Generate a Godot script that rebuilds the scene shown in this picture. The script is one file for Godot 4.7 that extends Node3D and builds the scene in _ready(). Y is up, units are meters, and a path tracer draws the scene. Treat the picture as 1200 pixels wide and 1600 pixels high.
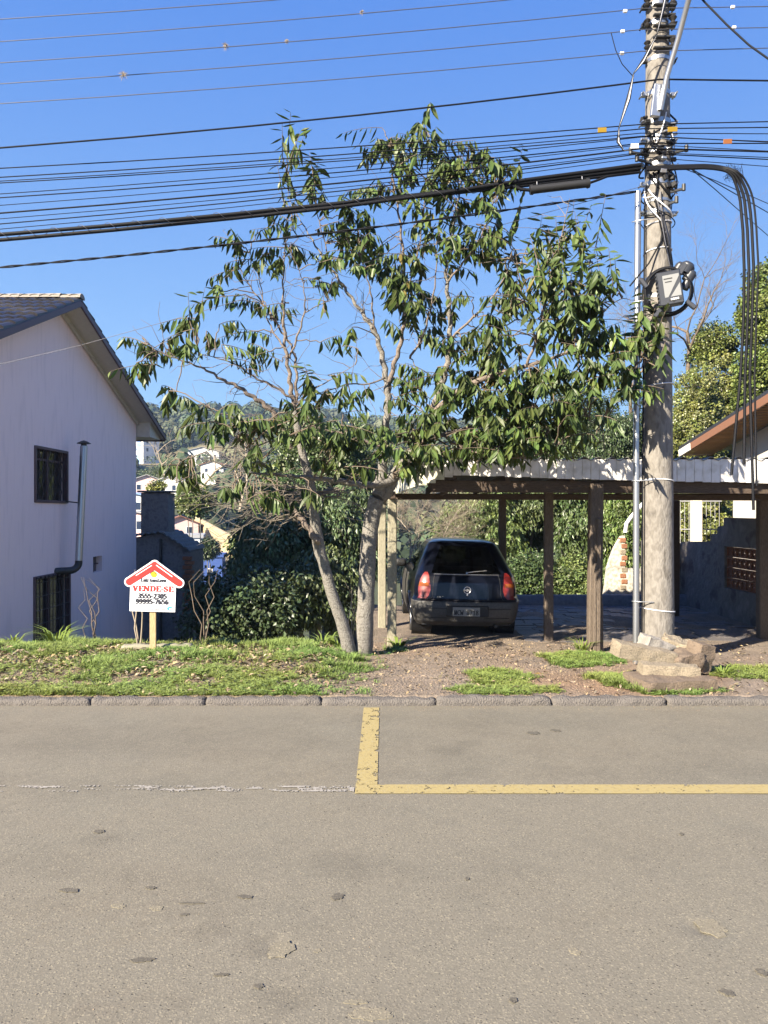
extends Node3D

# ---------------------------------------------------------------- mesh building
class MB:
	var v := PackedVector3Array()
	var n := PackedVector3Array()
	var c := PackedColorArray()
	var col := Color(1, 1, 1)
	var colored := false

	func tri(a: Vector3, b: Vector3, d: Vector3, na: Vector3, nb: Vector3, nd: Vector3):
		if (b - a).cross(d - a).dot(na + nb + nd) > 0.0:
			v.append(a); v.append(d); v.append(b)
			n.append(na); n.append(nd); n.append(nb)
		else:
			v.append(a); v.append(b); v.append(d)
			n.append(na); n.append(nb); n.append(nd)
		if colored:
			c.append(col); c.append(col); c.append(col)

	func flat(a: Vector3, b: Vector3, d: Vector3, toward: Vector3):
		var g := (b - a).cross(d - a).normalized()
		if g.dot(toward) < 0: g = -g
		tri(a, b, d, g, g, g)

	func quad(a: Vector3, b: Vector3, d: Vector3, e: Vector3, nn: Vector3):
		tri(a, b, d, nn, nn, nn)
		tri(a, d, e, nn, nn, nn)

	func quadn(a: Vector3, b: Vector3, d: Vector3, e: Vector3, na: Vector3, nb: Vector3, nd: Vector3, ne: Vector3):
		tri(a, b, d, na, nb, nd)
		tri(a, d, e, na, nd, ne)

	func box(ce: Vector3, s: Vector3, bs := Basis(), bev := 0.0):
		var h := s * 0.5
		var q := Vector3(bev, bev, bev)
		var inn := h - q
		for ax in 3:
			var a1 := (ax + 1) % 3
			var a2 := (ax + 2) % 3
			for sg in [-1.0, 1.0]:
				var p := []
				for k in [[-1, -1], [1, -1], [1, 1], [-1, 1]]:
					var o := Vector3()
					o[ax] = sg * h[ax]; o[a1] = k[0] * inn[a1]; o[a2] = k[1] * inn[a2]
					p.append(ce + bs * o)
				var nn := Vector3(); nn[ax] = sg
				quad(p[0], p[1], p[2], p[3], (bs * nn).normalized())
		if bev <= 0.0: return
		for ax in 3:
			var a1 := (ax + 1) % 3
			var a2 := (ax + 2) % 3
			for s1 in [-1.0, 1.0]:
				for s2 in [-1.0, 1.0]:
					var p := []
					for k in [[0, -1], [0, 1], [1, 1], [1, -1]]:
						var o := Vector3()
						o[ax] = k[1] * inn[ax]
						o[a1] = s1 * (h[a1] if k[0] == 0 else inn[a1])
						o[a2] = s2 * (inn[a2] if k[0] == 0 else h[a2])
						p.append(ce + bs * o)
					var nn := Vector3(); nn[a1] = s1; nn[a2] = s2
					quad(p[0], p[1], p[2], p[3], (bs * nn).normalized())
		for sx in [-1.0, 1.0]:
			for sy in [-1.0, 1.0]:
				for sz in [-1.0, 1.0]:
					var sv := Vector3(sx, sy, sz)
					var a := ce + bs * (sv * Vector3(h.x, inn.y, inn.z))
					var b := ce + bs * (sv * Vector3(inn.x, h.y, inn.z))
					var d := ce + bs * (sv * Vector3(inn.x, inn.y, h.z))
					var nn := (bs * sv).normalized()
					tri(a, b, d, nn, nn, nn)

	# a beam between two points, w across, h high
	func beam(a: Vector3, b: Vector3, w: float, h: float, bev := 0.004, upv := Vector3.UP):
		var z := (b - a).normalized()
		if absf(z.dot(upv)) > 0.98: upv = Vector3.BACK
		var x := upv.cross(z).normalized()
		var y := z.cross(x)
		box((a + b) * 0.5, Vector3(w, h, a.distance_to(b)), Basis(x, y, z), bev)

	func tube(p: Array, r, sides := 8, caps := true):
		var cnt := p.size()
		var rings := []
		var norms := []
		var t: Vector3 = (p[1] - p[0]).normalized()
		var x := t.cross(Vector3.UP if absf(t.y) < 0.9 else Vector3.RIGHT).normalized()
		for i in cnt:
			var t2: Vector3
			if i == 0: t2 = p[1] - p[0]
			elif i == cnt - 1: t2 = p[i] - p[i - 1]
			else: t2 = p[i + 1] - p[i - 1]
			t2 = t2.normalized()
			x = (x - t2 * x.dot(t2)).normalized()
			var y := t2.cross(x)
			var rr: float = r[i] if r is Array else r
			var ring := []
			var nr := []
			for k in sides:
				var a := TAU * k / sides
				var d := x * cos(a) + y * sin(a)
				ring.append(p[i] + d * rr); nr.append(d)
			rings.append(ring); norms.append(nr)
		for i in cnt - 1:
			for k in sides:
				var k2 := (k + 1) % sides
				quadn(rings[i][k], rings[i][k2], rings[i + 1][k2], rings[i + 1][k], norms[i][k], norms[i][k2], norms[i + 1][k2], norms[i + 1][k])
		if caps:
			for e in [0, cnt - 1]:
				var nn: Vector3 = (p[0] - p[1]).normalized() if e == 0 else (p[cnt - 1] - p[cnt - 2]).normalized()
				for k in range(1, sides - 1):
					tri(rings[e][0], rings[e][k], rings[e][k + 1], nn, nn, nn)

	# profile of (radius, height) turned about an axis
	func lathe(prof: Array, sides := 20, at := Vector3.ZERO, bs := Basis()):
		for i in prof.size() - 1:
			var p: Vector2 = prof[i]
			var q: Vector2 = prof[i + 1]
			var e := q - p
			var nn := Vector2(e.y, -e.x).normalized()
			for k in sides:
				var a := TAU * k / sides
				var b := TAU * (k + 1) / sides
				var da := Vector3(cos(a), 0, sin(a))
				var db := Vector3(cos(b), 0, sin(b))
				var na := bs * (da * nn.x + Vector3.UP * nn.y)
				var nb := bs * (db * nn.x + Vector3.UP * nn.y)
				quadn(at + bs * (da * p.x + Vector3.UP * p.y), at + bs * (db * p.x + Vector3.UP * p.y), at + bs * (db * q.x + Vector3.UP * q.y), at + bs * (da * q.x + Vector3.UP * q.y), na, nb, nb, na)

	# polygon in x,y of the basis, extruded along its z by depth (centred)
	func prism(poly: PackedVector2Array, depth: float, at := Vector3.ZERO, bs := Basis()):
		var t := Geometry2D.triangulate_polygon(poly)
		var hz := Vector3(0, 0, depth * 0.5)
		for k in range(0, t.size(), 3):
			for sg in [-1.0, 1.0]:
				var q := []
				for m in 3:
					var w := poly[t[k + m]]
					q.append(at + bs * (Vector3(w.x, w.y, 0) + hz * sg))
				var nn := bs * Vector3(0, 0, sg)
				tri(q[0], q[1], q[2], nn, nn, nn)
		var cen := 0.0
		for k in poly.size():
			cen += poly[k].cross(poly[(k + 1) % poly.size()])
		for k in poly.size():
			var a := poly[k]
			var b := poly[(k + 1) % poly.size()]
			var e := b - a
			var o := Vector2(e.y, -e.x).normalized() * (1.0 if cen > 0 else -1.0)
			var a3 := Vector3(a.x, a.y, 0)
			var b3 := Vector3(b.x, b.y, 0)
			quad(at + bs * (a3 - hz), at + bs * (b3 - hz), at + bs * (b3 + hz), at + bs * (a3 + hz), bs * Vector3(o.x, o.y, 0))

	# a worn block: rounded box pushed in and out by noise
	func rough(s: Vector3, step: float, rnd: float, amp: float, freq: float, sd: int, at := Vector3.ZERO, bs := Basis(), crisp := false):
		var nz := FastNoiseLite.new()
		nz.seed = sd; nz.frequency = freq; nz.fractal_octaves = 3
		var h := s * 0.5
		var inn := h - Vector3(rnd, rnd, rnd)
		var first := v.size()
		for ax in 3:
			var a1 := (ax + 1) % 3
			var a2 := (ax + 2) % 3
			var n1 := maxi(2, int(ceil(s[a1] / step)))
			var n2 := maxi(2, int(ceil(s[a2] / step)))
			for sg in [-1.0, 1.0]:
				var g := []
				for i in n1 + 1:
					var row := []
					for j in n2 + 1:
						var o := Vector3()
						o[ax] = sg * h[ax]
						o[a1] = lerpf(-h[a1], h[a1], float(i) / n1)
						o[a2] = lerpf(-h[a2], h[a2], float(j) / n2)
						var q := o.clamp(-inn, inn)
						var d := (o - q).normalized()
						o = q + d * rnd
						row.append(at + bs * (o + d * amp * nz.get_noise_3dv(o)))
					g.append(row)
				var out := Vector3(); out[ax] = sg
				out = bs * out
				for i in n1:
					for j in n2:
						flat(g[i][j], g[i + 1][j], g[i + 1][j + 1], out)
						flat(g[i][j], g[i + 1][j + 1], g[i][j + 1], out)
				if crisp:
					smooth(first)
					first = v.size()
		if not crisp: smooth(first)

	func smooth(first := 0):
		var sum := {}
		for k in range(first, v.size()):
			var key := (v[k] * 2000.0).round()
			sum[key] = sum.get(key, Vector3()) + n[k]
		for k in range(first, v.size()):
			n[k] = sum[(v[k] * 2000.0).round()].normalized()

	func mesh() -> ArrayMesh:
		var a := []
		a.resize(Mesh.ARRAY_MAX)
		a[Mesh.ARRAY_VERTEX] = v
		a[Mesh.ARRAY_NORMAL] = n
		if colored: a[Mesh.ARRAY_COLOR] = c
		var m := ArrayMesh.new()
		m.add_surface_from_arrays(Mesh.PRIMITIVE_TRIANGLES, a)
		return m

# ---------------------------------------------------------------- naming
var taken := {}

func numbered(called: String) -> String:
	if not taken.has(called):
		taken[called] = 0
		return called
	taken[called] += 1
	return "%s_%03d" % [called, taken[called]]

func thing(called: String, label: String, category: String, at := Vector3.ZERO, group := "") -> Node3D:
	var o := Node3D.new()
	o.name = numbered(called)
	add_child(o, true)
	o.position = at
	tag(o, label, category, group)
	return o

func tag(o: Node, label: String, category: String, group := "", kind := ""):
	if label: o.set_meta("label", label)
	if category: o.set_meta("category", category)
	if group: o.set_meta("group", group)
	if kind: o.set_meta("kind", kind)

func obj(called: String, m, mt: Material, parent: Node = self, at := Vector3.ZERO) -> MeshInstance3D:
	var o := MeshInstance3D.new()
	o.mesh = m.mesh() if m is MB else m
	o.material_override = mt
	o.name = numbered(called) if parent == self else called
	parent.add_child(o, true)
	o.position = at
	return o

func struct(o: Node, label := "") -> Node:
	o.set_meta("kind", "structure")
	if label: o.set_meta("label", label)
	return o

# many copies of one mesh; xs: Transform3D list, cs: Color list
func many(called: String, m: Mesh, mt: Material, xs: Array, cs: Array, parent: Node = self) -> MultiMeshInstance3D:
	var mm := MultiMesh.new()
	mm.transform_format = MultiMesh.TRANSFORM_3D
	mm.use_colors = true
	mm.mesh = m
	mm.instance_count = xs.size()
	for k in xs.size():
		mm.set_instance_transform(k, xs[k])
		mm.set_instance_color(k, cs[k])
	var o := MultiMeshInstance3D.new()
	o.multimesh = mm
	o.material_override = mt
	o.name = numbered(called) if parent == self else called
	parent.add_child(o, true)
	o.set_meta("kind", "stuff")
	return o

# ---------------------------------------------------------------- materials
func L(r: float, g: float, b: float) -> Color:
	return Color(r, g, b).linear_to_srgb()

func noise_tex(sd: int, freq: float, octs: int, ramp: Array, size := 512, kind := FastNoiseLite.TYPE_SIMPLEX_SMOOTH) -> NoiseTexture2D:
	var nz := FastNoiseLite.new()
	nz.seed = sd; nz.frequency = freq; nz.fractal_octaves = octs; nz.noise_type = kind
	var t := NoiseTexture2D.new()
	t.width = size; t.height = size; t.seamless = true; t.noise = nz
	if ramp:
		var g := Gradient.new()
		var off := PackedFloat32Array()
		var cols := PackedColorArray()
		for e in ramp:
			off.append(e[0]); cols.append(e[1])
		g.offsets = off; g.colors = cols
		t.color_ramp = g
	return t

var bump_fine: NoiseTexture2D
var bump_mid: NoiseTexture2D

# stops: linear colours from dark to light; size: metres that one texture covers
func stuff_mat(called: String, stops: Array, sd: int, freq: float, metres: float, rough: float, bump := 0.0, bump_tex: Texture2D = null, world := true) -> StandardMaterial3D:
	var m := StandardMaterial3D.new()
	m.resource_name = called
	if stops.size() == 1:
		m.albedo_color = stops[0]
	else:
		var ramp := []
		for k in stops.size():
			ramp.append([0.15 + 0.7 * k / (stops.size() - 1), stops[k]])
		m.albedo_texture = noise_tex(sd, freq, 5, ramp)
	m.roughness = rough
	m.uv1_triplanar = true
	m.uv1_world_triplanar = world
	m.uv1_scale = Vector3.ONE / metres
	if bump > 0.0:
		m.heightmap_enabled = true
		m.heightmap_texture = bump_tex if bump_tex else bump_fine
		m.heightmap_scale = bump
	return m

func plain(called: String, c: Color, rough := 0.6, metal := 0.0) -> StandardMaterial3D:
	var m := StandardMaterial3D.new()
	m.resource_name = called
	m.albedo_color = c; m.roughness = rough; m.metallic = metal
	return m

func leaf_mat(called: String, c: Color, rough := 0.4, back := 0.25) -> StandardMaterial3D:
	var m := plain(called, c, rough)
	m.vertex_color_use_as_albedo = true
	m.cull_mode = BaseMaterial3D.CULL_DISABLED
	if back > 0:
		m.backlight_enabled = true
		m.backlight = Color(back, back * 1.1, back * 0.35)
	return m

func wood_mat(called: String, a: Color, b: Color, sd: int, along := 1) -> StandardMaterial3D:
	var m := stuff_mat(called, [a, b, a, b], sd, 0.02, 1.0, 0.8, 0.25)
	var s := Vector3(7, 7, 7)
	s[along] = 0.5
	m.uv1_scale = s
	return m

# ---------------------------------------------------------------- ground
func prof(pts: Array, d: float) -> float:
	if d <= pts[0].x: return pts[0].y
	for k in pts.size() - 1:
		if d <= pts[k + 1].x:
			return lerpf(pts[k].y, pts[k + 1].y, (d - pts[k].x) / (pts[k + 1].x - pts[k].x))
	return pts[-1].y

var LEFT := [Vector2(6.8, .05), Vector2(7.6, .09), Vector2(8.8, .1), Vector2(9.6, .03), Vector2(10.6, -.5), Vector2(13, -1.15), Vector2(18, -1.5), Vector2(25, -4), Vector2(40, -6.5), Vector2(70, -8), Vector2(100, -7), Vector2(150, 0), Vector2(220, 13), Vector2(300, 26), Vector2(380, 44), Vector2(450, 58), Vector2(520, 60), Vector2(700, 46), Vector2(1300, 40)]
var RIGHT := [Vector2(6.8, .05), Vector2(8.5, 0), Vector2(10, -.09), Vector2(11, -.155), Vector2(15.4, -.16), Vector2(17, -1.3), Vector2(25, -4), Vector2(40, -6.5), Vector2(70, -8), Vector2(100, -7), Vector2(150, 0), Vector2(220, 13), Vector2(300, 26), Vector2(380, 44), Vector2(450, 58), Vector2(520, 60), Vector2(700, 46), Vector2(1300, 40)]
var tn := FastNoiseLite.new()

# height of the ground at x, d metres before the camera
func H(x: float, d: float) -> float:
	if d < 6.79:
		return -0.06 if d > -5.0 else 0.1
	var a := prof(LEFT, d)
	if d < 25:
		a = lerpf(a, prof(RIGHT, d), smoothstep(-.8, -.3, x))
	var far := smoothstep(100, 300, d)
	a = lerpf(a, a * clampf(1.0 - (x + 120.0) * 0.0012, .66, 1.18), far)
	a += far * 9.0 * tn.get_noise_2d(x * 0.9, d * 0.9)
	a += 0.035 * smoothstep(6.8, 7.4, d) * tn.get_noise_2d(x * 60.0, d * 60.0) * (1.0 - far)
	return a

func ground_color(x: float, d: float, rnd: float) -> Color:
	var dirt := Color(.24, .192, .15)
	var red := Color(.27, .165, .095)
	var litter := Color(.19, .15, .095)
	var wild := Color(.06, .07, .028)
	var q := tn.get_noise_2d(x * 25.0, d * 25.0 + 400.0)
	var c := dirt.lerp(red, clampf(q * 2.2, 0, 0.75) * (1.0 - smoothstep(7.4, 8.4, d) * .6))
	var left := 1.0 - smoothstep(-1.0, .1, x + q * .5)
	c = c.lerp(litter, left * .8)
	if d > 17: c = c.lerp(wild, smoothstep(17, 21, d))
	elif x < -.6: c = c.lerp(wild, smoothstep(9.8, 10.8, d))
	if d > 120:
		var e := Vector2((x + 72.0) / 26.0, (d - 262.0) / 42.0).length()
		c = c.lerp(Color(.24, .19, .1), 1.0 - smoothstep(.8, 1.1, e + q * .2))
	var k := 1.0 + rnd * 0.22
	return Color(c.r * k, c.g * k, c.b * k)

func lines(stops: Array) -> PackedFloat32Array:   # [from, step, to, step, to ...]
	var out := PackedFloat32Array()
	var x: float = stops[0]
	var k := 1
	out.append(x)
	while k < stops.size():
		var st: float = stops[k]
		var end: float = stops[k + 1]
		var cnt := maxi(1, int(round((end - x) / st)))
		for j in range(1, cnt + 1):
			out.append(lerpf(x, end, float(j) / cnt))
		x = end
		k += 2
	return out

# a sheet over xs and ds with heights and colours from two functions
func sheet(xs: PackedFloat32Array, ds: PackedFloat32Array, height: Callable, colour: Callable) -> ArrayMesh:
	var v := PackedVector3Array()
	var n := PackedVector3Array()
	var c := PackedColorArray()
	var idx := PackedInt32Array()
	var w := xs.size()
	for d in ds:
		for x in xs:
			v.append(Vector3(x, height.call(x, d), -d))
			c.append(colour.call(x, d))
	for j in ds.size():
		for i in w:
			var a := v[j * w + maxi(i - 1, 0)]
			var b := v[j * w + mini(i + 1, w - 1)]
			var e := v[maxi(j - 1, 0) * w + i]
			var f := v[mini(j + 1, ds.size() - 1) * w + i]
			n.append((b - a).cross(f - e).normalized())
	for j in ds.size() - 1:
		for i in w - 1:
			var k := j * w + i
			idx.append_array([k, k + w, k + w + 1, k, k + w + 1, k + 1])
	if n[0].y < 0:
		for k in n.size(): n[k] = -n[k]
	var arr := []
	arr.resize(Mesh.ARRAY_MAX)
	arr[Mesh.ARRAY_VERTEX] = v; arr[Mesh.ARRAY_NORMAL] = n; arr[Mesh.ARRAY_COLOR] = c; arr[Mesh.ARRAY_INDEX] = idx
	var m := ArrayMesh.new()
	m.add_surface_from_arrays(Mesh.PRIMITIVE_TRIANGLES, arr)
	return m

var rng := RandomNumberGenerator.new()
var M := {}

func _ready():
	var cam := Camera3D.new()
	cam.name = "camera"
	cam.position = Vector3(0, 1.7, 0)
	cam.fov = 67.83
	cam.near = 0.05
	cam.far = 4000
	add_child(cam)
	cam.current = true

	var sky_m := ProceduralSkyMaterial.new()
	sky_m.sky_top_color = L(.012, .057, .23)
	sky_m.sky_horizon_color = L(.129, .224, .324)
	sky_m.sky_curve = 0.29
	sky_m.ground_bottom_color = L(.08, .08, .07)
	sky_m.ground_horizon_color = L(.16, .2, .24)
	sky_m.ground_curve = 0.05
	sky_m.sun_angle_max = 12.0
	var sky := Sky.new()
	sky.sky_material = sky_m
	var env := Environment.new()
	env.background_mode = Environment.BG_SKY
	env.sky = sky
	env.tonemap_mode = Environment.TONE_MAPPER_LINEAR
	env.tonemap_exposure = 3.4
	env.sdfgi_enabled = true
	env.ssao_enabled = true
	env.ssil_enabled = true
	env.fog_enabled = true
	env.fog_density = 0.0003
	env.fog_light_color = Color(.72, .84, 1.0)
	var we := WorldEnvironment.new()
	we.name = "world_environment"
	we.environment = env
	add_child(we)

	var sun := DirectionalLight3D.new()
	sun.name = "sun"
	sun.light_color = Color(1.0, .95, .86)
	sun.light_energy = 1.6
	sun.light_angular_distance = 0.5
	sun.shadow_enabled = true
	add_child(sun)
	sun.look_at_from_position(Vector3.ZERO, Vector3(.95, -.8, -1.0), Vector3.UP)

	rng.seed = 77
	tn.seed = 5
	tn.frequency = 0.012
	tn.fractal_octaves = 4
	bump_fine = noise_tex(11, 0.05, 4, [[0.2, Color.BLACK], [0.8, Color.WHITE]])
	bump_mid = noise_tex(12, 0.02, 5, [[0.2, Color.BLACK], [0.8, Color.WHITE]])
	materials()
	ground()
	road()
	house()
	barbecue()
	carport()
	right_side()
	far_town()
	for_sale_sign()
	car()
	stones()
	utility_pole()
	cables()
	big_tree()
	bushes()
	verge_plants()

func materials():
	M.house_wall = stuff_mat("house_paint", [L(.84, .66, .655), L(.9, .71, .70), L(.91, .72, .71), L(.89, .70, .69)], 21, 0.012, 3.0, .85, .12)
	M.house_wall.uv1_scale = Vector3(.9, .13, .9)
	M.soffit = stuff_mat("painted_boards", [L(.5, .46, .4), L(.56, .52, .46)], 22, 0.02, 1.0, .7)
	M.plum = plain("plum_paint", L(.09, .05, .06), .5)
	M.tile = stuff_mat("roof_tile_glaze", [L(.02, .019, .023), L(.036, .034, .038)], 23, .02, .5, .38, .1)
	M.tile_b = stuff_mat("roof_tile_glaze_worn", [L(.034, .032, .035), L(.06, .056, .058)], 24, .02, .5, .45, .1)
	M.ridge = stuff_mat("ridge_mortar", [L(.2, .175, .15), L(.34, .31, .275), L(.17, .14, .115)], 25, .03, .4, .9, .4)
	M.iron = plain("painted_iron", L(.035, .025, .03), .5)
	M.dark_glass = plain("window_glass", Color(.02, .025, .03, .35), .04)
	M.dark_glass.transparency = BaseMaterial3D.TRANSPARENCY_ALPHA
	M.curtain = plain("curtain_cloth", L(.2, .17, .17), .9)
	M.steel = plain("galvanised_steel", L(.42, .43, .45), .33, .85)
	M.soot = plain("sooty_steel", L(.05, .05, .05), .5, .4)
	M.cement = stuff_mat("bare_cement", [L(.13, .125, .13), L(.19, .185, .19), L(.15, .145, .15)], 26, .015, 1.4, .92, .4)
	M.brick = stuff_mat("clay_brick", [L(.2, .085, .045), L(.3, .14, .075)], 27, .03, .5, .9, .5)
	M.white_board = stuff_mat("old_white_paint", [L(.52, .5, .46), L(.66, .64, .62), L(.7, .69, .68)], 28, .012, 1.2, .6, .1)
	M.white_board_b = stuff_mat("mossy_white_paint", [L(.36, .36, .24), L(.56, .55, .45), L(.62, .6, .52)], 29, .012, 1.0, .65, .15)
	M.wood_grey = wood_mat("weathered_post", L(.2, .18, .13), L(.32, .3, .22), 30)
	M.wood_dark = wood_mat("old_dark_timber", L(.07, .052, .04), L(.16, .125, .095), 31)
	M.wood_beam = wood_mat("brown_beam", L(.05, .034, .025), L(.1, .07, .05), 32, 0)
	M.wood_pale = wood_mat("pale_stake", L(.36, .25, .13), L(.46, .33, .19), 33)
	M.sheet_roof = stuff_mat("fibre_cement", [L(.12, .12, .12), L(.2, .2, .19)], 34, .02, 1.2, .9, .3)
	M.concrete = stuff_mat("pole_concrete", [L(.09, .08, .07), L(.17, .155, .138), L(.215, .198, .178), L(.135, .122, .108), L(.19, .173, .153)], 35, .012, .9, .92, .35)
	M.concrete.uv1_scale = Vector3(1.4, .5, 1.4)
	M.stone = stuff_mat("worn_granite", [L(.15, .125, .09), L(.26, .215, .155), L(.3, .255, .19)], 36, .03, .4, .92, .6)
	M.stone_grey = stuff_mat("grey_kerb_stone", [L(.17, .155, .14), L(.27, .25, .225), L(.31, .29, .265)], 37, .04, .35, .92, .6)
	M.stone_brown = stuff_mat("stained_stone", [L(.08, .06, .046), L(.17, .127, .092), L(.13, .1, .076)], 38, .03, .5, .9, .5)
	M.kerb = stuff_mat("kerb_concrete", [L(.06, .054, .05), L(.15, .133, .12), L(.09, .082, .075), L(.19, .17, .15)], 39, .16, .5, .92, 1.0)
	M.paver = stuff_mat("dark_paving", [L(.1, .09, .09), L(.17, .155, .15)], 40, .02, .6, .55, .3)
	M.black = plain("black_rubber", L(.012, .012, .013), .6)
	M.cable = plain("cable_sheath", L(.006, .0065, .009), .6)
	M.cable.metallic_specular = .3
	M.wire = plain("bare_conductor", L(.1, .1, .115), .45, .5)
	M.white = plain("white_plastic", L(.72, .72, .74), .5)
	M.yellow = plain("yellow_tag", L(.3, .185, .012), .6)
	M.orange = plain("orange_tag", L(.27, .095, .025), .6)
	M.ceramic = plain("brown_insulator", L(.03, .028, .028), .3)
	M.bark = stuff_mat("tree_bark", [L(.095, .085, .072), L(.17, .158, .14), L(.225, .212, .192), L(.14, .128, .112)], 41, .02, .5, .9, .7)
	M.bark_thin = stuff_mat("branch_bark", [L(.09, .07, .058), L(.17, .135, .11), L(.2, .165, .14)], 42, .02, .4, .9, .4)
	M.twig = plain("twig_bark", L(.15, .115, .085), .9)
	M.dead_twig = plain("dead_twig", L(.3, .25, .19), .9)
	M.grey_twig = plain("grey_twig", L(.16, .138, .112), .9)
	M.leaf = leaf_mat("glossy_leaf", L(.05, .076, .024), .42, .2)
	M.leaf.metallic_specular = .32
	M.leaf_b = leaf_mat("pale_leaf", L(.095, .125, .04), .45, .28)
	M.bush = leaf_mat("bush_leaf", L(.07, .095, .035), .42, .2)
	M.grass = leaf_mat("grass_blade", L(.205, .27, .07), .6, .4)
	M.grass_one = leaf_mat("weed_blade", L(.16, .22, .045), .5, .4)
	M.litter = leaf_mat("dead_leaf", L(.31, .24, .155), .85, 0.0)

func ground():
	var r := RandomNumberGenerator.new()
	r.seed = 3
	var xs := lines([-1500, 200, -500, 40, -260, 12, -60, 3, -12, .5, -7, .12, 7, .5, 14, 3, 60, 12, 260, 40, 500, 200, 1500])
	var ds := lines([-900, 200, -100, 20, -8, 2, 6.6, .18, 6.78, .02, 6.8, .1, 11.5, .25, 18, 1, 40, 4, 120, 9, 560, 40, 1300])
	var m := sheet(xs, ds, H, func(x, d): return ground_color(x, d, r.randfn() * .6))
	M.soil = stuff_mat("earth", [Color(.74, .72, .7), Color(.9, .9, .9), Color(1, 1, 1), Color(.84, .82, .8)], 51, .05, .9, .95, 1.2)
	M.soil.vertex_color_use_as_albedo = true
	struct(obj("ground", m, M.soil), "bare earth verge and driveway falling to a valley and rising to a far hill")

func road():
	var r := RandomNumberGenerator.new()
	r.seed = 9
	var nz := FastNoiseLite.new()
	nz.seed = 4; nz.frequency = .35; nz.fractal_octaves = 5
	var spots := []      # x, d, radius, shade, depth
	for q in [[-.405, 2.98, .07, 1.15, .008], [1.3, 3.12, .08, 1.12, .008], [-.33, 2.66, .08, .85, .002], [-.47, 2.98, .1, .84, .002], [.45, 5.45, .14, .84, 0], [.62, 5.6, .1, .84, 0]]:
		spots.append(q)
	for k in 40:
		spots.append([r.randf_range(-3.5, 3.5), r.randf_range(2.2, 6.3), r.randf_range(.05, .22), r.randf_range(.86, 1.1), 0])
	var xs := lines([-60, 4, -8, .5, -3.4, .035, 3.4, .5, 8, 4, 60])
	var ds := lines([-5.2, .6, 1.5, .05, 2.2, .035, 6.3, .05, 6.74])
	var hh := func(x, d):
		var h: float = .002 * nz.get_noise_2d(x * 8, d * 8)
		for s in spots:
			if s[4] > 0 and absf(x - s[0]) < s[2]:
				h -= s[4] * (1.0 - smoothstep(.4, 1.0, Vector2(x - s[0], (d - s[1])).length() / s[2]))
		return h
	var cc := func(x, d):
		var k: float = 1.0 + .16 * nz.get_noise_2d(x * .45, d * 2.4) + .1 * nz.get_noise_2d(x * 6, d * 6) + r.randf_range(-.05, .05)
		# wheel paths run along the street, dusty strips between them
		k *= 1.0 - .06 * exp(-pow((d - 3.75) / .3, 2)) + .05 * exp(-pow((d - 2.6) / .4, 2)) - .12 * exp(-pow((d - 5.6) / .8, 2)) + .12 * exp(-pow((d - 6.62) / .09, 2))
		for s in spots:
			if absf(x - s[0]) < s[2] * 1.3 and absf(d - s[1]) < s[2] * 1.3:
				var e: float = Vector2((x - s[0]) / 1.2, d - s[1]).length() / s[2]
				k *= lerpf(s[3], 1.0, smoothstep(.5, 1.1, e + .3 * nz.get_noise_2d(x * 40, d * 40)))
		var warm: float = .03 * nz.get_noise_2d(x * 1.5 + 90, d * 1.5) + .05 * exp(-pow((d - 6.65) / .1, 2))
		return Color(k * (1 + warm), k, k * (1 - warm))
	# grains bedded in dusty binder: their colours, and how far they stand up or have fallen out
	var side := 1024
	var img := Image.create_empty(side, side, false, Image.FORMAT_RGB8)
	var hgt := Image.create_empty(side, side, false, Image.FORMAT_RGB8)
	img.fill(L(.196, .178, .15))
	hgt.fill(Color(.5, .5, .5))
	for k in 95000:
		var t := r.randf()
		var w := r.randi_range(2, 5)
		var e := r.randi_range(2, 5)
		var c := L(.2, .182, .153)
		var hh0 := .5
		if t < .3: c = L(.235, .215, .18); hh0 = .62
		elif t < .55: c = L(.165, .15, .128); hh0 = .45
		elif t < .66: c = L(.3, .27, .215); hh0 = .7
		elif t < .7: c = L(.09, .08, .068); hh0 = .2; w = r.randi_range(1, 4); e = r.randi_range(1, 3)
		elif t < .712: c = L(.05, .044, .038); hh0 = .05; w = r.randi_range(2, 6); e = r.randi_range(1, 3)
		else: hh0 = r.randf_range(.42, .6); c = c * r.randf_range(.93, 1.05)
		var px := r.randi_range(0, side - 6)
		var py := r.randi_range(0, side - 6)
		for im in [[img, c], [hgt, Color(hh0, hh0, hh0)]]:
			im[0].fill_rect(Rect2i(px + (1 if w > 2 else 0), py, maxi(1, w - 2), e), im[1])
			im[0].fill_rect(Rect2i(px, py + (1 if e > 2 else 0), w, maxi(1, e - 2)), im[1])
	M.asphalt = plain("dusty_asphalt", L(.775, .765, .7), .9)
	M.asphalt.albedo_texture = ImageTexture.create_from_image(img)
	M.asphalt.heightmap_enabled = true
	M.asphalt.heightmap_texture = ImageTexture.create_from_image(hgt)
	M.asphalt.heightmap_scale = .35
	M.asphalt.uv1_triplanar = true
	M.asphalt.uv1_world_triplanar = true
	M.asphalt.uv1_scale = Vector3.ONE / 1.83
	M.asphalt.vertex_color_use_as_albedo = true
	var rd := obj("road", sheet(xs, ds, hh, cc), M.asphalt)
	struct(rd, "dusty grey asphalt street crossing the foreground")
	# oil spots and chips where the pale bed shows: ragged little sheets
	M.oil = M.asphalt.duplicate()
	M.oil.albedo_color = L(.46, .45, .42)
	M.chip = M.asphalt.duplicate()
	M.chip.albedo_color = L(.88, .85, .73)
	var st2 := struct(Node3D.new(), "oil spots and pale chipped patches on the asphalt")
	st2.name = "road_wear"
	add_child(st2)
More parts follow.
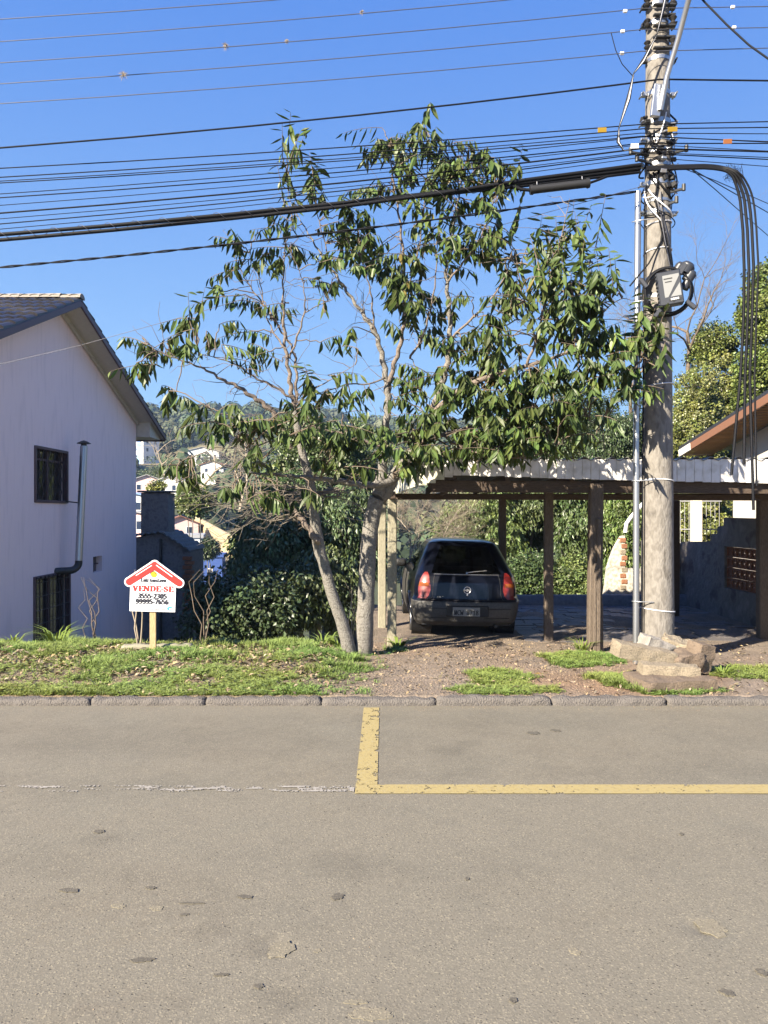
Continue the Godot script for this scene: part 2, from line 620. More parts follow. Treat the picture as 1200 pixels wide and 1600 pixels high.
	for q in [[155, 1300, 24, 6, 0], [108, 1392, 34, 8, 0], [527, 1402, 26, 11, 0], [383, 1402, 28, 7, 0], [300, 1412, 40, 4, 0], [222, 1501, 50, 8, 0], [288, 1430, 16, 5, 0], [235, 1388, 22, 5, 0], [404, 1542, 22, 8, 0], [802, 1564, 18, 9, 0], [1190, 1520, 22, 12, 0], [1136, 1552, 24, 14, 0], [868, 1142, 18, 5, 0], [833, 1146, 30, 5, 0], [345, 1524, 26, 5, 0], [730, 1374, 10, 5, 0], [1065, 1304, 8, 5, 0],
			[440, 1484, 44, 34, 1], [1112, 1450, 60, 30, 1], [580, 1585, 70, 30, 1], [185, 1416, 30, 8, 1], [245, 1419, 24, 10, 1], [496, 1486, 12, 8, 1], [898, 1487, 24, 12, 1], [555, 1566, 40, 10, 1]]:
		var d: float = 1.7 * 1190 / (q[1] - 800.0)
		var k: float = d / 1190
		var pg := PackedVector2Array()
		var ph := r.randf() * 6
		for j in 34:
			var an := TAU * j / 34.0
			var rr := 1.0 + .18 * sin(an * 2 + ph) + .12 * sin(an * 5 + ph * 2) + .07 * sin(an * 11 + ph * 3) + r.randf_range(-.07, .07)
			pg.append(Vector2(cos(an) * q[2] * .4 * k * rr, sin(an) * q[3] * .4 * k * d / 1.7 * rr))
		var mb := MB.new()
		mb.prism(pg, .003, Vector3.ZERO, Basis(Vector3.RIGHT, Vector3.FORWARD, Vector3.UP))
		obj("pale_chip" if q[4] else "oil_spot", mb, M.chip if q[4] else M.oil, st2, Vector3((q[0] - 600.0) * k, .003 if q[4] == 0 else .001, -d))
	# worn paint: little cells of paint, missing where the wear noise is high
	var wear := FastNoiseLite.new()
	wear.seed = 8; wear.frequency = 9.0; wear.fractal_octaves = 4
	M.paint_yellow = stuff_mat("yellow_road_paint", [L(.25, .2, .095), L(.32, .255, .105), L(.29, .24, .125)], 63, .08, .8, .85)
	M.paint_white = stuff_mat("white_road_paint", [L(.3, .275, .24), L(.4, .375, .34)], 64, .08, .8, .85)
	M.paint_white.albedo_color = Color(.9, .9, .9)
	for pm in [M.paint_yellow, M.paint_white]:
		pm.heightmap_enabled = true
		pm.heightmap_texture = M.asphalt.heightmap_texture
		pm.heightmap_scale = .25
		pm.uv1_scale = M.asphalt.uv1_scale
	var paint := func(called, x0, x1, d0, d1, limit, mt, label, grain):
		var mb := MB.new()
		var st := .009
		for i in int(ceil((x1 - x0) / st)):
			for j in int(ceil((d1 - d0) / st)):
				var x: float = x0 + i * st
				var d: float = d0 + j * st
				var edge: float = minf(minf(x - x0, x1 - x), minf(d - d0, d1 - d))
				if wear.get_noise_2d(x * grain, d * (1.0 if grain == 1.0 else 1.6)) + .5 * wear.get_noise_2d(x * 5, d * 5) + .4 * nz.get_noise_2d(x * 3, d * 9) > limit - (.15 if edge < .0095 else 0.0): continue
				var z := .0045
				mb.quad(Vector3(x, z, -d), Vector3(x + st, z, -d), Vector3(x + st, z, -d - st), Vector3(x, z, -d - st), Vector3.UP)
		tag(struct(obj(called, mb, mt)), label, "road marking")
	paint.call("yellow_line", -.176, 7.5, 4.587, 4.738, .59, M.paint_yellow, "worn yellow painted line along the street, marking a parking bay", 1.0)
	paint.call("yellow_line", -.176, -.05, 4.742, 6.6, .5, M.paint_yellow, "worn yellow painted stripe running from the kerb to the long yellow line", 1.0)
	paint.call("white_line", -6.5, -.19, 4.62, 4.72, -.16, M.paint_white, "almost worn away white painted line left of the yellow corner", .4)
	# kerb of separate stones
	var kb := struct(Node3D.new(), "grey concrete kerb of separate stones between street and verge")
	kb.name = "kerb"
	add_child(kb)
	var x := -7.64
	var k := 0
	while x < 7.6:
		var mb := MB.new()
		mb.rough(Vector3(1.009, .24, .135), .04, .03, .022, 9.0, 100 + k)
		var o := obj("kerb_stone", mb, M.kerb, kb, Vector3(x + .5 + r.randf_range(-.004, .004), -.058 + r.randf_range(-.007, .007), -6.745 + r.randf_range(-.008, .008)))
		o.rotation = Vector3(r.randf_range(-.03, .03), r.randf_range(-.008, .008), r.randf_range(-.006, .006))
		x += 1.013
		k += 1
	# the plain run of the kerb on both sides, out of the picture
	for s in [-1, 1]:
		var mb := MB.new()
		mb.box(Vector3(s * 33.8, -.055, -6.745), Vector3(52, .22, .13), Basis(), .03)
		obj("kerb_run", mb, M.kerb, kb)

# a wall in its own plane: u along it from origin, heights top(u), holes [u0, u1, y0, y1]; nrm points outside
func wall_mesh(mb: MB, o: Vector3, u: Vector3, nrm: Vector3, length: float, base: float, top: Array, holes: Array, thick: float):
	var cuts := [0.0, length]
	for p in top: cuts.append(p.x)
	for h in holes: cuts.append(h[0]); cuts.append(h[1])
	cuts.sort()
	var at := func(a: float, y: float, deep: float) -> Vector3: return o + u * a + Vector3.UP * y - nrm * deep
	for k in cuts.size() - 1:
		var a: float = cuts[k]
		var b: float = cuts[k + 1]
		if b - a < 1e-4: continue
		var spans := []
		var y0a := base
		var hs := holes.filter(func(h): return h[0] <= a + 1e-4 and h[1] >= b - 1e-4)
		hs.sort_custom(func(p, q): return p[2] < q[2])
		for h in hs:
			spans.append([y0a, y0a, h[2], h[2]])
			y0a = h[3]
		spans.append([y0a, y0a, prof(top, a), prof(top, b)])
		for s in spans:
			for deep in [0.0, thick]:
				mb.quad(at.call(a, s[0], deep), at.call(b, s[1], deep), at.call(b, s[3], deep), at.call(a, s[2], deep), nrm if deep == 0.0 else -nrm)
		var ta := prof(top, a)
		var tb := prof(top, b)
		var up := (Vector3.UP * (b - a) - u * (tb - ta)).normalized()
		mb.quad(at.call(a, ta, 0.0), at.call(b, tb, 0.0), at.call(b, tb, thick), at.call(a, ta, thick), up)
	for h in holes:
		mb.quad(at.call(h[0], h[2], 0.0), at.call(h[1], h[2], 0.0), at.call(h[1], h[2], thick), at.call(h[0], h[2], thick), Vector3.UP)
		mb.quad(at.call(h[0], h[3], 0.0), at.call(h[1], h[3], 0.0), at.call(h[1], h[3], thick), at.call(h[0], h[3], thick), Vector3.DOWN)
		mb.quad(at.call(h[0], h[2], 0.0), at.call(h[0], h[3], 0.0), at.call(h[0], h[3], thick), at.call(h[0], h[2], thick), u)
		mb.quad(at.call(h[1], h[2], 0.0), at.call(h[1], h[3], 0.0), at.call(h[1], h[3], thick), at.call(h[1], h[2], thick), -u)
	for e in [0.0, length]:
		mb.quad(at.call(e, base, 0.0), at.call(e, prof(top, e), 0.0), at.call(e, prof(top, e), thick), at.call(e, base, thick), u * (1.0 if e > 0 else -1.0))

func house():
	var t := thing("gabled_house", "pale lilac two-storey house with dark tiled gable roof, beside the grass verge", "house", Vector3(-5.5, 0, -10.5))
	var O := Vector3(-5.5, 0, -10.5)     # the thing's base; parts are laid out from here
	var ridge_d := 2.28                  # ridge, metres behind the front wall
	var ridge_y := 5.276
	var sl := .36
	var slf := .43
	var far := 6.4
	# right gable wall with its three openings
	var top := [Vector2(0, ridge_y - slf * ridge_d - .12), Vector2(ridge_d, ridge_y - .12), Vector2(far, ridge_y - sl * (far - ridge_d) - .12)]
	var w1 := [1.47, 2.72, 1.85, 2.75]
	var w2 := [1.44, 2.82, -.42, .68]
	var w3 := [3.9, 4.36, .55, .85]
	var mb := MB.new()
	wall_mesh(mb, Vector3.ZERO, Vector3.FORWARD, Vector3.RIGHT, far, -2.2, top, [w1, w2, w3], .18)
	obj("wall", mb, M.house_wall, t)
	mb = MB.new()
	var fl := [Vector2(0, top[0].y), Vector2(9, top[0].y)]
	wall_mesh(mb, Vector3(-.183, 0, -.003), Vector3.LEFT, Vector3.BACK, 8.8, -2.2, fl, [], .18)
	obj("wall", mb, M.house_wall, t)
	mb = MB.new()
	fl = [Vector2(0, top[2].y), Vector2(9, top[2].y)]
	wall_mesh(mb, Vector3(-.183, 0, -far + .003), Vector3.LEFT, Vector3.FORWARD, 8.8, -2.2, fl, [], .18)
	obj("wall", mb, M.house_wall, t)
	mb = MB.new()
	wall_mesh(mb, Vector3(-9, 0, 0), Vector3.FORWARD, Vector3.LEFT, far, -2.2, top, [], .18)
	obj("wall", mb, M.house_wall, t)
	mb = MB.new()
	mb.box(Vector3(-4.5, 1.35, -far / 2), Vector3(8.6, .12, far - .4))
	obj("floor_slab", mb, M.cement, t)
	# windows
	for w in [w1, w2]:
		var wn := Node3D.new()
		wn.name = "window"
		t.add_child(wn, true)
		var zc: float = -(w[0] + w[1]) / 2
		var yc: float = (w[2] + w[3]) / 2
		var wd: float = w[1] - w[0]
		var ht: float = w[3] - w[2]
		mb = MB.new()
		for e in [-1, 1]:
			mb.box(Vector3(-.02, yc, zc + e * (wd / 2 - .02)), Vector3(.09, ht - .002, .045), Basis(), .004)
			mb.box(Vector3(-.02, yc + e * (ht / 2 - .02), zc), Vector3(.087, .045, wd - .09), Basis(), .004)
		mb.box(Vector3(-.075, yc, zc), Vector3(.03, ht - .09, .04))
		if w == w1:
			mb.box(Vector3(-.075, yc + ht * .28, zc), Vector3(.028, .035, wd - .09))
		obj("frame", mb, M.plum, wn)
		mb = MB.new()
		mb.box(Vector3(-.1, yc, zc), Vector3(.006, ht - .02, wd - .02))
		obj("pane", mb, M.dark_glass, wn)
		mb = MB.new()
		for k in 40:
			var z0 := zc - wd / 2 + wd * k / 40.0
			var z1 := zc - wd / 2 + wd * (k + 1) / 40.0
			var dx0 := -.16 + .02 * sin(k * 1.9)
			var dx1 := -.16 + .02 * sin((k + 1) * 1.9)
			mb.quad(Vector3(dx0, w[2], z0), Vector3(dx1, w[2], z1), Vector3(dx1, w[3], z1), Vector3(dx0, w[3], z0), Vector3(1, 0, .3 * cos(k * 1.9)).normalized())
		obj("curtain", mb, M.curtain, wn)
		# security bars: wavy uprights above, a grid below
		for k in 11:
			mb = MB.new()
			var pts := []
			var zz: float = zc - wd / 2 + wd * (k + .5) / 11.0
			for j in 17:
				pts.append(Vector3(.012, lerpf(w[2] + .03, w[3] - .03, j / 16.0), zz + (.03 * sin(j * PI / 2.0 + (PI if k % 2 else 0.0)) if w == w1 else 0.0)))
			mb.tube(pts, .007, 5)
			obj("bar", mb, M.iron, wn)
		if w == w2:
			for k in 5:
				mb = MB.new()
				mb.beam(Vector3(.014, w[2] + ht * (k + .5) / 5.0, zc - wd / 2 + .04), Vector3(.014, w[2] + ht * (k + .5) / 5.0, zc + wd / 2 - .04), .012, .012)
				obj("bar", mb, M.iron, wn)
			for k in 9:
				mb = MB.new()
				mb.box(Vector3(.03, w[3] - .03, zc - wd / 2 + wd * (k + .5) / 9.0), Vector3(.05, .035, .09), Basis(), .006)
				obj("bracket", mb, M.iron, wn)
	var sv := Node3D.new()
	sv.name = "small_window"
	t.add_child(sv, true)
	mb = MB.new()
	mb.box(Vector3(-.09, .7, -4.13), Vector3(.03, .02, .46))
	mb.box(Vector3(-.09, .7, -4.13), Vector3(.028, .3, .02))
	obj("frame", mb, M.plum, sv)
	mb = MB.new()
	mb.box(Vector3(-.12, .7, -4.13), Vector3(.006, .298, .458))
	obj("pane", mb, M.dark_glass, sv)
	# roof
	var rf := Node3D.new()
	rf.name = "roof"
	t.add_child(rf, true)
	var ox := .4
	var back_d := 7.25
	var front_d := -.62
	var fy := ridge_y - slf * (ridge_d - front_d)
	var by := ridge_y - sl * (back_d - ridge_d)
	mb = MB.new()
	var cut := PackedVector2Array([Vector2(front_d, fy - .045), Vector2(ridge_d, ridge_y - .045), Vector2(back_d, by - .045), Vector2(back_d, by - .07), Vector2(ridge_d, ridge_y - .07), Vector2(front_d, fy - .07)])
	var side := Basis(Vector3.FORWARD, Vector3.UP, Vector3.RIGHT)
	mb.prism(cut, 9.8, Vector3(-4.5, 0, 0), side)
	obj("roof_deck", mb, M.wood_dark, rf)
	# soffit boards under the overhang, and the mouldings along wall and verge
	mb = MB.new()
	cut = PackedVector2Array([Vector2(front_d, fy - .075), Vector2(ridge_d, ridge_y - .075), Vector2(back_d, by - .075), Vector2(back_d, by - .1), Vector2(ridge_d, ridge_y - .1), Vector2(front_d, fy - .1)])
	mb.prism(cut, ox - .03, Vector3(ox / 2 - .005, 0, 0), side)
	obj("soffit", mb, M.soffit, rf)
	mb = MB.new()
	cut = PackedVector2Array([Vector2(far + .02, by - .08 + sl * .8), Vector2(back_d - .03, by - .08), Vector2(back_d - .03, by - .12), Vector2(far + .02, by - .12)])
	mb.prism(cut, 9.2, Vector3(-4.3, 0, 0), side)
	obj("eave_soffit", mb, M.soffit, rf)
	for e in [[front_d, fy], [back_d, by]]:
		mb = MB.new()
		var a := Vector3(.03, ridge_y - .135, -ridge_d)
		var b := Vector3(.03, e[1] - .135, -e[0])
		if e[0] > 0: b = a.lerp(b, .83)
		mb.beam(a, b, .05, .07)
		obj("moulding", mb, M.soffit, rf)
		mb = MB.new()
		a = Vector3(ox + .01, ridge_y - .075, -ridge_d)
		b = Vector3(ox + .01, e[1] - .075, -e[0])
		mb.beam(a, b, .035, .1)
		obj("bargeboard", mb, M.plum, rf)
	mb = MB.new()
	mb.beam(Vector3(ox, by - .085, -back_d - .02), Vector3(-9.3, by - .085, -back_d - .02), .035, .12)
	obj("fascia_board", mb, M.plum, rf)
	mb = MB.new()
	mb.beam(Vector3(ox, fy - .085, -front_d + .02), Vector3(-9.3, fy - .085, -front_d + .02), .035, .12)
	obj("fascia_board", mb, M.plum, rf)
	# tiles: double-wave clay tiles in courses
	var tiles := [MB.new(), MB.new(), MB.new()]
	var tw := .33
	var tl := .36
	for q in 3:
		var tb: MB = tiles[q]
		var r := RandomNumberGenerator.new()
		r.seed = 40 + q
		var prev := []
		for i in 9:
			var x := tw * i / 8.0
			var y := .028 * absf(sin(PI * i / 4.0)) + r.randf_range(-.002, .002)
			prev.append(Vector3(x, y, 0))
		for i in 8:
			var a: Vector3 = prev[i]
			var b: Vector3 = prev[i + 1]
			var nn := Vector3(-(b.y - a.y), b.x - a.x, 0).normalized()
			var back := Vector3(0, .0, -tl - .04)
			var th := Vector3(0, -.03, 0)
			tb.quad(a + Vector3.UP * .03, b + Vector3.UP * .03, b + back, a + back, nn)
			tb.quad(a + Vector3.UP * .03, b + Vector3.UP * .03, b + th, a + th, Vector3.BACK)
		tb.quad(prev[8] + Vector3.UP * .03, prev[8] - Vector3.UP * .03, prev[8] + Vector3(0, -.03, -tl), prev[8] + Vector3(0, 0, -tl), Vector3.RIGHT)
	var tms := [tiles[0].mesh(), tiles[1].mesh(), tiles[2].mesh()]
	var slope_len := Vector2(ridge_d - front_d, ridge_y - fy).length()
	var rows := int(ceil(slope_len / tl))
	var dir := Vector3(0, ridge_y - fy, -(ridge_d - front_d)).normalized()
	var bs := Basis(Vector3.RIGHT, Vector3(0, -dir.z, dir.y), -dir)
	var rest := []
	var restc := []
	for j in rows:
		for i in 30:
			var p := Vector3(ox + .02 - tw * (i + 1), fy - .02, -front_d + .04) + dir * (tl * j)
			p += bs.y * rng.randf_range(-.004, .004)
			if i < 14:
				var o := obj("tile", tms[(i * 7 + j * 3) % 3], M.tile if (i * 5 + j * 11) % 4 else M.tile_b, rf)
				o.transform = Transform3D(bs.rotated(Vector3.UP, rng.randf_range(-.012, .012)), p)
			else:
				rest.append(Transform3D(bs, p)); restc.append(Color.WHITE)
	dir = Vector3(0, ridge_y - by, back_d - ridge_d).normalized()
	bs = Basis(Vector3.LEFT, Vector3(0, dir.z, -dir.y), -dir)
	for j in int(ceil(Vector2(back_d - ridge_d, ridge_y - by).length() / tl)):
		for i in 30:
			rest.append(Transform3D(bs, Vector3(ox + .02 - tw * i, by - .02, -back_d - .04) + dir * (tl * j))); restc.append(Color.WHITE)
	many("tiles", tms[0], M.tile, rest, restc, rf)
	for i in 28:
		mb = MB.new()
		var pr := []
		for k in 7:
			pr.append(Vector3(0, .085 * sin(PI * k / 6.0), -.11 * cos(PI * k / 6.0)))
		for k in 6:
			var nn := Vector3(0, sin(PI * (k + .5) / 6.0), -cos(PI * (k + .5) / 6.0))
			mb.quad(pr[k], pr[k + 1], pr[k + 1] * .93 - Vector3(.37, 0, 0), pr[k] * .93 - Vector3(.37, 0, 0), nn)
			mb.tri(pr[k], pr[k + 1], Vector3.ZERO, Vector3.RIGHT, Vector3.RIGHT, Vector3.RIGHT)
		obj("ridge_tile", mb, M.ridge, rf, Vector3(ox + .04 - .34 * i, ridge_y + .0 + rng.randf_range(0, .012), -ridge_d))
	# flue pipe on the wall, out of the lower window and up
	var fp := Node3D.new()
	fp.name = "flue_pipe"
	t.add_child(fp, true)
	var tip := Vector3(-5.191, 2.84, -13.17) - O
	var low := Vector3(-5.211, 0.87, -13) - O
	var pts := [tip, tip.lerp(low, .25), tip.lerp(low, .5), tip.lerp(low, .75), low]
	mb = MB.new()
	mb.tube(pts, .06, 14)
	for k in [.3, .62]:
		var p := tip.lerp(low, k)
		mb.tube([p, p + (low - tip).normalized() * .03], .064, 14)
	obj("pipe", mb, M.steel, fp)
	mb = MB.new()
	var el := [low]
	for k in 7:
		var a := k / 6.0 * PI / 2
		el.append(low + Vector3(-.1 * (1 - cos(a)), -.03 - .13 * sin(a), .13 * (1 - cos(a))))
	el.append(Vector3(-.12, low.y - .17, -2.2))
	mb.tube(el, .061, 14)
	obj("elbow", mb, M.soot, fp)
	mb = MB.new()
	mb.lathe([Vector2(.0, .1), Vector2(.05, .085), Vector2(.115, .05), Vector2(.115, .042), Vector2(.05, .06), Vector2(.045, -.02)], 18, tip)
	obj("cap", mb, M.soot, fp)
	mb = MB.new()
	mb.beam(tip.lerp(low, .5), Vector3(.0, tip.lerp(low, .5).y + .03, -2.6), .02, .02)
	obj("bracket", mb, M.soot, fp)

func barbecue():
	var t := thing("barbecue_house", "dark cement outdoor barbecue with chimney behind the corner of the lilac house", "outbuilding", Vector3(-5.2, -1.5, -17.6))
	var O := Vector3(-5.2, -1.5, -17.6)
	var a := Vector3(-5.827, 1.108, -17.6) - O
	var m := Vector3(-5.117, 1.197, -17.6) - O
	var b := Vector3(-4.481, 0.783, -17.6) - O
	var mb := MB.new()
	var pg := PackedVector2Array([Vector2(a.x, -.6), Vector2(a.x, a.y), Vector2(m.x, m.y), Vector2(b.x, b.y), Vector2(b.x, -.6)])
	mb.prism(pg, 1.3, Vector3(0, 0, -.65))
	obj("wall", mb, M.cement, t)
	mb = MB.new()
	var cw := (Vector3(-5.039, 1.7, -17.9) - Vector3(-5.686, 1.7, -17.9)).x
	mb.box(Vector3((Vector3(-5.37, 1.7, -17.9) - O).x, (Vector3(-5.37, 1.625, -17.9) - O).y, -.5), Vector3(cw, 1.05, .55), Basis(), .012)
	obj("chimney", mb, M.cement, t)
	mb = MB.new()
	mb.box(Vector3((Vector3(-5.355, 1.7, -17.9) - O).x, (Vector3(-5.355, 2.181, -17.9) - O).y, -.5), Vector3(cw + .16, .04, .7), Basis(), .008)
	obj("chimney_cap", mb, M.sheet_roof, t)
	mb = MB.new()
	mb.tube([Vector3(m.x - .03, m.y - .12, .04), Vector3(m.x - .03, -.4, .04)], .035, 8)
	obj("downpipe", mb, M.soot, t)
	# wavy roof tiles on the two slopes
	for q in [[a, m], [m, b]]:
		var dir: Vector3 = (q[1] - q[0])
		for k in 5:
			mb = MB.new()
			var p0: Vector3 = q[0] + dir * (k / 5.0)
			var p1: Vector3 = q[0] + dir * ((k + 1.08) / 5.0)
			var pr := []
			for i in 9:
				pr.append(Vector3(0, .03 * sin(i * PI / 4.0 + 1.2), .12 - 1.5 * i / 8.0))
			var cross: Vector3 = dir.normalized()
			for i in 6:
				var f0 := i / 6.0
				var f1 := (i + 1) / 6.0
				var y0 := .05 * sin(PI * f0) + .03
				var y1 := .05 * sin(PI * f1) + .03
				var z0 := Vector3(0, 0, .14)
				var z1 := Vector3(0, 0, -1.45)
				var c0: Vector3 = p0.lerp(p1, f0) + Vector3.UP * y0
				var c1: Vector3 = p0.lerp(p1, f1) + Vector3.UP * y1
				var nn := Vector3(-(c1.y - c0.y), c1.x - c0.x, 0).normalized()
				mb.quad(c0 + z0, c1 + z0, c1 + z1, c0 + z1, nn)
				mb.quad(c0 + z0, c1 + z0, c1 + z0 - Vector3.UP * .03, c0 + z0 - Vector3.UP * .03, Vector3.BACK)
			obj("roof_tile", mb, M.sheet_roof, t)
	# bricks showing along the broken right edge
	for k in 13:
		mb = MB.new()
		mb.box(Vector3.ZERO, Vector3(.2, .085, .12), Basis(), .008)
		var o := obj("brick", mb, M.brick, t, Vector3(b.x - .06 + (.05 if k % 2 else 0.0), b.y - .15 - k * .105, .01))
		o.rotation.y = rng.randf_range(-.05, .05)

func carport():
	var t := thing("carport", "open timber carport with white vertical fascia boards and corrugated roof, over the parked car", "carport", Vector3(2.4, -.15, -11.5))
	var O := Vector3(2.4, -.15, -11.5)
	var mb: MB
	# posts: foot, head, width
	var posts := [[Vector3(0.105, -0.083, -10.4), Vector3(0.114, 1.884, -10.4), .125, 0], [Vector3(-0.031, -0.212, -12.3), Vector3(-0.031, 1.927, -12.3), .13, 0], [Vector3(2.679, -0.032, -9.72), Vector3(2.704, 2.068, -9.72), .165, 1], [Vector3(2.376, -0.121, -11), Vector3(2.376, 1.996, -11), .125, 1],
		[Vector3(2.005, 0.052, -12.9), Vector3(2.005, 1.938, -12.9), .12, 1], [Vector3(5.2, -0.129, -13.6), Vector3(5.211, 1.906, -13.6), .12, 2], [Vector3(5.572, -0.182, -11.2), Vector3(5.572, 1.907, -11.2), .15, 1], [Vector3(7.2, -.2, -9.8), Vector3(7.2, 2.05, -9.8), .15, 1]]
	for p in posts:
		var pt := Node3D.new()
		pt.name = "post"
		t.add_child(pt, true)
		mb = MB.new()
		var a: Vector3 = p[0] - O - Vector3(0, .15, 0)
		var b: Vector3 = p[1] - O
		mb.beam(a, b, p[2], p[2] * .9, .012)
		obj("timber", mb, [M.wood_grey, M.wood_dark, M.wood_beam][p[3]], pt)
		if p == posts[2]:
			# split rails nailed to the rough post
			for q in [[-.075, .012, 1.0, .03], [.03, .085, .8, .05], [.09, .03, .32, .045], [-.02, .09, .55, .04]]:
				mb = MB.new()
				mb.beam(a + Vector3(q[0], 0, q[1]), a.lerp(b, q[2]) + Vector3(q[0] * .8, 0, q[1]), q[3], .04, .008)
				obj("split_rail", mb, M.wood_dark, pt)
	# beams
	var beams := [[Vector3(.6, 2.03, -9.72), Vector3(7.4, 1.99, -9.72), .07, .15], [Vector3(.2, 1.925, -11.0), Vector3(7.3, 1.9, -11.0), .07, .085], [Vector3(0, 1.96, -12.95), Vector3(7.3, 1.96, -12.95), .07, .1],
		[Vector3(0.111, 1.906, -10.2) + Vector3(0, .02, 0), Vector3(-0.021, 1.952, -12.5) + Vector3(0, .02, 0), .09, .1]]
	for q in beams:
		mb = MB.new()
		mb.beam(q[0] - O, q[1] - O, q[2], q[3], .006)
		obj("beam", mb, M.wood_beam, t)
	for k in 9:
		mb = MB.new()
		var x := .75 + k * .82
		mb.beam(Vector3(x, 2.14, -9.66) - O, Vector3(x, 2.06, -13.2) - O, .06, .1, .005)
		obj("rafter", mb, M.wood_beam, t)
	# diagonal braces at the left front corner
	mb = MB.new()
	mb.beam(Vector3(0.557, 2.052, -9.75) - O, Vector3(0.918, 2.167, -9.75) - O, .04, .1, .005)
	obj("brace", mb, M.wood_dark, t)
	mb = MB.new()
	mb.beam(Vector3(0.824, 1.975, -10.9) - O, Vector3(0.994, 2.086, -10.2) - O, .05, .08, .005)
	obj("brace", mb, M.wood_dark, t)
	# roof: corrugated sheets, each its own
	var left_x := func(d: float) -> float: return lerpf(.42, -.17, clampf((d - 9.6) / 3.0, 0, 1.75))
	var roof_y := func(d: float) -> float: return 2.37 - .045 * (d - 9.6)
	var rf := Node3D.new()
	rf.name = "roof"
	t.add_child(rf, true)
	var x0 := -.75
	var si := 0
	while x0 < 7.5:
		for part in 2:
			mb = MB.new()
			var d0: float = 9.575 if part == 0 else 12.2
			var d1: float = 12.4 if part == 0 else 13.4
			var lift := .012 * part + .005 * (si % 2)
			var steps := 24
			for i in steps:
				for j in 4:
					var da := lerpf(d0, d1, j / 4.0)
					var db := lerpf(d0, d1, (j + 1) / 4.0)
					var pts := []
					var nr := []
					for q in [[i, da], [i + 1, da], [i + 1, db], [i, db]]:
						var x: float = x0 + .92 * q[0] / steps
						x = maxf(x, left_x.call(q[1]))
						pts.append(Vector3(x, roof_y.call(q[1]) + lift + .025 * sin(x * TAU / .177), -q[1]) - O)
						nr.append(Vector3(-.88 * cos(x * TAU / .177), 1, .045).normalized())
					if pts[0].x >= pts[1].x - 1e-4 and pts[3].x >= pts[2].x - 1e-4: continue
					mb.quadn(pts[0], pts[1], pts[2], pts[3], nr[0], nr[1], nr[2], nr[3])
					var dn := Vector3(0, -.007, 0)
					mb.quadn(pts[0] + dn, pts[1] + dn, pts[2] + dn, pts[3] + dn, -nr[0], -nr[1], -nr[2], -nr[3])
					if j == 0 and part == 0: mb.quad(pts[0], pts[1], pts[1] + dn, pts[0] + dn, Vector3.BACK)
			if mb.v.size(): obj("roof_sheet", mb, M.sheet_roof, rf)
		x0 += .885
		si += 1
	# white boards: front run and left end
	var fs := Node3D.new()
	fs.name = "fascia"
	t.add_child(fs, true)
	var bm := MB.new()
	bm.box(Vector3.ZERO, Vector3(.1055, 1, .02), Basis(), .0035)
	var bmesh := bm.mesh()
	var x := .49
	var k := 0
	while x < 7.5:
		var lo := 2.065
		if x < .95: lo = lerpf(2.04, 2.165, clampf((x - .5) / .42, 0, 1))
		elif x < 3: lo = lerpf(2.165, 2.1, clampf((x - .95) / 2.0, 0, 1))
		else: lo = lerpf(2.1, 2.04, (x - 3) / 3)
		lo += rng.randf_range(-.006, .006)
		var hi := 2.365 + rng.randf_range(-.003, .003)
		var o := obj("board", bmesh, M.white_board_b if x < .72 else M.white_board, fs, Vector3(x, (lo + hi) / 2, -9.6 + rng.randf_range(-.002, .002)) - O)
		o.scale = Vector3(1, hi - lo, 1)
		o.rotation.z = rng.randf_range(-.004, .004)
		x += .1085
		k += 1
	for j in 27:
		var d := 9.68 + j * .1085
		var lo := lerpf(2.03, 1.87, j / 26.0)
		var hi: float = roof_y.call(d) - .03
		var o := obj("board", bmesh, M.white_board_b, fs, Vector3(left_x.call(d) + .004, (lo + hi) / 2, -d) - O)
		o.scale = Vector3(1, hi - lo, 1)
		o.rotation.y = PI / 2 + .195
	# paving of the right bay, low kerb wall behind
	var pv := struct(Node3D.new(), "dark paving of uneven flat stones under the carport")
	pv.name = "paving"
	add_child(pv)
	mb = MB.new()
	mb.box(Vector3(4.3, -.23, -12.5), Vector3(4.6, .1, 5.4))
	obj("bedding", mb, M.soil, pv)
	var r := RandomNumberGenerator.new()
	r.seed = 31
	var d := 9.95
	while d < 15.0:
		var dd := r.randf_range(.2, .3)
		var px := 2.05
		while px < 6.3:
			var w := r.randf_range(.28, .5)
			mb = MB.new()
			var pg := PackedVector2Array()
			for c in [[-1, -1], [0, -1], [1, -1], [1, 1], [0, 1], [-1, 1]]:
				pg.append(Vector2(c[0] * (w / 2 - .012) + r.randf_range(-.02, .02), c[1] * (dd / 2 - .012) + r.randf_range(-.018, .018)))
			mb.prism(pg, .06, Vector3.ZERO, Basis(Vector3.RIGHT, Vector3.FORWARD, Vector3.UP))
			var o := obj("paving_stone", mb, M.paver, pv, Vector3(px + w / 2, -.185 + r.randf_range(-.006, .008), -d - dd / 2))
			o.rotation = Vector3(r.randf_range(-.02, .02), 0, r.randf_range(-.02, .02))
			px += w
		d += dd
	mb = MB.new()
	mb.rough(Vector3(5.2, .5, .22), .25, .02, .015, 2.0, 81)
	tag(obj("low_wall", mb, M.cement, self, Vector3(3.9, -.2, -15.2)), "low dark cement edge wall at the back of the carport floor", "wall")

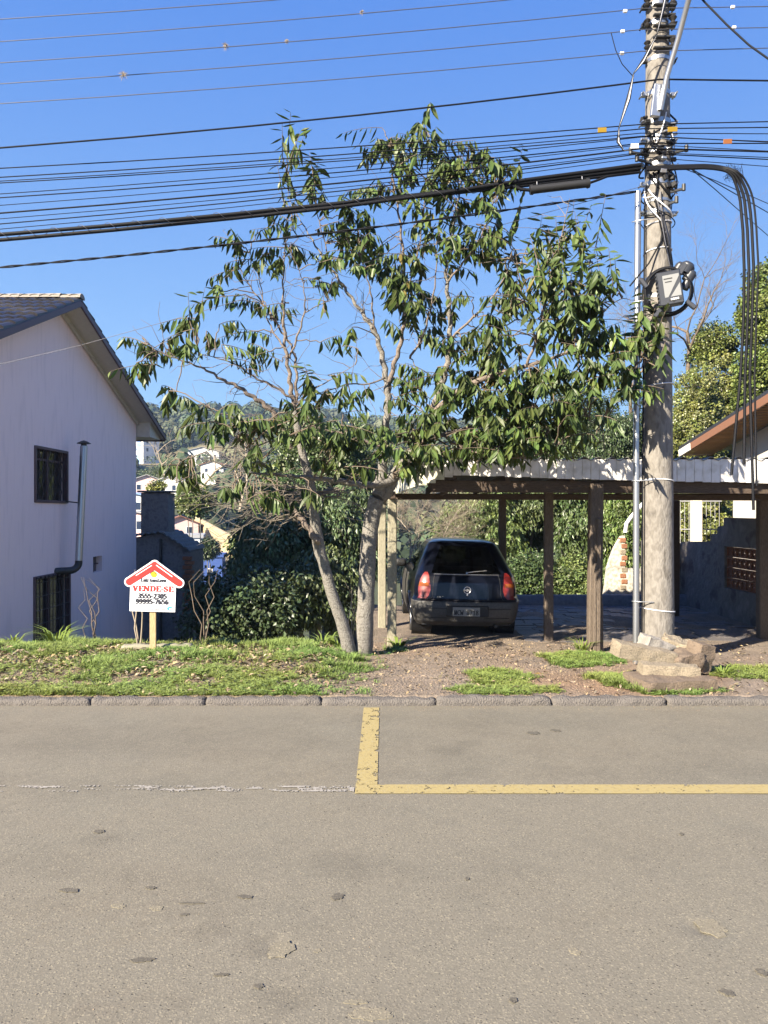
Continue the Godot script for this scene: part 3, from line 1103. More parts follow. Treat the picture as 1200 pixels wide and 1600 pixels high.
func right_side():
	var mb := MB.new()
	# boundary wall with a vent of pierced blocks, running back along the right of the carport
	var t := thing("boundary_wall", "dirty cement boundary wall with stepped top and pierced clay vent, right of the carport", "wall", Vector3(6.0, -.2, -9.0))
	var O := Vector3(6.0, -.2, -9.0)
	var top := [Vector2(0, 1.78), Vector2(4.45, 1.8), Vector2(4.46, 1.66), Vector2(4.7, 1.64), Vector2(4.71, 1.5), Vector2(4.95, 1.5), Vector2(4.96, 1.36), Vector2(6.4, 1.3)]
	var hole := [3.05, 4.42, .57, 1.3]
	wall_mesh(mb, Vector3.ZERO, Vector3.FORWARD, Vector3.LEFT, 6.4, -.5, top, [hole], .15)
	M.dirty = stuff_mat("dirty_render", [L(.08, .072, .066), L(.17, .155, .142), L(.14, .128, .118), L(.2, .185, .175)], 71, .006, 2.2, .9, .4)
	obj("wall", mb, M.dirty, t)
	var vent := MB.new()
	# one pierced block: a frame with a four-petal web
	var bw := .171
	for e in [-1, 1]:
		vent.box(Vector3(0, e * (bw / 2 - .011), 0), Vector3(.06, .02, bw - .003))
		vent.box(Vector3(0, 0, e * (bw / 2 - .011)), Vector3(.058, bw - .042, .02))
	for q in 4:
		var pts := []
		for j in 7:
			var a := j / 6.0 * PI / 2 + q * PI / 2
			var c := Vector2(1, 1).rotated(q * PI / 2) * (bw / 2 - .012)
			var p := c - Vector2(cos(a), sin(a)) * (bw / 2 - .025)
			pts.append(Vector3(0, p.y, p.x))
		for j in 6: vent.beam(pts[j], pts[j + 1], .055, .014, 0.0, Vector3.RIGHT)
	var vm := vent.mesh()
	for i in 8:
		for j in 4:
			obj("pierced_block", vm, M.brick, t, Vector3(.07, .57 + bw * (j + .5) * 1.06, -3.05 - bw * (i + .5)))
	# end wall across the back with its exposed blocks
	mb = MB.new()
	wall_mesh(mb, Vector3(-.75, 0, -6.42), Vector3.RIGHT, Vector3.BACK, .9, -.5, [Vector2(0, 1.32), Vector2(1, 1.25)], [], .14)
	obj("end_wall", mb, M.dirty, t)
	for j in 6:
		for i in 2:
			mb = MB.new()
			mb.box(Vector3.ZERO, Vector3(.24, .165, .1), Basis(), .01)
			obj("brick", mb, M.paver if (i + j) % 3 else M.brick, t, Vector3(-.62 + i * .27, .2 + j * .18, -6.4))
	# sunlit ruin of a white wall, behind the carport
	t = thing("ruined_wall", "broken sunlit white wall stub with bare bricks, behind the concrete pole", "wall", Vector3(5.0, -.4, -16.2))
	O = Vector3(5.0, -.4, -16.2)
	mb = MB.new()
	var pg := PackedVector2Array()
	for q in [[-.32, -.6], [-.35, .2], [-.3, .55], [-.26, .9], [-.2, 1.1], [-.12, 1.32], [-.02, 1.5], [.03, 1.58], [.1, 1.6], [.1, .9], [.7, .9], [.7, -.6]]:
		pg.append(Vector2(q[0], q[1]))
	mb.prism(pg, .16)
	M.old_lime = stuff_mat("old_lime_wash", [L(.3, .26, .2), L(.44, .41, .36), L(.5, .48, .44)], 76, .02, 1.0, .9, .3)
	obj("wall", mb, M.old_lime, t)
	for k in 9:
		mb = MB.new()
		mb.box(Vector3.ZERO, Vector3(.13, .1, .15), Basis(), .012)
		obj("brick", mb, M.brick if k % 3 else M.stone, t, Vector3(.06 + (.03 if k % 2 else 0.0), .5 + k * .125, .022))
	for k in 4:
		mb = MB.new()
		mb.box(Vector3.ZERO, Vector3(.2, .1, .14), Basis(), .015)
		obj("brick", mb, M.stone, t, Vector3(-.62 + k * .22, -.02 + .03 * (k % 2), .1))
	mb = MB.new()
	mb.tube([Vector3(5.069, 1.27, -16), Vector3(5.096, 1.458, -16), Vector3(5.19, 1.592, -16), Vector3(5.418, 1.848, -16), Vector3(5.782, 2.238, -16)], .04, 10)
	tag(obj("white_pipe", mb, M.white, self), "bent white plastic pipe above the ruined wall, left of the pole", "pipe")
	# house on the right: a gable end turned to the left, seen along its wall
	t = thing("neighbour_house", "cream house with orange bargeboard and timber soffit at right behind the carport", "house", Vector3(7.7, -.5, -16.8))
	O = Vector3(7.7, -.5, -16.8)
	M.cream = stuff_mat("cream_paint", [L(.5, .45, .39), L(.57, .52, .46)], 72, .01, 2.5, .85, .1)
	M.orange_wood = plain("orange_varnish", L(.19, .09, .052), .65)
	M.soffit_wood = wood_mat("varnished_boards", L(.34, .19, .085), L(.46, .29, .15), 73, 0)
	var eave := Vector2(17.95, 3.0)      # metres away, height of the lower edge of the verge
	var ridge := Vector2(12.7, 3.86)
	var near := Vector2(7.6, 3.0)
	var yat := func(dd: float) -> float: return lerpf(eave.y, ridge.y, (eave.x - dd) / (eave.x - ridge.x)) if dd > ridge.x else lerpf(near.y, ridge.y, (dd - near.x) / (ridge.x - near.x))
	mb = MB.new()
	var tp := []
	for dd in [16.8, 12.7, 8.4]: tp.append(Vector2(16.8 - dd, yat.call(dd) + .5 - .02))
	wall_mesh(mb, Vector3(0, 0, 0), Vector3.BACK, Vector3.LEFT, 8.4, -1.5, tp, [], .2)
	obj("wall", mb, M.cream, t)
	for dd in [16.797, 8.403]:
		mb = MB.new()
		wall_mesh(mb, Vector3(.203, 0, 16.8 - dd), Vector3.RIGHT, Vector3.FORWARD if dd > 10 else Vector3.BACK, 7, -1.5, [Vector2(0, yat.call(dd) + .4), Vector2(7, yat.call(dd) + .4)], [], .2)
		obj("wall", mb, M.cream, t)
	for e in [eave, near]:
		var a := Vector3(6.96, e.y, -e.x) - O
		var b := Vector3(6.96, ridge.y, -ridge.x) - O
		mb = MB.new()
		mb.beam(a.lerp(b, .13 if e == eave else 0.0) + Vector3(0, .08, 0), b + Vector3(0, .08, 0), .035, .16)
		obj("bargeboard", mb, M.orange_wood, t)
		if e == eave:
			mb = MB.new()
			mb.beam(a + Vector3(0, .08, 0), a.lerp(b, .128) + Vector3(0, .08, 0), .037, .16)
			obj("bargeboard_end", mb, M.white_board, t)
		mb = MB.new()
		var off := Vector3(3.99, .2, 0)
		mb.beam(a + off, b + off, 8.0, .07)
		obj("roof", mb, M.tile, t)
		var cnt := int(a.distance_to(b) / .105)
		for k in cnt:
			mb = MB.new()
			var c := a.lerp(b, (k + .5) / cnt) + Vector3(.38, .03, 0)
			mb.box(Vector3.ZERO, Vector3(.72, .016, .1), Basis(), .003)
			var o := obj("soffit_board", mb, M.soffit_wood, t, c)
			o.rotation.x = atan2(b.y - a.y, -(b.z - a.z)) * -1.0
	M.pale_iron = plain("pale_iron", L(.3, .3, .32), .5)
	# porch pillar, white railing and garden wall beside that house
	mb = MB.new()
	mb.box(Vector3(0, 1.2, 0), Vector3(.2, 3.2, .2), Basis(), .01)
	tag(obj("porch_pillar", mb, M.cream, self, Vector3(6.97, -.8, -17.0)), "cream square pillar above the back of the boundary wall", "pillar")
	t = thing("metal_railing", "thin white metal grille railing between the cream pillar and the neighbour house wall", "railing", Vector3(7.3, .3, -17.6))
	for k in 10:
		mb = MB.new()
		mb.tube([Vector3(-.45 + k * .1, 0, 0), Vector3(-.45 + k * .1, 1.75, 0)], .006, 5)
		obj("bar", mb, M.pale_iron, t)
	for y in [.45, 1.0, 1.65]:
		mb = MB.new()
		mb.beam(Vector3(-.5, y, .015), Vector3(.5, y, .015), .02, .025)
		obj("rail", mb, M.pale_iron, t)

# a plain block of a house: walls, roof, windows with panes. at is the middle of its foot
func far_house(called: String, label: String, at: Vector3, w: float, h: float, dp: float, turn: float, wall_c: Material, roof_c: Material, cols: int, floors: int, pitch := .35, win := Vector2(.9, 1.1)):
	var t := thing(called, label, "building" if floors > 2 else "house", at)
	t.rotation.y = turn
	var mb := MB.new()
	mb.box(Vector3(0, h / 2 - 1, 0), Vector3(w, h + 2, dp))
	obj("wall", mb, wall_c, t)
	mb = MB.new()
	if pitch > 0:
		var ry := h + w * .5 * pitch
		mb.prism(PackedVector2Array([Vector2(-w / 2, h), Vector2(0, ry - .1), Vector2(w / 2, h)]), dp - .02)
		obj("gable", mb, wall_c, t)
		mb = MB.new()
		for s in [-1, 1]:
			mb.beam(Vector3(s * (w / 2 + .5), h - .5 * pitch, 0), Vector3(s * .02, ry, 0), dp + .9, .12, .0)
	else:
		mb.box(Vector3(0, h + .15, 0), Vector3(w + .3, .3, dp + .3))
	obj("roof", mb, roof_c, t)
	var shared := MB.new()
	shared.box(Vector3.ZERO, Vector3(win.x, win.y, .08))
	var sm := shared.mesh()
	var glass := MB.new()
	glass.box(Vector3.ZERO, Vector3(win.x - .16, win.y - .16, .06))
	var gm := glass.mesh()
	for side in 2:
		var run := w if side == 0 else dp
		var nn: int = cols if side == 0 else maxi(1, int(cols * dp / w))
		for i in nn:
			for j in floors:
				var u := run * ((i + .5) / nn - .5)
				var y := h * (j + .55) / floors
				var p := Vector3(u, y, dp / 2) if side == 0 else Vector3(w / 2, y, u)
				var o := obj("window", sm, M.white_board, t, p)
				if side == 1: o.rotation.y = PI / 2
				obj("pane", gm, M.far_glass, o, Vector3(0, 0, .025))

func far_town():
	M.far_glass = plain("far_window", L(.02, .03, .06), .15)
	M.far_white = stuff_mat("far_white_paint", [L(.6, .6, .6), L(.7, .7, .68)], 74, .01, 8.0, .85)
	M.far_blue = plain("far_blue_paint", L(.2, .32, .6), .8)
	M.far_pink = plain("far_pink_paint", L(.6, .42, .4), .8)
	M.far_tan = stuff_mat("far_tan_wall", [L(.34, .27, .16), L(.46, .37, .23), L(.3, .22, .12)], 75, .02, 6.0, .9)
	M.far_roof = plain("far_clay_roof", L(.2, .09, .06), .85)
	M.far_grey = plain("far_grey_roof", L(.3, .3, .31), .8)
	M.deep_blue = plain("deep_blue_paint", L(.03, .07, .24), .6)
	var g := func(px, py, d): return Vector3((px - 600.0) / 1190.0 * d, 1.7 + (800.0 - py) / 1190.0 * d, -d)
	# tower with blue stripes
	var b: Vector3 = Vector3(-86.445, 16.448, -270)
	far_house("apartment_tower", "white apartment tower with blue stripes on the far hillside, just past the lilac house", b, 9.5, 16.5, 9, -.35, M.far_white, M.far_white, 3, 6, 0.0, Vector2(1.2, 1.3))
	var mb := MB.new()
	for s in [-.27, .02, .31]:
		mb.box(Vector3(s * 9.5, 7.5, 4.55), Vector3(1.5, 17, .25))
	obj("blue_stripe", mb, M.far_blue, get_node("apartment_tower"))
	far_house("white_block", "white flat-roofed building with dark window bands, in the valley beside the barbecue", Vector3(-20.778, -6.952, -78), 4.4, 6.1, 7, .2, M.far_white, M.far_grey, 4, 4, 0.0, Vector2(.8, .6))
	far_house("blue_shed", "deep blue shed low in the valley right of the white building", Vector3(-16.728, -5.513, -74), 2.3, 2.9, 3, .1, M.deep_blue, M.deep_blue, 1, 1, 0.0, Vector2(.5, .5))
	far_house("pink_house", "small pinkish house with grey roof seen above the barbecue chimney", Vector3(-46.387, 4.851, -150), 6, 3.0, 6, .2, M.far_pink, M.far_grey, 2, 1, .35)
	far_house("lilac_cottage", "small white house with grey roof seen right of the barbecue chimney top", Vector3(-38.588, 4.641, -140), 5, 2.6, 5, -.2, M.far_white, M.far_grey, 2, 1, .35)
	far_house("valley_house", "white and blue house in the gap between lilac house and chimney, higher one", Vector3(-32.269, 0.692, -100), 3, 3.2, 5, .0, M.far_white, M.far_blue, 2, 1, .2)
	far_house("valley_house", "pale house in the gap between lilac house and chimney, lower one", Vector3(-28.966, -1.476, -90), 3, 3.0, 4, .0, M.far_pink, M.far_grey, 2, 1, .2)
	far_house("hill_house", "long white house on the far hillside, upper one of the pair right of the tower", Vector3(-55.689, 16.708, -235), 10, 3.6, 6, .1, M.far_white, M.far_grey, 4, 1, .25)
	far_house("hill_house", "long white house on the far hillside, lower one of the pair right of the tower", Vector3(-44.202, 10.776, -200), 6, 3.2, 6, -.1, M.far_white, M.far_roof, 2, 1, .3)
	far_house("far_cottage", "little clay roofed house in the valley behind the chimney", Vector3(-30.024, -2.253, -112), 5, 2.4, 5, .3, M.far_pink, M.far_roof, 2, 1, .4)
	# retaining wall of the valley street
	mb = MB.new()
	var a: Vector3 = Vector3(-29.153, -0.482, -118)
	b = Vector3(-14.259, -3.806, -84)
	mb.beam(a, b, .5, 3.0, .05)
	tag(obj("retaining_wall", mb, M.far_tan, self), "long beige retaining wall slanting along the valley street", "wall")
	mb = MB.new()
	mb.beam(a + Vector3(-.5, -1.6, 3), b + Vector3(-.5, -1.6, 3), 5.0, .1)
	struct(obj("valley_street", mb, M.asphalt, self))
	# woods on the hill
	var r := RandomNumberGenerator.new()
	r.seed = 17
	var xs := []
	var cs := []
	while xs.size() < 5200:
		var x := r.randf_range(-330, 330)
		var d := r.randf_range(95, 600)
		if absf(x) > d * .62 + 20: continue
		if Vector2((x + 72.0) / 24.0, (d - 262.0) / 40.0).length() < 1.0 and r.randf() > .04: continue
		if d < 290 and x > -d * .345 and x < -d * .17 and r.randf() > .3: continue
		if d > 110 and d < 276 and x / d > -.338 and x / d < -.292: continue
		var s := r.randf_range(2.6, 5.2) * (1.0 if d > 200 else .7)
		xs.append(Transform3D(Basis.from_euler(Vector3(r.randf_range(-.2, .2), r.randf() * TAU, 0)).scaled(Vector3(s, s * r.randf_range(.8, 1.3), s)), Vector3(x, H(x, d) + s * .7, -d)))
		var k := r.randf_range(.6, 1.35)
		var dry := r.randf() < .16
		cs.append(Color(k * 1.6, k * 1.25, k * 1.2) if dry else Color(k * r.randf_range(.8, 1.15), k, k * .9))
	var blob := MB.new()
	for k in 90:
		var u := Vector3(r.randfn(), r.randfn() * .9 + .2, r.randfn()).normalized()
		var p := u * r.randf_range(.7, 1.08)
		var t1 := u.cross(Vector3(r.randfn(), r.randfn(), r.randfn())).normalized()
		var t2 := (u.cross(t1) + u * r.randf_range(-.6, .6)).normalized()
		var q := r.randf_range(.2, .34)
		var nn := t1.cross(t2).normalized()
		if nn.dot(u) < 0: nn = -nn
		nn = (nn + u).normalized()
		blob.quad(p - t1 * q, p - t2 * q * .8, p + t1 * q, p + t2 * q * .8, nn)
	M.far_leaf = leaf_mat("far_foliage", L(.045, .062, .026), .7, 0.0)
	var wd := many("far_woods", blob.mesh(), M.far_leaf, xs, cs)
	tag(wd, "dense woods covering the far hillside beyond the valley", "woods", "", "stuff")

func lettering(text: String, fnt: String, bold: bool, mt: Material, parent: Node, centre: Vector3, w: float, h: float, fat := 0.0, bs := Basis(), depth := .002):
	var f := SystemFont.new()
	f.font_names = PackedStringArray([fnt])
	f.font_weight = 700 if bold else 400
	var m := TextMesh.new()
	m.text = text
	m.font = f
	m.font_size = 48
	m.pixel_size = .01
	m.depth = .05
	m.curve_step = 2.0
	var bb := m.get_aabb()
	var o := obj("lettering", m, mt, parent)
	var s := Vector3(w / maxf(bb.size.x, .001), h / maxf(bb.size.y, .001), depth / .05)
	o.transform = Transform3D(bs * Basis.from_scale(s), centre - bs * (s * (bb.position + bb.size / 2)))
	if fat > 0.0:     # heavier strokes: the same letters again, a hair to each side
		for e in [-1.0, -.5, .5, 1.0]:
			var p := obj("lettering", m, mt, parent)
			p.transform = o.transform.translated(bs * Vector3(e * fat, e * fat * .35, .0004 * e))

func for_sale_sign():
	var t := thing("for_sale_sign", "white house-shaped for-sale board with red roof on a wooden stake in the grass", "sign", Vector3(-2.662, 0.046, -8.75))
	var k := .007353
	var mb := MB.new()
	mb.box(Vector3(0, .2, -.03), Vector3(.072, .95, .03), Basis(), .004)
	obj("stake", mb, M.wood_pale, t)
	var bd := Node3D.new()
	bd.name = "board"
	t.add_child(bd, true)
	bd.position = Vector3(0, .51, 0)
	bd.rotation = Vector3(-.02, 0, -.025)
	M.sign_white = plain("sign_print_white", L(.72, .73, .78), .3)
	M.sign_red = plain("sign_print_red", L(.34, .024, .02), .4)
	M.sign_black = plain("sign_print_black", L(.02, .02, .03), .35)
	M.sign_yellow = plain("sign_print_yellow", L(.75, .6, .02), .35)
	M.sign_blue = plain("sign_print_blue", L(.05, .25, .6), .35)
	M.sign_pink = plain("sign_print_pink", L(.6, .15, .12), .35)
	# outline: rounded tips of the roof, straight body
	var outline := func(grow: float) -> PackedVector2Array:
		var pg := PackedVector2Array()
		var tipl := Vector2(-.275, .335)
		var tipr := Vector2(.3, .335)
		var ap := Vector2(.01, .535)
		var r := .04 + grow
		for q in [[tipr, -130, 40], [ap, 35, 145], [tipl, 140, 310]]:
			for j in 8:
				var a := deg_to_rad(lerpf(q[1], q[2], j / 7.0))
				pg.append(q[0] + Vector2(cos(a), sin(a)) * r)
		return pg
	var full: PackedVector2Array = outline.call(.018)
	full.append(Vector2(-.262, .31)); full.append(Vector2(-.262, 0)); full.append(Vector2(.262, 0)); full.append(Vector2(.262, .31))
	mb = MB.new()
	mb.prism(full, .008)
	obj("panel", mb, M.sign_white, bd)
	var red: PackedVector2Array = outline.call(0.0)
	red.append(Vector2(-.24, .31)); red.append(Vector2(.01, .474)); red.append(Vector2(.262, .31))
	mb = MB.new()
	mb.prism(red, .003, Vector3(0, 0, .0065))
	obj("red_roof_print", mb, M.sign_red, bd)
	mb = MB.new()
	for s in [[Vector2(-.2, .408), Vector2(-.02, .53)], [Vector2(.03, .535), Vector2(.22, .405)]]:
		mb.beam(Vector3(s[0].x, s[0].y, .0085), Vector3(s[1].x, s[1].y, .0085), .004, .009, 0.0)
	obj("white_line_print", mb, M.sign_white, bd)
	lettering("VENDE-SE", "Droid Serif", true, M.sign_red, bd, Vector3(.0, .262, .005), .47, .064, .005)
	lettering("3555-2305", "Droid Sans", true, M.sign_black, bd, Vector3(-.005, .178, .005), .33, .058, .0045)
	lettering("99995-7656", "Droid Sans", true, M.sign_black, bd, Vector3(-.005, .113, .005), .375, .06, .0045)
	lettering("Luiz Gustavo", "Droid Sans", true, M.sign_black, bd, Vector3(.005, .36, .005), .285, .044, .003)
	lettering("IMÓVEIS", "Droid Sans", true, M.sign_black, bd, Vector3(.0, .322, .005), .095, .018)
	# print too small to read: rows of word-long strokes
	var fine := func(y: float, x0: float, words: Array, mt: Material):
		var fb := MB.new()
		var fx := x0
		for w in words:
			fb.box(Vector3(fx + w / 2, y, .005), Vector3(w, .008, .001))
			fx += w + .012
		obj("fine_print", fb, mt, bd)
	fine.call(.321, .06, [.03, .045, .02], M.sign_black)
	fine.call(.052, -.24, [.05, .11, .07, .09, .03], M.sign_pink)
	fine.call(.026, -.24, [.03, .08, .07, .04, .06, .06], M.sign_black)
	# round emblem: dark ring, yellow disc with a red and dark swoosh
	var disc := func(c: Vector2, rx: float, ry: float, a0: float, a1: float, inner: float) -> PackedVector2Array:
		var pg := PackedVector2Array()
		for j in 17:
			var a := deg_to_rad(lerpf(a0, a1, j / 16.0))
			pg.append(c + Vector2(cos(a) * rx, sin(a) * ry))
		if inner > 0:
			for j in 17:
				var a := deg_to_rad(lerpf(a1, a0, j / 16.0))
				pg.append(c + Vector2(cos(a) * rx, sin(a) * ry) * inner)
		return pg
	mb = MB.new()
	mb.prism(disc.call(Vector2(.008, .425), .036, .034, 0, 340, 0.0), .002, Vector3(0, 0, .005))
	obj("emblem_disc", mb, M.sign_yellow, bd)
	mb = MB.new()
	mb.prism(disc.call(Vector2(.005, .43), .04, .034, 60, 200, .8), .002, Vector3(0, 0, .0062))
	obj("emblem_swoosh", mb, M.sign_black, bd)
	mb = MB.new()
	mb.prism(disc.call(Vector2(.012, .432), .026, .018, -10, 150, .45), .002, Vector3(0, 0, .0063))
	obj("emblem_flame", mb, M.sign_red, bd)
	mb = MB.new()
	mb.prism(disc.call(Vector2(.205, .038), .038, .024, -60, 250, 0.0), .002, Vector3(0, 0, .005))
	obj("blue_mark", mb, M.sign_blue, bd)
	mb = MB.new()
	mb.box(Vector3(.215, .036, .0062), Vector3(.04, .016, .001), Basis(Vector3.BACK, .2))
	obj("white_mark", mb, M.sign_white, bd)

# ---------------------------------------------------------------- car
func tab(a: Array, y: float) -> float:
	return prof(a, y)

var CW := [Vector2(.17, .72), Vector2(.24, .775), Vector2(.4, .81), Vector2(.55, .82), Vector2(.7, .815), Vector2(.84, .795), Vector2(.93, .765), Vector2(1.1, .675), Vector2(1.25, .6), Vector2(1.33, .56), Vector2(1.38, .515), Vector2(1.41, .45), Vector2(1.427, .36), Vector2(1.435, .2), Vector2(1.437, .02)]
var CR := [Vector2(.17, .16), Vector2(.24, .05), Vector2(.33, .012), Vector2(.45, 0), Vector2(.53, .012), Vector2(.56, .06), Vector2(.6, .068), Vector2(.8, .1), Vector2(.9, .14), Vector2(1.0, .235), Vector2(1.2, .435), Vector2(1.33, .555), Vector2(1.375, .58), Vector2(1.41, .68), Vector2(1.427, .85), Vector2(1.435, 1.1), Vector2(1.437, 1.45)]
var CF := [Vector2(.17, 3.6), Vector2(.25, 3.7), Vector2(.45, 3.76), Vector2(.6, 3.72), Vector2(.72, 3.6), Vector2(.82, 3.3), Vector2(.9, 2.95), Vector2(.94, 2.75), Vector2(1.1, 2.42), Vector2(1.3, 2.0), Vector2(1.38, 1.82), Vector2(1.41, 1.7), Vector2(1.427, 1.6), Vector2(1.437, 1.47)]

# point on the car's skin at height y, q going round: 0-1 rear, 1-2 corner, 2-3 right side, 4-5 front, 6-7 left side, 7-8 corner
func skin(y: float, q: float) -> Vector3:
	q = fposmod(q, 8.0)
	var w := tab(CW, y)
	var zr := tab(CR, y)
	var zf := tab(CF, y)
	var cr := minf(.2, w * .45)
	var cf := minf(.42, w * .6)
	cf = minf(cf, (zf - zr) * .3)
	cr = minf(cr, (zf - zr) * .3)
	var bow := .055
	var seg := int(q)
	var f := q - seg
	var x := 0.0
	var z := 0.0
	match seg:
		0:
			var s := f * 2 - 1
			x = s * (w - cr); z = zr + bow * s * s
		1:
			x = w - cr + cr * sin(f * PI / 2); z = zr + bow + cr * (1 - cos(f * PI / 2))
		2:
			x = w; z = lerpf(zr + bow + cr, zf - bow - cf, f)
		3:
			x = w - cf + cf * cos(f * PI / 2); z = zf - bow - cf + cf * sin(f * PI / 2)
		4:
			var s := 1 - f * 2
			x = s * (w - cf); z = zf - bow * s * s
		5:
			x = -(w - cf + cf * sin(f * PI / 2)); z = zf - bow - cf + cf * cos(f * PI / 2)
		6:
			x = -w; z = lerpf(zf - bow - cf, zr + bow + cr, f)
		7:
			x = -(w - cr + cr * cos(f * PI / 2)); z = zr + bow + cr * (1 - sin(f * PI / 2))
	var tp := 1.0
	if z > 2.6: tp -= .08 * pow((z - 2.6) / 1.2, 2)
	if z < .9: tp -= lerpf(.05, .135, smoothstep(.545, .62, y)) * pow((.9 - z) / .9, 2)
	return Vector3(x * tp, y, -z)

func skin_n(y: float, q: float) -> Vector3:
	var a := skin(y, q + .015) - skin(y, q - .015)
	var b := skin(minf(y + .008, 1.437), q) - skin(y - .008, q)
	var n := b.cross(a)
	if n.length() < 1e-9: return Vector3.UP
	n = n.normalized()
	var out := skin(y, q) - Vector3(0, minf(y, .8), -1.8)
	return n if n.dot(out) > 0 else -n

# a patch lying just off the skin; edge(t) gives [q0, q1] at height share t
func skin_patch(y0: float, y1: float, rows: int, cols: int, off: float, edge: Callable, bulge := 0.0) -> MB:
	var mb := MB.new()
	for j in rows:
		for i in cols:
			var p := []
			var n := []
			for c in [[i, j], [i + 1, j], [i + 1, j + 1], [i, j + 1]]:
				var ty: float = float(c[1]) / rows
				var e: Array = edge.call(ty)
				var tq: float = float(c[0]) / cols
				var y := lerpf(y0, y1, ty)
				var q := lerpf(e[0], e[1], tq)
				var nn := skin_n(y, q)
				var bb := bulge * sqrt(maxf(0.0, 1.0 - pow(2 * tq - 1, 4))) * sqrt(maxf(0.0, 1.0 - pow(2 * ty - 1, 4)))
				p.append(skin(y, q) + nn * (off + bb)); n.append(nn)
			mb.quadn(p[0], p[1], p[2], p[3], n[0], n[1], n[2], n[3])
	return mb

func car():
	var t := thing("parked_car", "dark blue hatchback parked under the carport, seen from behind", "car", Vector3(1.21, -.155, -11.1))
	t.rotation = Vector3(0, .03, -.022)
	M.paint = plain("car_paint", L(.003, .004, .009), .3)
	M.paint.metallic_specular = .35
	M.paint.clearcoat_enabled = true
	M.paint.clearcoat = .55
	M.paint.clearcoat_roughness = .06
	M.bumper = stuff_mat("bumper_plastic", [L(.05, .048, .045), L(.075, .071, .066)], 91, .02, .5, .55, 0.0, null, false)
	M.car_glass = plain("tinted_glass", Color(.008, .009, .011, .86), .03)
	M.car_glass.transparency = BaseMaterial3D.TRANSPARENCY_ALPHA
	M.red_lens = plain("red_lens", L(.17, .011, .009), .18)
	M.red_lens.clearcoat_enabled = true
	M.amber_lens = plain("amber_lens", L(.25, .065, .012), .18)
	M.chrome = plain("chrome_trim", L(.6, .6, .62), .2, .9)
	M.seat = plain("seat_cloth", L(.03, .03, .032), .9)
	M.tyre = stuff_mat("dusty_tyre", [L(.018, .017, .016), L(.035, .032, .028)], 92, .05, .3, .85, 0.0, null, false)
	# the skin, split by what each patch is made of
	var qs := []
	var cnt := [22, 8, 64, 7, 12, 7, 64, 8]
	for s in 8:
		for k in cnt[s]:
			qs.append(s + float(k) / cnt[s])
	var ys := []
	var y := .17
	while y < 1.33:
		ys.append(y); y += .0232
	ys.append_array([1.33, 1.35, 1.37, 1.385, 1.4, 1.41, 1.42, 1.427, 1.431, 1.435, 1.437])
	var body := MB.new()
	var bump := MB.new()
	var rear := MB.new()
	var fore := MB.new()
	var doors := [MB.new(), MB.new()]
	var sides := [MB.new(), MB.new(), MB.new(), MB.new()]
	var grid := []
	var gn := []
	for yy in ys:
		var a := []
		var b := []
		for q in qs:
			a.append(skin(yy, q)); b.append(skin_n(yy, q))
		grid.append(a); gn.append(b)
	var nq := qs.size()
	for j in ys.size() - 1:
		for i in nq:
			var i2 := (i + 1) % nq
			var yc: float = (ys[j] + ys[j + 1]) / 2
			var q: float = qs[i] + .5 / cnt[int(qs[i])]
			var zc: float = -(grid[j][i].z + grid[j][i2].z + grid[j + 1][i].z + grid[j + 1][i2].z) / 4
			var seg := int(q)
			var mb := body
			if (seg == 2 or seg == 6) and (Vector2(zc - .72, yc - .27).length() < .335 or Vector2(zc - 3.0, yc - .27).length() < .335): continue
			if seg == 0 and yc > .935 and yc < 1.325 and absf((q - .5) * 2) < .97: mb = rear
			elif seg == 4 and yc > .95 and yc < 1.36: mb = fore
			elif (seg == 2 or seg == 6) and yc > .945 and yc < 1.3:
				var a0 := tab(CR, yc) + .42
				var a1 := tab(CF, yc) - .3
				if zc > a0 and zc < a1:
					var second := zc > 1.62
					if absf(zc - 1.62) > .04: mb = sides[(0 if seg == 2 else 2) + (1 if second else 0)]
			elif (seg == 2 or seg == 6) and yc < .86 and yc > .24 and zc > 1.15 and zc < 2.6: mb = doors[0 if seg == 2 else 1]
			elif yc < .545 and (zc < .42 or zc > 3.3): mb = bump
			mb.quadn(grid[j][i], grid[j][i2], grid[j + 1][i2], grid[j + 1][i], gn[j][i], gn[j][i2], gn[j + 1][i2], gn[j + 1][i])
	obj("body", body, M.paint, t)
	obj("bumper", bump, M.bumper, t)
	obj("rear_window", rear, M.car_glass, t)
	obj("windscreen", fore, M.car_glass, t)
	M.paint_dusty = plain("dusty_paint", L(.06, .056, .05), .5)
	for s in doors: obj("door", s, M.paint_dusty, t)
	for s in sides: obj("side_window", s, M.car_glass, t)
	var mb := MB.new()
	mb.box(Vector3(0, .2, -1.8), Vector3(1.3, .05, 3.2))
	obj("underbody", mb, M.black, t)
	# inside: rear bench, front seats, parcel shelf, dashboard
	mb = MB.new()
	mb.box(Vector3(0, .7, -1.0), Vector3(1.2, .6, .14), Basis(Vector3.RIGHT, .2), .05)
	obj("rear_seat", mb, M.seat, t)
	for s in [-1, 1]:
		mb = MB.new()
		mb.box(Vector3(s * .34, .75, -1.9), Vector3(.46, .62, .13), Basis(Vector3.RIGHT, .2), .05)
		mb.box(Vector3(s * .34, 1.14, -1.8), Vector3(.24, .14, .09), Basis(), .03)
		obj("front_seat", mb, M.seat, t)
	mb = MB.new()
	mb.box(Vector3(0, .88, -.62), Vector3(1.2, .02, .6))
	obj("parcel_shelf", mb, M.seat, t)
	mb = MB.new()
	mb.box(Vector3(0, .85, -2.75), Vector3(1.35, .2, .35), Basis(), .05)
	obj("dashboard", mb, M.seat, t)
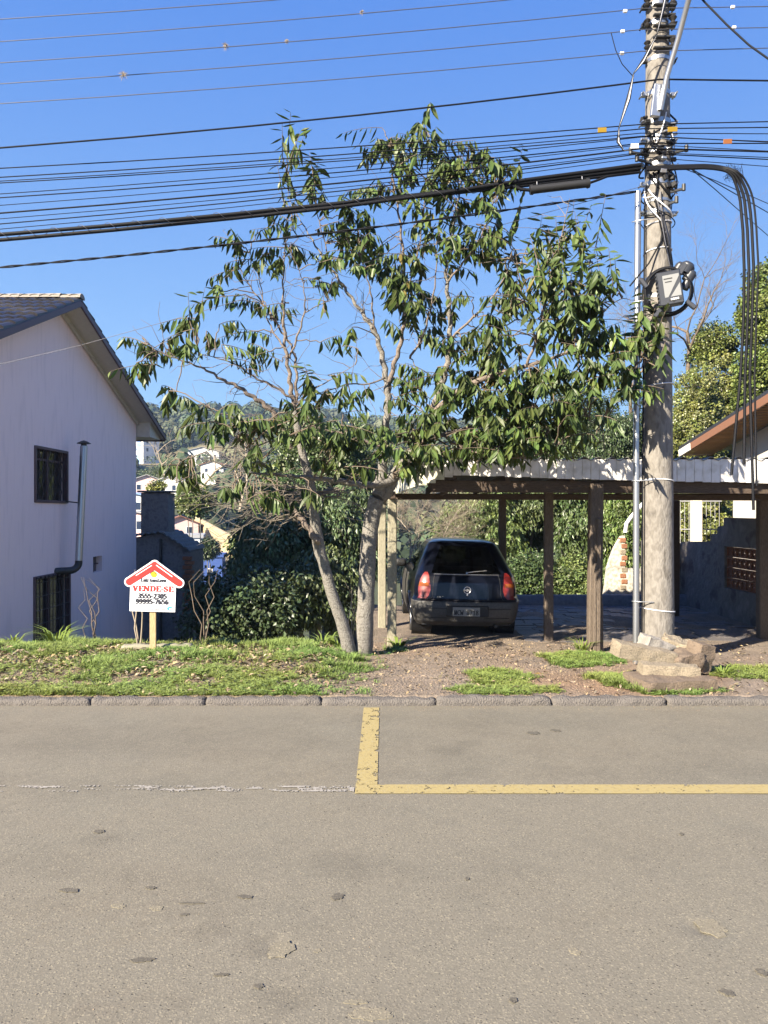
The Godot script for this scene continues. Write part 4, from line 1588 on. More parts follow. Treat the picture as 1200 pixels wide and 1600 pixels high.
	# lamps
	for s in [-1, 1]:
		var e := func(ty: float) -> Array:
			var f := sqrt(maxf(0.02, sin(PI * clampf(ty * .93 + .05, 0, 1))))
			var a := 7.6 - .22 * f + .12 * ty
			var b := lerpf(7.85, 8.06, f) - .1 * ty
			return [a, b] if s < 0 else [1.0 - (a - 8.0), 1.0 - (b - 8.0)]
		var lamp := obj("tail_lamp", skin_patch(.57, .95, 14, 10, .004, e, .018), M.red_lens, t)
		var e2 := func(ty: float) -> Array:
			var g: Array = e.call(.46 + ty * .16)
			return [lerpf(g[0], g[1], .08), lerpf(g[0], g[1], .9)]
		obj("amber_band", skin_patch(.57 + .38 * .46, .57 + .38 * .6, 4, 8, .0245, e2), M.amber_lens, lamp)
		var e3 := func(_ty: float) -> Array: return [3.55, 3.95] if s > 0 else [5.05, 5.45]
		obj("headlamp", skin_patch(.58, .72, 4, 6, .012, e3, .02), M.chrome, t)
		# mirror
		mb = MB.new()
		mb.rough(Vector3(.2, .14, .11), .03, .05, .0, 1.0, 7, Vector3(s * .86, .95, -2.45))
		mb.beam(Vector3(s * .7, .9, -2.45), Vector3(s * .82, .93, -2.45), .05, .04)
		obj("wing_mirror", mb, M.black, t)
	# seams: tailgate outline, step of the bumper
	for s in [-1, 1]:
		mb = MB.new()
		var pts := []
		for k in 11:
			var yy := lerpf(.56, .93, k / 10.0)
			var q: float = .5 + s * .455
			pts.append(skin(yy, q) + skin_n(yy, q) * .001)
		mb.tube(pts, .004, 5)
		obj("tailgate_seam", mb, M.black, t)
	mb = MB.new()
	var rim := []
	for k in 25:
		var q := lerpf(-.5, 1.5, k / 24.0)
		rim.append(skin(.556, q) + skin_n(.556, q) * .002)
	mb.tube(rim, .006, 6)
	obj("bumper_gap", mb, M.black, t)
	mb = MB.new()
	rim = []
	for k in 17:
		var q := lerpf(.04, .96, k / 16.0)
		rim.append(skin(.925, q) + skin_n(.925, q) * .003)
	mb.tube(rim, .006, 6)
	obj("window_strip", mb, M.chrome, t)
	# bumper details: plate recess, plate, side grooves
	mb = MB.new()
	mb.box(skin(.4, .5) + Vector3(0, .005, -.005), Vector3(.62, .16, .03), Basis(), .01)
	obj("plate_recess", mb, M.black, t)
	var pl := Node3D.new()
	pl.name = "number_plate"
	t.add_child(pl, true)
	pl.position = skin(.4, .5) + Vector3(-.02, .0, .018)
	M.plate = plain("plate_grey", L(.2, .2, .19), .5)
	mb = MB.new()
	mb.box(Vector3.ZERO, Vector3(.4, .13, .006), Basis(), .002)
	obj("plate", mb, M.plate, pl)
	lettering("MCW 8718", "Droid Sans Mono", true, M.black, pl, Vector3(0, -.012, .003), .35, .07, .003)
	for s in [-1, 1]:
		for gy in [.44, .3]:
			mb = MB.new()
			var gr := []
			for k in 9:
				var q := lerpf(.72, 1.2, k / 8.0)
				if s < 0: q = 1.0 - q
				gr.append(skin(gy, q) + skin_n(gy, q) * .001)
			mb.tube(gr, .006, 5)
			obj("bumper_groove", mb, M.black, t)
		mb = MB.new()
		mb.beam(skin(.46, .5 + s * .235) + Vector3(0, 0, .012), skin(.33, .5 + s * .2) + Vector3(0, 0, .012), .014, .02)
		obj("plate_rib", mb, M.bumper, t)
	# emblem: ring with a bar bow
	var em := Node3D.new()
	em.name = "emblem"
	t.add_child(em, true)
	em.position = skin(.705, .5) + Vector3(0, 0, .01)
	mb = MB.new()
	var ring := []
	for k in 25:
		ring.append(Vector3(cos(TAU * k / 24.0) * .05, sin(TAU * k / 24.0) * .05, 0))
	mb.tube(ring, .008, 8, false)
	obj("ring", mb, M.chrome, em)
	mb = MB.new()
	mb.prism(PackedVector2Array([Vector2(-.044, -.006), Vector2(-.038, .01), Vector2(-.012, .01), Vector2(-.012, .02), Vector2(.016, .02), Vector2(.014, .01), Vector2(.044, .01), Vector2(.038, -.008), Vector2(.012, -.008), Vector2(.012, -.02), Vector2(-.016, -.02), Vector2(-.014, -.008)]), .01)
	obj("bow_tie", mb, M.chrome, em)
	mb = MB.new()
	mb.lathe([Vector2(0, .006), Vector2(.012, .004), Vector2(.014, -.004)], 12, skin(.635, .5) + Vector3(.0, 0, .004), Basis(Vector3.RIGHT, PI / 2))
	obj("lock", mb, M.chrome, t)
	mb = MB.new()
	mb.tube([skin(.945, .5) + Vector3(0, .012, .012), skin(.96, .62) + Vector3(0, .012, .014), skin(.975, .8) + Vector3(0, .012, .012)], .008, 6)
	mb.lathe([Vector2(0, .02), Vector2(.018, .014), Vector2(.02, -.01)], 12, skin(.94, .5) + Vector3(0, .01, .0), Basis(Vector3.RIGHT, PI / 3))
	obj("rear_wiper", mb, M.chrome, t)
	lettering("CELTA", "Droid Sans", true, M.chrome, t, skin(.6, .14) + Vector3(.02, 0, .004), .12, .02)
	# wheels
	for z in [.72, 3.0]:
		for s in [-1, 1]:
			var wh := Node3D.new()
			wh.name = "wheel"
			t.add_child(wh, true)
			wh.position = Vector3(s * .7, .272, -z)
			var ax := Basis(Vector3.UP, Vector3.RIGHT * s, Vector3.FORWARD * s).orthonormalized()
			mb = MB.new()
			mb.lathe([Vector2(.17, -.08), Vector2(.25, -.085), Vector2(.272, -.06), Vector2(.276, 0), Vector2(.272, .06), Vector2(.25, .085), Vector2(.18, .085), Vector2(.17, .06)], 32, Vector3.ZERO, ax)
			obj("tyre", mb, M.tyre, wh)
			mb = MB.new()
			mb.lathe([Vector2(0, .05), Vector2(.06, .055), Vector2(.07, .035), Vector2(.16, .05), Vector2(.178, .078), Vector2(.178, -.08), Vector2(.0, -.08)], 24, Vector3.ZERO, ax)
			obj("rim", mb, M.steel, wh)
			mb = MB.new()
			var arch := []
			for k in 19:
				var a := PI * k / 18.0 * 1.1 - .05 * PI
				var p := Vector2(z + .335 * cos(a), .27 + .335 * sin(a))
				var w := tab(CW, clampf(p.y, .18, .8))
				arch.append(Vector3(s * (w + .002) * (1.0 - (.05 * pow((.9 - p.x) / .9, 2) if p.x < .9 else 0.0) - (.08 * pow((p.x - 2.6) / 1.2, 2) if p.x > 2.6 else 0.0)), p.y, -p.x))
			mb.tube(arch, .024, 7)
			obj("wheel_arch", mb, M.paint, t)
			mb = MB.new()
			mb.lathe([Vector2(.33, .0), Vector2(.33, .3), Vector2(0, .3)], 20, Vector3(s * .78, .272, -z), Basis(Vector3.UP, Vector3.LEFT * s, Vector3.FORWARD * s).orthonormalized())
			obj("wheel_well", mb, M.black, t)
	# exhaust
	mb = MB.new()
	mb.tube([Vector3(.42, .19, .0), Vector3(.42, .2, -.5)], .022, 8)
	obj("exhaust_pipe", mb, M.soot, t)

func stones():
	var list := [
		["long pale kerb block lying tilted at the left of the stone heap by the pole", Vector3(2.644, 0.261, -7.75), Vector3(.62, .15, .24), Vector3(.06, .1, -.2), "stone", 1],
		["long pale kerb block lying in front of the stone heap, lowest and nearest the street", Vector3(2.73, 0.179, -7.3), Vector3(.55, .13, .2), Vector3(.0, -.05, -.045), "stone", 2],
		["grey rounded kerb piece leaning on top of the heap right against the pole foot", Vector3(2.891, 0.275, -8), Vector3(.42, .15, .2), Vector3(.1, .25, -.36), "stone_grey", 3],
		["brown split rock on top of the heap, right of the grey kerb piece", Vector3(3.085, 0.286, -8.05), Vector3(.28, .15, .2), Vector3(.2, -.4, -.3), "stone", 4],
		["thick pale block standing on edge at the right end of the stone heap", Vector3(3.246, 0.203, -7.85), Vector3(.2, .3, .2), Vector3(.1, .4, -.22), "stone_brown", 5],
		["dark brown flat slab under the front block of the stone heap", Vector3(2.698, 0.103, -7.2), Vector3(.72, .1, .46), Vector3(.02, .22, -.01), "stone_brown", 6],
		["dark rock wedged in the middle of the stone heap", Vector3(3.068, 0.166, -7.8), Vector3(.3, .2, .24), Vector3(.1, .3, .1), "stone_brown", 7]]
	for q in list:
		var mb := MB.new()
		mb.rough(q[2], .035, .012, .05 if q[5] in [3, 4, 7] else .022, 6.0, 200 + q[5], Vector3.ZERO, Basis(), true)
		var o := obj("stone_block", mb, M[q[4]])
		o.position = q[1]
		o.rotation = q[3]
		tag(o, q[0], "stone", "old kerb stones heaped at the pole foot")
	var mb := MB.new()
	mb.rough(Vector3(.8, .06, .12), .05, .02, .04, 5.0, 230)
	var lg := obj("fallen_board", mb, M.wood_grey)
	lg.position = Vector3(-2.67, 0.121, -8.95)
	lg.rotation = Vector3(0, .12, -.02)
	tag(lg, "weathered pale board lying in the grass behind the for-sale sign stake", "board")
	for q in [[640, 1062, .018], [838, 1075, .02], [118, 1096, .035], [713, 1069, .018]]:
		pass

var PX := 3.09
var PZ := -8.6

func pole_r(y: float) -> float:
	return lerpf(.182, .108, clampf(y / 9.5, 0, 1))

func utility_pole():
	var t := thing("utility_pole", "tall tapered concrete utility pole crowded with cables, at the right of the verge", "utility pole", Vector3(PX, -.05, PZ))
	var O := Vector3(PX, -.05, PZ)
	var mb := MB.new()
	var pr := []
	for k in 25:
		var y := -.6 + k * .44
		pr.append(Vector2(pole_r(y), y))
	pr.append(Vector2(0, pr[-1].y + .02))
	mb.lathe(pr, 32)
	obj("shaft", mb, M.concrete, t)
	# steel bands
	for q in [[335, .05, 0], [352, .022, 0], [395, .022, 0], [438, .03, 0], [466, .04, 0], [603, .02, 0], [752, .02, 0], [952, .022, 0], [150, .05, 0], [98, .04, 0], [195, .05, 0], [222, .06, 0], [240, .05, 0], [262, .04, 0], [290, .05, 0], [318, .03, 0], [42, .05, 0], [14, .05, 0]]:
		var y: float = 1.7 + (800 - q[0]) / 1190.0 * 8.6 + .05
		mb = MB.new()
		var r := pole_r(y) + .006
		var rg := []
		for k in 25:
			rg.append(Vector3(cos(TAU * k / 24.0) * r, y + (.02 * cos(TAU * k / 24.0 + q[0]) if q[1] < .03 else 0.0), sin(TAU * k / 24.0) * r))
		if q[1] < .03: mb.tube(rg, .007, 5, false)
		else: mb.lathe([Vector2(r - .006, -q[1] / 2), Vector2(r, -q[1] / 2), Vector2(r, q[1] / 2), Vector2(r - .006, q[1] / 2)], 28, Vector3(0, y, 0))
		obj("band", mb, M.white if q[1] < .03 else M.steel, t)
		if q[1] >= .04:
			for s in [-1, 1]:
				mb = MB.new()
				mb.box(Vector3(s * (r + .03), y, .02), Vector3(.06, q[1] * .9, .05), Basis(), .004)
				mb.tube([Vector3(s * (r + .05), y, -.06), Vector3(s * (r + .05), y, .09)], .011, 6)
				obj("clamp_bolt", mb, M.steel if q[0] > 120 else M.ceramic, t)
	# conduit up the left side
	mb = MB.new()
	var cx := -.265
	mb.tube([Vector3(cx + .0, -.3, .06), Vector3(cx + .005, 2.5, .06), Vector3(cx + .02, 4.6, .05), Vector3(cx + .03, 5.35, .04)], .036, 12)
	obj("conduit", mb, M.steel, t)
	mb = MB.new()
	mb.tube([Vector3(cx + .056, -.2, .09), Vector3(cx + .07, 2.5, .08), Vector3(cx + .1, 5.3, .06)], .009, 6)
	obj("earth_wire", mb, M.cable, t)
	for y in [.75, 2.1, 3.15, 4.1, 5.0]:
		mb = MB.new()
		mb.tube([Vector3(cx - .045, y, .06), Vector3(cx, y, .11), Vector3(cx + .06, y, .13), Vector3(-.1, y, .16)], .006, 5)
		obj("strap", mb, M.steel, t)
	# lamp arm
	var arm := Node3D.new()
	arm.name = "lamp_arm"
	t.add_child(arm, true)
	mb = MB.new()
	var a := Vector3(3.042, 6.122, -8.38) - O
	mb.tube([a, Vector3(3.083, 6.443, -8.3) - O, Vector3(3.15, 6.768, -8.15) - O, Vector3(3.193, 7.098, -7.95) - O, Vector3(3.193, 7.384, -7.6) - O], .03, 12)
	obj("tube", mb, M.steel, arm)
	mb = MB.new()
	mb.box(a + Vector3(-.03, .12, -.03), Vector3(.1, .36, .05), Basis(Vector3.BACK, -.12), .006)
	obj("bracket_plate", mb, M.steel, arm)
	# spool insulators of the bare lines
	for k in 5:
		var y: float = 1.7 + (800 - [-52, -22, 13, 45, 79][k]) / 1190.0 * 8.6 + .05
		mb = MB.new()
		mb.lathe([Vector2(.0, .05), Vector2(.035, .05), Vector2(.045, .035), Vector2(.02, .0), Vector2(.045, -.035), Vector2(.035, -.05), Vector2(0, -.05)], 12, Vector3(.12, y, .14))
		mb.lathe([Vector2(.0, .04), Vector2(.03, .04), Vector2(.04, .025), Vector2(.018, .0), Vector2(.04, -.025), Vector2(.03, -.04), Vector2(0, -.04)], 12, Vector3(-.15, y, .1))
		obj("insulator", mb, M.ceramic, t)
		mb = MB.new()
		mb.box(Vector3(.02, y - .06, .15), Vector3(.24, .02, .05), Basis(), .003)
		mb.box(Vector3(.02, y + .06, .15), Vector3(.24, .02, .05), Basis(), .003)
		obj("insulator_bracket", mb, M.soot, t)
	# line clamps and hooks where the telephone cables are tied
	var r := RandomNumberGenerator.new()
	r.seed = 23
	for k in 34:
		var y: float = 1.7 + (800 - r.randf_range(183, 300)) / 1190.0 * 8.6 + .05
		var an := r.randf_range(-.2, PI + .2)
		var rr := pole_r(y) + r.randf_range(.0, .05)
		mb = MB.new()
		var p := Vector3(cos(an) * rr, y, sin(an) * rr)
		mb.box(p, Vector3(r.randf_range(.03, .09), r.randf_range(.02, .06), r.randf_range(.03, .07)), Basis.from_euler(Vector3(r.randf() - .5, -an, r.randf() - .5)), .006)
		obj("line_clamp", mb, M.steel if k % 3 == 0 else M.black, t)
	for q in [[-.35, 247, .14], [.27, 243, .1], [.24, 303, .2], [.16, 322, .12], [-.28, 258, .12]]:
		mb = MB.new()
		var y: float = 1.7 + (800 - q[1]) / 1190.0 * 8.6 + .05
		mb.beam(Vector3(q[0] * .4, y - .03, .12), Vector3(q[0], y, .14), .03, .025, .003)
		mb.tube([Vector3(q[0], y - .02, .14), Vector3(q[0], y + .05, .14)], .022, 8)
		obj("hook", mb, M.soot, t)
	# slack turns of cable wound over the pole
	for k in 26:
		mb = MB.new()
		var y0: float = 1.7 + (800 - r.randf_range(185, 330)) / 1190.0 * 8.6 + .05
		var y1 := y0 + r.randf_range(-.5, .3)
		var a0 := r.randf_range(-.3, PI + .3)
		var a1 := a0 + r.randf_range(-2.4, 2.4)
		var b := r.randf_range(.01, .07)
		var pts := []
		for j in 13:
			var f := j / 12.0
			var an := lerpf(a0, a1, f)
			var rr := pole_r(y0) + .012 + b * sin(PI * f)
			pts.append(Vector3(cos(an) * rr, lerpf(y0, y1, f) - .06 * sin(PI * f), sin(an) * rr))
		mb.tube(pts, r.randf_range(.005, .011), 5)
		obj("cable_turn", mb, M.cable if k % 4 else M.white, t)
	# wires running down the front of the shaft to the box
	for k in 7:
		mb = MB.new()
		var pts := []
		var x0 := r.randf_range(-.06, .03)
		for j in 11:
			var f := j / 10.0
			var y := lerpf(5.3, 4.35, f)
			var x := lerpf(x0 - .05, .13 + .012 * k, pow(f, 1.3)) + .01 * sin(f * 6 + k)
			var rr := pole_r(y) + .012
			pts.append(Vector3(x, y, sqrt(maxf(.001, rr * rr - x * x)) + .01))
		mb.tube(pts, .007, 5)
		obj("riser_wire", mb, M.cable if k % 3 else M.wire, t)
	mb = MB.new()
	mb.tube([Vector3(.02, 5.0, .15), Vector3(-.02, 4.75, .16), Vector3(-.16, 4.5, .17), Vector3(-.36, 4.26, .14)], .01, 6)
	obj("riser_wire", mb, M.cable, t)
	# loose bundle at the upper left
	for k in 4:
		mb = MB.new()
		mb.tube([Vector3(3.087, 7.257, -8.35) - O + Vector3(.0, .05 * k, 0), Vector3(2.971, 6.896, -8.3) - O, Vector3(2.811, 6.617, -8.3) - O + Vector3(.01 * k, 0, 0), Vector3(2.727, 6.489, -8.32) - O, Vector3(2.659, 6.226, -8.35) - O + Vector3(.012 * k, 0, .01), Vector3(2.581, 5.92, -8.37) - O, Vector3(2.563, 5.77, -8.38) - O + Vector3(.01 * k, 0, 0), Vector3(2.641, 5.672, -8.38) - O, Vector3(2.824, 5.709, -8.4) - O], .007, 5)
		obj("slack_wire", mb, [M.cable, M.wire, M.white, M.cable][k], t)
	mb = MB.new()
	mb.tube([Vector3(2.506, 6.98, -8.4) - O, Vector3(2.555, 6.796, -8.4) - O, Vector3(2.626, 6.641, -8.4) - O, Vector3(2.759, 6.511, -8.42) - O], .005, 5)
	obj("slack_wire", mb, M.cable, t)
	# terminal box with its ring of spare cable
	t = thing("terminal_box", "black terminal box with pale label and ring of spare cable, strapped to the pole", "junction box", Vector3(3.122, 4.136, -8.33))
	t.rotation = Vector3(0, -.25, .13)
	mb = MB.new()
	mb.box(Vector3.ZERO, Vector3(.25, .37, .13), Basis(), .012)
	M.box_plastic = plain("box_plastic", L(.03, .033, .042), .42)
	obj("case", mb, M.box_plastic, t)
	mb = MB.new()
	for k in 9:
		mb.box(Vector3(-.128, -.16 + k * .04, .02), Vector3(.012, .012, .08))
	obj("hinge_ribs", mb, M.box_plastic, t)
	mb = MB.new()
	mb.prism(PackedVector2Array([Vector2(-.085, .13), Vector2(.085, .13), Vector2(.085, .105), Vector2(-.05, -.11), Vector2(-.085, -.11)]), .003, Vector3(.02, .01, .066))
	mb.prism(PackedVector2Array([Vector2(.085, .03), Vector2(.085, -.11), Vector2(-.025, -.11)]), .003, Vector3(.02, .01, .066))
	M.label = plain("label_paper", L(.2, .205, .21), .7)
	obj("label", mb, M.label, t)
	mb = MB.new()
	for q in [[-.03, .1, .09, .012], [-.03, .065, .07, .01], [.02, -.135, .13, .022], [.0, -.155, .02, .01]]:
		mb.box(Vector3(q[0] + .02, q[1], .068), Vector3(q[2], q[3], .003))
	obj("label_print", mb, M.black, t)
	mb = MB.new()
	for k in 4:
		mb.box(Vector3(.0 + k * .022, -.128, .069), Vector3(.015, .02, .003))
	obj("number_print", mb, M.white, t)
	for k in 4:
		mb = MB.new()
		var pts := []
		for j in 33:
			var an := TAU * j / 32.0
			pts.append(Vector3(cos(an) * (.235 + .008 * k) - .01, sin(an) * (.25 + .006 * k) - .0, -.05 - .012 * k))
		mb.tube(pts, .013, 7, false)
		obj("cable_ring", mb, M.cable, t)
	for q in [[.17, .2, .7], [-.14, -.22, .8], [-.25, .13, -.5], [.2, -.2, -.7]]:
		mb = MB.new()
		mb.box(Vector3(q[0], q[1], -.04), Vector3(.05, .13, .05), Basis(Vector3.BACK, -q[2]), .01)
		obj("cable_clip", mb, M.box_plastic, t)
	for q in [[.14, .24, .05], [.22, .22, .08], [.24, .13, .06], [.2, .05, .05]]:
		mb = MB.new()
		mb.lathe([Vector2(0, .06), Vector2(q[2] * .7, .06), Vector2(q[2], .03), Vector2(q[2], -.06), Vector2(0, -.06)], 12, Vector3(q[0], q[1], -.1), Basis(Vector3.BACK, -.7))
		obj("splice_dome", mb, M.box_plastic, t)

# pts: a hanging line through the pole. la: where it leaves on the left, ly: its height 7.4 m further left; ra, ry the same on the right
func hang(a: Vector3, far_x: float, y_far: float, z_far: float, reach: float) -> Array:
	var L0 := absf(reach - a.x)
	var u0 := absf(far_x - a.x)
	var s := (a.y - y_far) / (u0 * (1.0 - u0 / L0))
	var out := []
	var n := 22
	for k in n + 1:
		var u := L0 * pow(k / float(n), 1.4)
		var x := a.x + (u if reach > a.x else -u)
		out.append(Vector3(x, a.y - s * u * (1.0 - u / L0), lerpf(a.z, z_far, u / u0) if u < u0 else z_far))
	return out

func cables():
	# label, left end at the photo's edge (py), where it meets the pole (px, py), right-hand py at the edge, radius, material
	var list := [
		["thin bare wire, topmost of the street wires left of the pole", 30, 1008, -52, -62, .0045, "wire"],
		["thin bare wire, second from the top left of the pole", 65, 1008, -22, -30, .0045, "wire"],
		["thin bare wire, third from the top, with two tufts of air plant", 98, 1004, 13, 10, .0045, "wire"],
		["thin bare wire, fourth from the top, with one large air plant tuft", 131, 1003, 46, 43, .0045, "wire"],
		["thin bare wire, fifth from the top, lowest of the bare wires", 162, 1003, 80, 75, .0045, "wire"],
		["single thicker black cable crossing the sky alone below the bare wires", 231, 1030, 124, 126, .009, "cable"],
		["black phone cable, topmost of the dense telephone bundle", 263, 1006, 194, 190, .006, "cable"],
		["black phone cable, second of the dense bundle, with yellow tag", 277, 1006, 201, 199, .006, "cable"],
		["thin black phone cable, third from the top of the dense bundle", 283, 1002, 208, 209, .0045, "cable"],
		["black phone cable in the upper middle of the dense bundle, level with the orange tag", 286, 1003, 213, 222, .0055, "cable"],
		["thin black phone cable crossing over its neighbours in the middle of the bundle", 303, 1003, 214, 221, .0045, "cable"],
		["black phone cable in the middle of the dense bundle", 309, 1002, 224, 224, .006, "cable"],
		["thin black phone cable just under the middle of the dense bundle", 321, 1002, 226, 236, .004, "cable"],
		["thicker black phone cable in the lower half of the dense bundle", 333, 1002, 232, 237, .0085, "cable"],
		["thin black phone cable low in the dense bundle, above the splice case", 342, 1002, 238, 246, .004, "cable"],
		["black phone cable, third lowest above the heavy bundle", 350, 1002, 240, 249, .006, "cable"],
		["thin black phone cable hugging the top of the heavy bundle", 358, 1000, 246, 260, .004, "cable"]]
	for k in list.size():
		var q: Array = list[k]
		var mb := MB.new()
		var d := 8.36 + .03 * (k % 4)
		var A := Vector3((q[2] - 600.0) / 1190 * d, 1.7 + (800.0 - q[3]) / 1190 * d, -d)
		var dl := d + .1 * sin(k * 2.3)
		var lx := -600.0 / 1190 * dl
		var left := hang(A, lx, 1.7 + (800.0 - q[1]) / 1190 * dl, -dl, -33)
		var R := A + Vector3(.12, 0, 0)
		var right := hang(R, 600.0 / 1190 * d, 1.7 + (800.0 - q[4]) / 1190 * d, -d, 38)
		left.reverse()
		mb.tube(left + right, q[5], 6)
		var o := obj("overhead_cable", mb, M[q[6]])
		tag(o, q[0], "cable", "cables strung along the street poles")
	# heavy lashed bundle: three strands that part near the pole, one object
	var t := thing("cable_bundle", "heavy lashed bundle of black cables sagging across the sky and through the tree top", "cable bundle", Vector3(2.753, 5.455, -8.4), "cables strung along the street poles")
	var O: Vector3 = Vector3(2.753, 5.455, -8.4)
	for k in 3:
		var mb := MB.new()
		var A: Vector3 = Vector3(2.824, 5.484, -8.4) + Vector3(0, .03 * (k - 1), .02 * k)
		var pts := hang(A, -4.24, 1.7 + (800.0 - 368) / 1190 * 8.4, -8.4, -33)
		for j in pts.size():
			var f := smoothstep(1.2, 3.0, A.x - pts[j].x)
			pts[j] = pts[j] + Vector3(0, lerpf(0.0, [-.012, .016, -.012][k] - .03 * (k - 1), f), lerpf(0.0, [-.018, 0, .018][k] - .02 * k, f)) - O
		mb.tube(pts, .0215, 8)
		obj("strand", mb, M.cable, t)
	var mb := MB.new()
	var wrap := []
	var base := hang(Vector3(2.824, 5.484, -8.4), -4.24, 1.7 + (800.0 - 368) / 1190 * 8.4, -8.4, -33)
	for j in 340:
		var x := 1.2 - j * .02
		var i := 0
		while i < base.size() - 2 and base[i + 1].x > x: i += 1
		var f: float = clampf((base[i].x - x) / maxf(.001, base[i].x - base[i + 1].x), 0, 1)
		var p: Vector3 = base[i].lerp(base[i + 1], f)
		wrap.append(p + Vector3(0, sin(j * .42) * .042, cos(j * .42) * .042) - O)
	mb.tube(wrap, .003, 4)
	obj("lashing_wire", mb, M.wire, t)
	# splice case below it
	t = thing("splice_case", "black cylindrical splice case hanging under the heavy cable bundle left of the pole", "splice case", Vector3(1.932, 5.269, -8.36))
	O = Vector3(1.932, 5.269, -8.36)
	mb = MB.new()
	var a := Vector3(1.602, 5.234, -8.36) - O
	var b := Vector3(2.255, 5.311, -8.36) - O
	mb.tube([a, a.lerp(b, .04), a.lerp(b, .06), a.lerp(b, .94), a.lerp(b, .96), b], [.05, .055, .045, .045, .055, .05], 14)
	obj("case", mb, M.black, t)
	mb = MB.new()
	mb.tube([a, Vector3(1.512, 5.245, -8.37) - O, Vector3(1.394, 5.291, -8.38) - O], .02, 8)
	mb.tube([b, Vector3(2.356, 5.35, -8.37) - O, Vector3(2.468, 5.401, -8.39) - O, Vector3(2.718, 5.441, -8.4) - O], .014, 8)
	obj("tail", mb, M.cable, t)
	mb = MB.new()
	for f in [.12, .88]:
		mb.tube([a.lerp(b, f) + Vector3(0, .05, 0), a.lerp(b, f) + Vector3(0, .12, -.02)], .006, 5)
	obj("hanger", mb, M.steel, t)
	# twisted cable below
	t = thing("twisted_cable", "twisted pair of black cables, lowest of the wires crossing left of the pole", "cable", Vector3(2.788, 5.236, -8.4), "cables strung along the street poles")
	O = Vector3(2.788, 5.236, -8.4)
	var path := hang(O, -4.24, 1.7 + (800.0 - 418) / 1190 * 8.4, -8.4, -33)
	for k in 2:
		mb = MB.new()
		var pts := []
		for j in 420:
			var x := O.x - j * .045
			var i := 0
			while i < path.size() - 2 and path[i + 1].x > x: i += 1
			var f: float = clampf((path[i].x - x) / maxf(.001, path[i].x - path[i + 1].x), 0, 1)
			pts.append(path[i].lerp(path[i + 1], f) + Vector3(0, sin(j * .5 + k * PI) * .008, cos(j * .5 + k * PI) * .008) - O)
		mb.tube(pts, .0075, 5)
		obj("strand", mb, M.cable, t)
	# cables that leave to the right and drop
	t = thing("drooping_cables", "bundle of black cables leaving the pole to the right and hanging down with cut ends", "cable bundle", Vector3(3.255, 5.507, -8.42))
	O = Vector3(3.255, 5.507, -8.42)
	var ends := [[1143, 742], [1160, 726], [1172, 797], [1174, 760]]
	for k in 4:
		mb = MB.new()
		var e: Vector3 = Vector3((ends[k][0] - 600.0) / 1190 * 8.3, 1.7 + (800.0 - ends[k][1]) / 1190 * 8.3, -8.3 + .04 * k)
		var kx := k * 4.0
		var pts := [Vector3(2.901, 5.5, -8.42) - O, Vector3(3.247, 5.505, -8.4) - O, Vector3(3.521, 5.503, -8.38) - O, Vector3(3.709, 5.473, -8.36) - O]
		for q in [[1142 + kx * .5, 272], [1150 + kx, 288], [1157 + kx * 1.3, 315], [1161 + kx * 1.4, 360], [1163 + kx * 1.5, 420], [1162 + kx * 1.3, 500], [1157 + kx * 1.5, 590]]:
			pts.append(Vector3((q[0] - 600.0) / 1190 * 8.33, 1.7 + (800.0 - q[1]) / 1190 * 8.33, -8.33 + .02 * k) - O)
		pts.append(e - O)
		for j in pts.size(): pts[j].y += .012 * (k - 1.5) * (1.0 if j < 4 else 0.0)
		# smooth it
		var cv := Curve3D.new()
		for j in pts.size():
			var tg: Vector3 = (pts[mini(j + 1, pts.size() - 1)] - pts[maxi(j - 1, 0)]) / 6.0
			cv.add_point(pts[j], -tg, tg)
		mb.tube(Array(cv.tessellate(4, 3)), .016 if k != 3 else .011, 7)
		obj("strand", mb, M.cable, t)
	mb = MB.new()
	var r := RandomNumberGenerator.new()
	r.seed = 6
	for k in 14:
		var c: Vector3 = Vector3(3.836, 5.423, -8.36) - O
		var pts := []
		for j in 6:
			pts.append(c + Vector3(r.randf_range(-.1, .1), r.randf_range(-.1, .1), r.randf_range(-.05, .05)))
		mb.tube(pts, .002, 4)
	obj("wire_tangle", mb, M.cable, t)
	# service drops to the right and toward the street
	var drops := [["thin black service drop slanting down right from the pole to the neighbour house, upper one", [Vector3(3.318, 5.526, -8.4), Vector3(4.271, 5.732, -9.5), Vector3(5.546, 6.026, -11), Vector3(9.202, 6.805, -15)], .006],
		["thin black service drop slanting steeply down right behind the hanging cables", [Vector3(3.408, 5.506, -8.45), Vector3(4.37, 5.918, -10), Vector3(5.667, 6.389, -12), Vector3(8.874, 6.809, -16)], .006],
		["thin dark service drop slanting down right, between the other two", [Vector3(3.302, 5.52, -8.45), Vector3(4.151, 5.827, -9.5), Vector3(5.798, 6.358, -11.5), Vector3(9.202, 7.095, -15)], .005],
		["thick dark cable curving down right across the top right corner", [Vector3(3.139, 7.698, -8.3), Vector3(3.361, 7.065, -8), Vector3(3.507, 6.695, -7.8), Vector3(3.64, 6.362, -7.6), Vector3(3.762, 6.084, -7.4), Vector3(4.001, 5.411, -6.9)], .011],
		["faint thin wire rising from the lilac house gable toward the pole", [Vector3(-5.143, 3.303, -9), Vector3(-4.487, 3.428, -8.9), Vector3(-3.55, 3.615, -8.8), Vector3(-2.193, 3.959, -8.7), Vector3(0, 4.56, -8.55), Vector3(2.824, 5.286, -8.4)], .0028]]
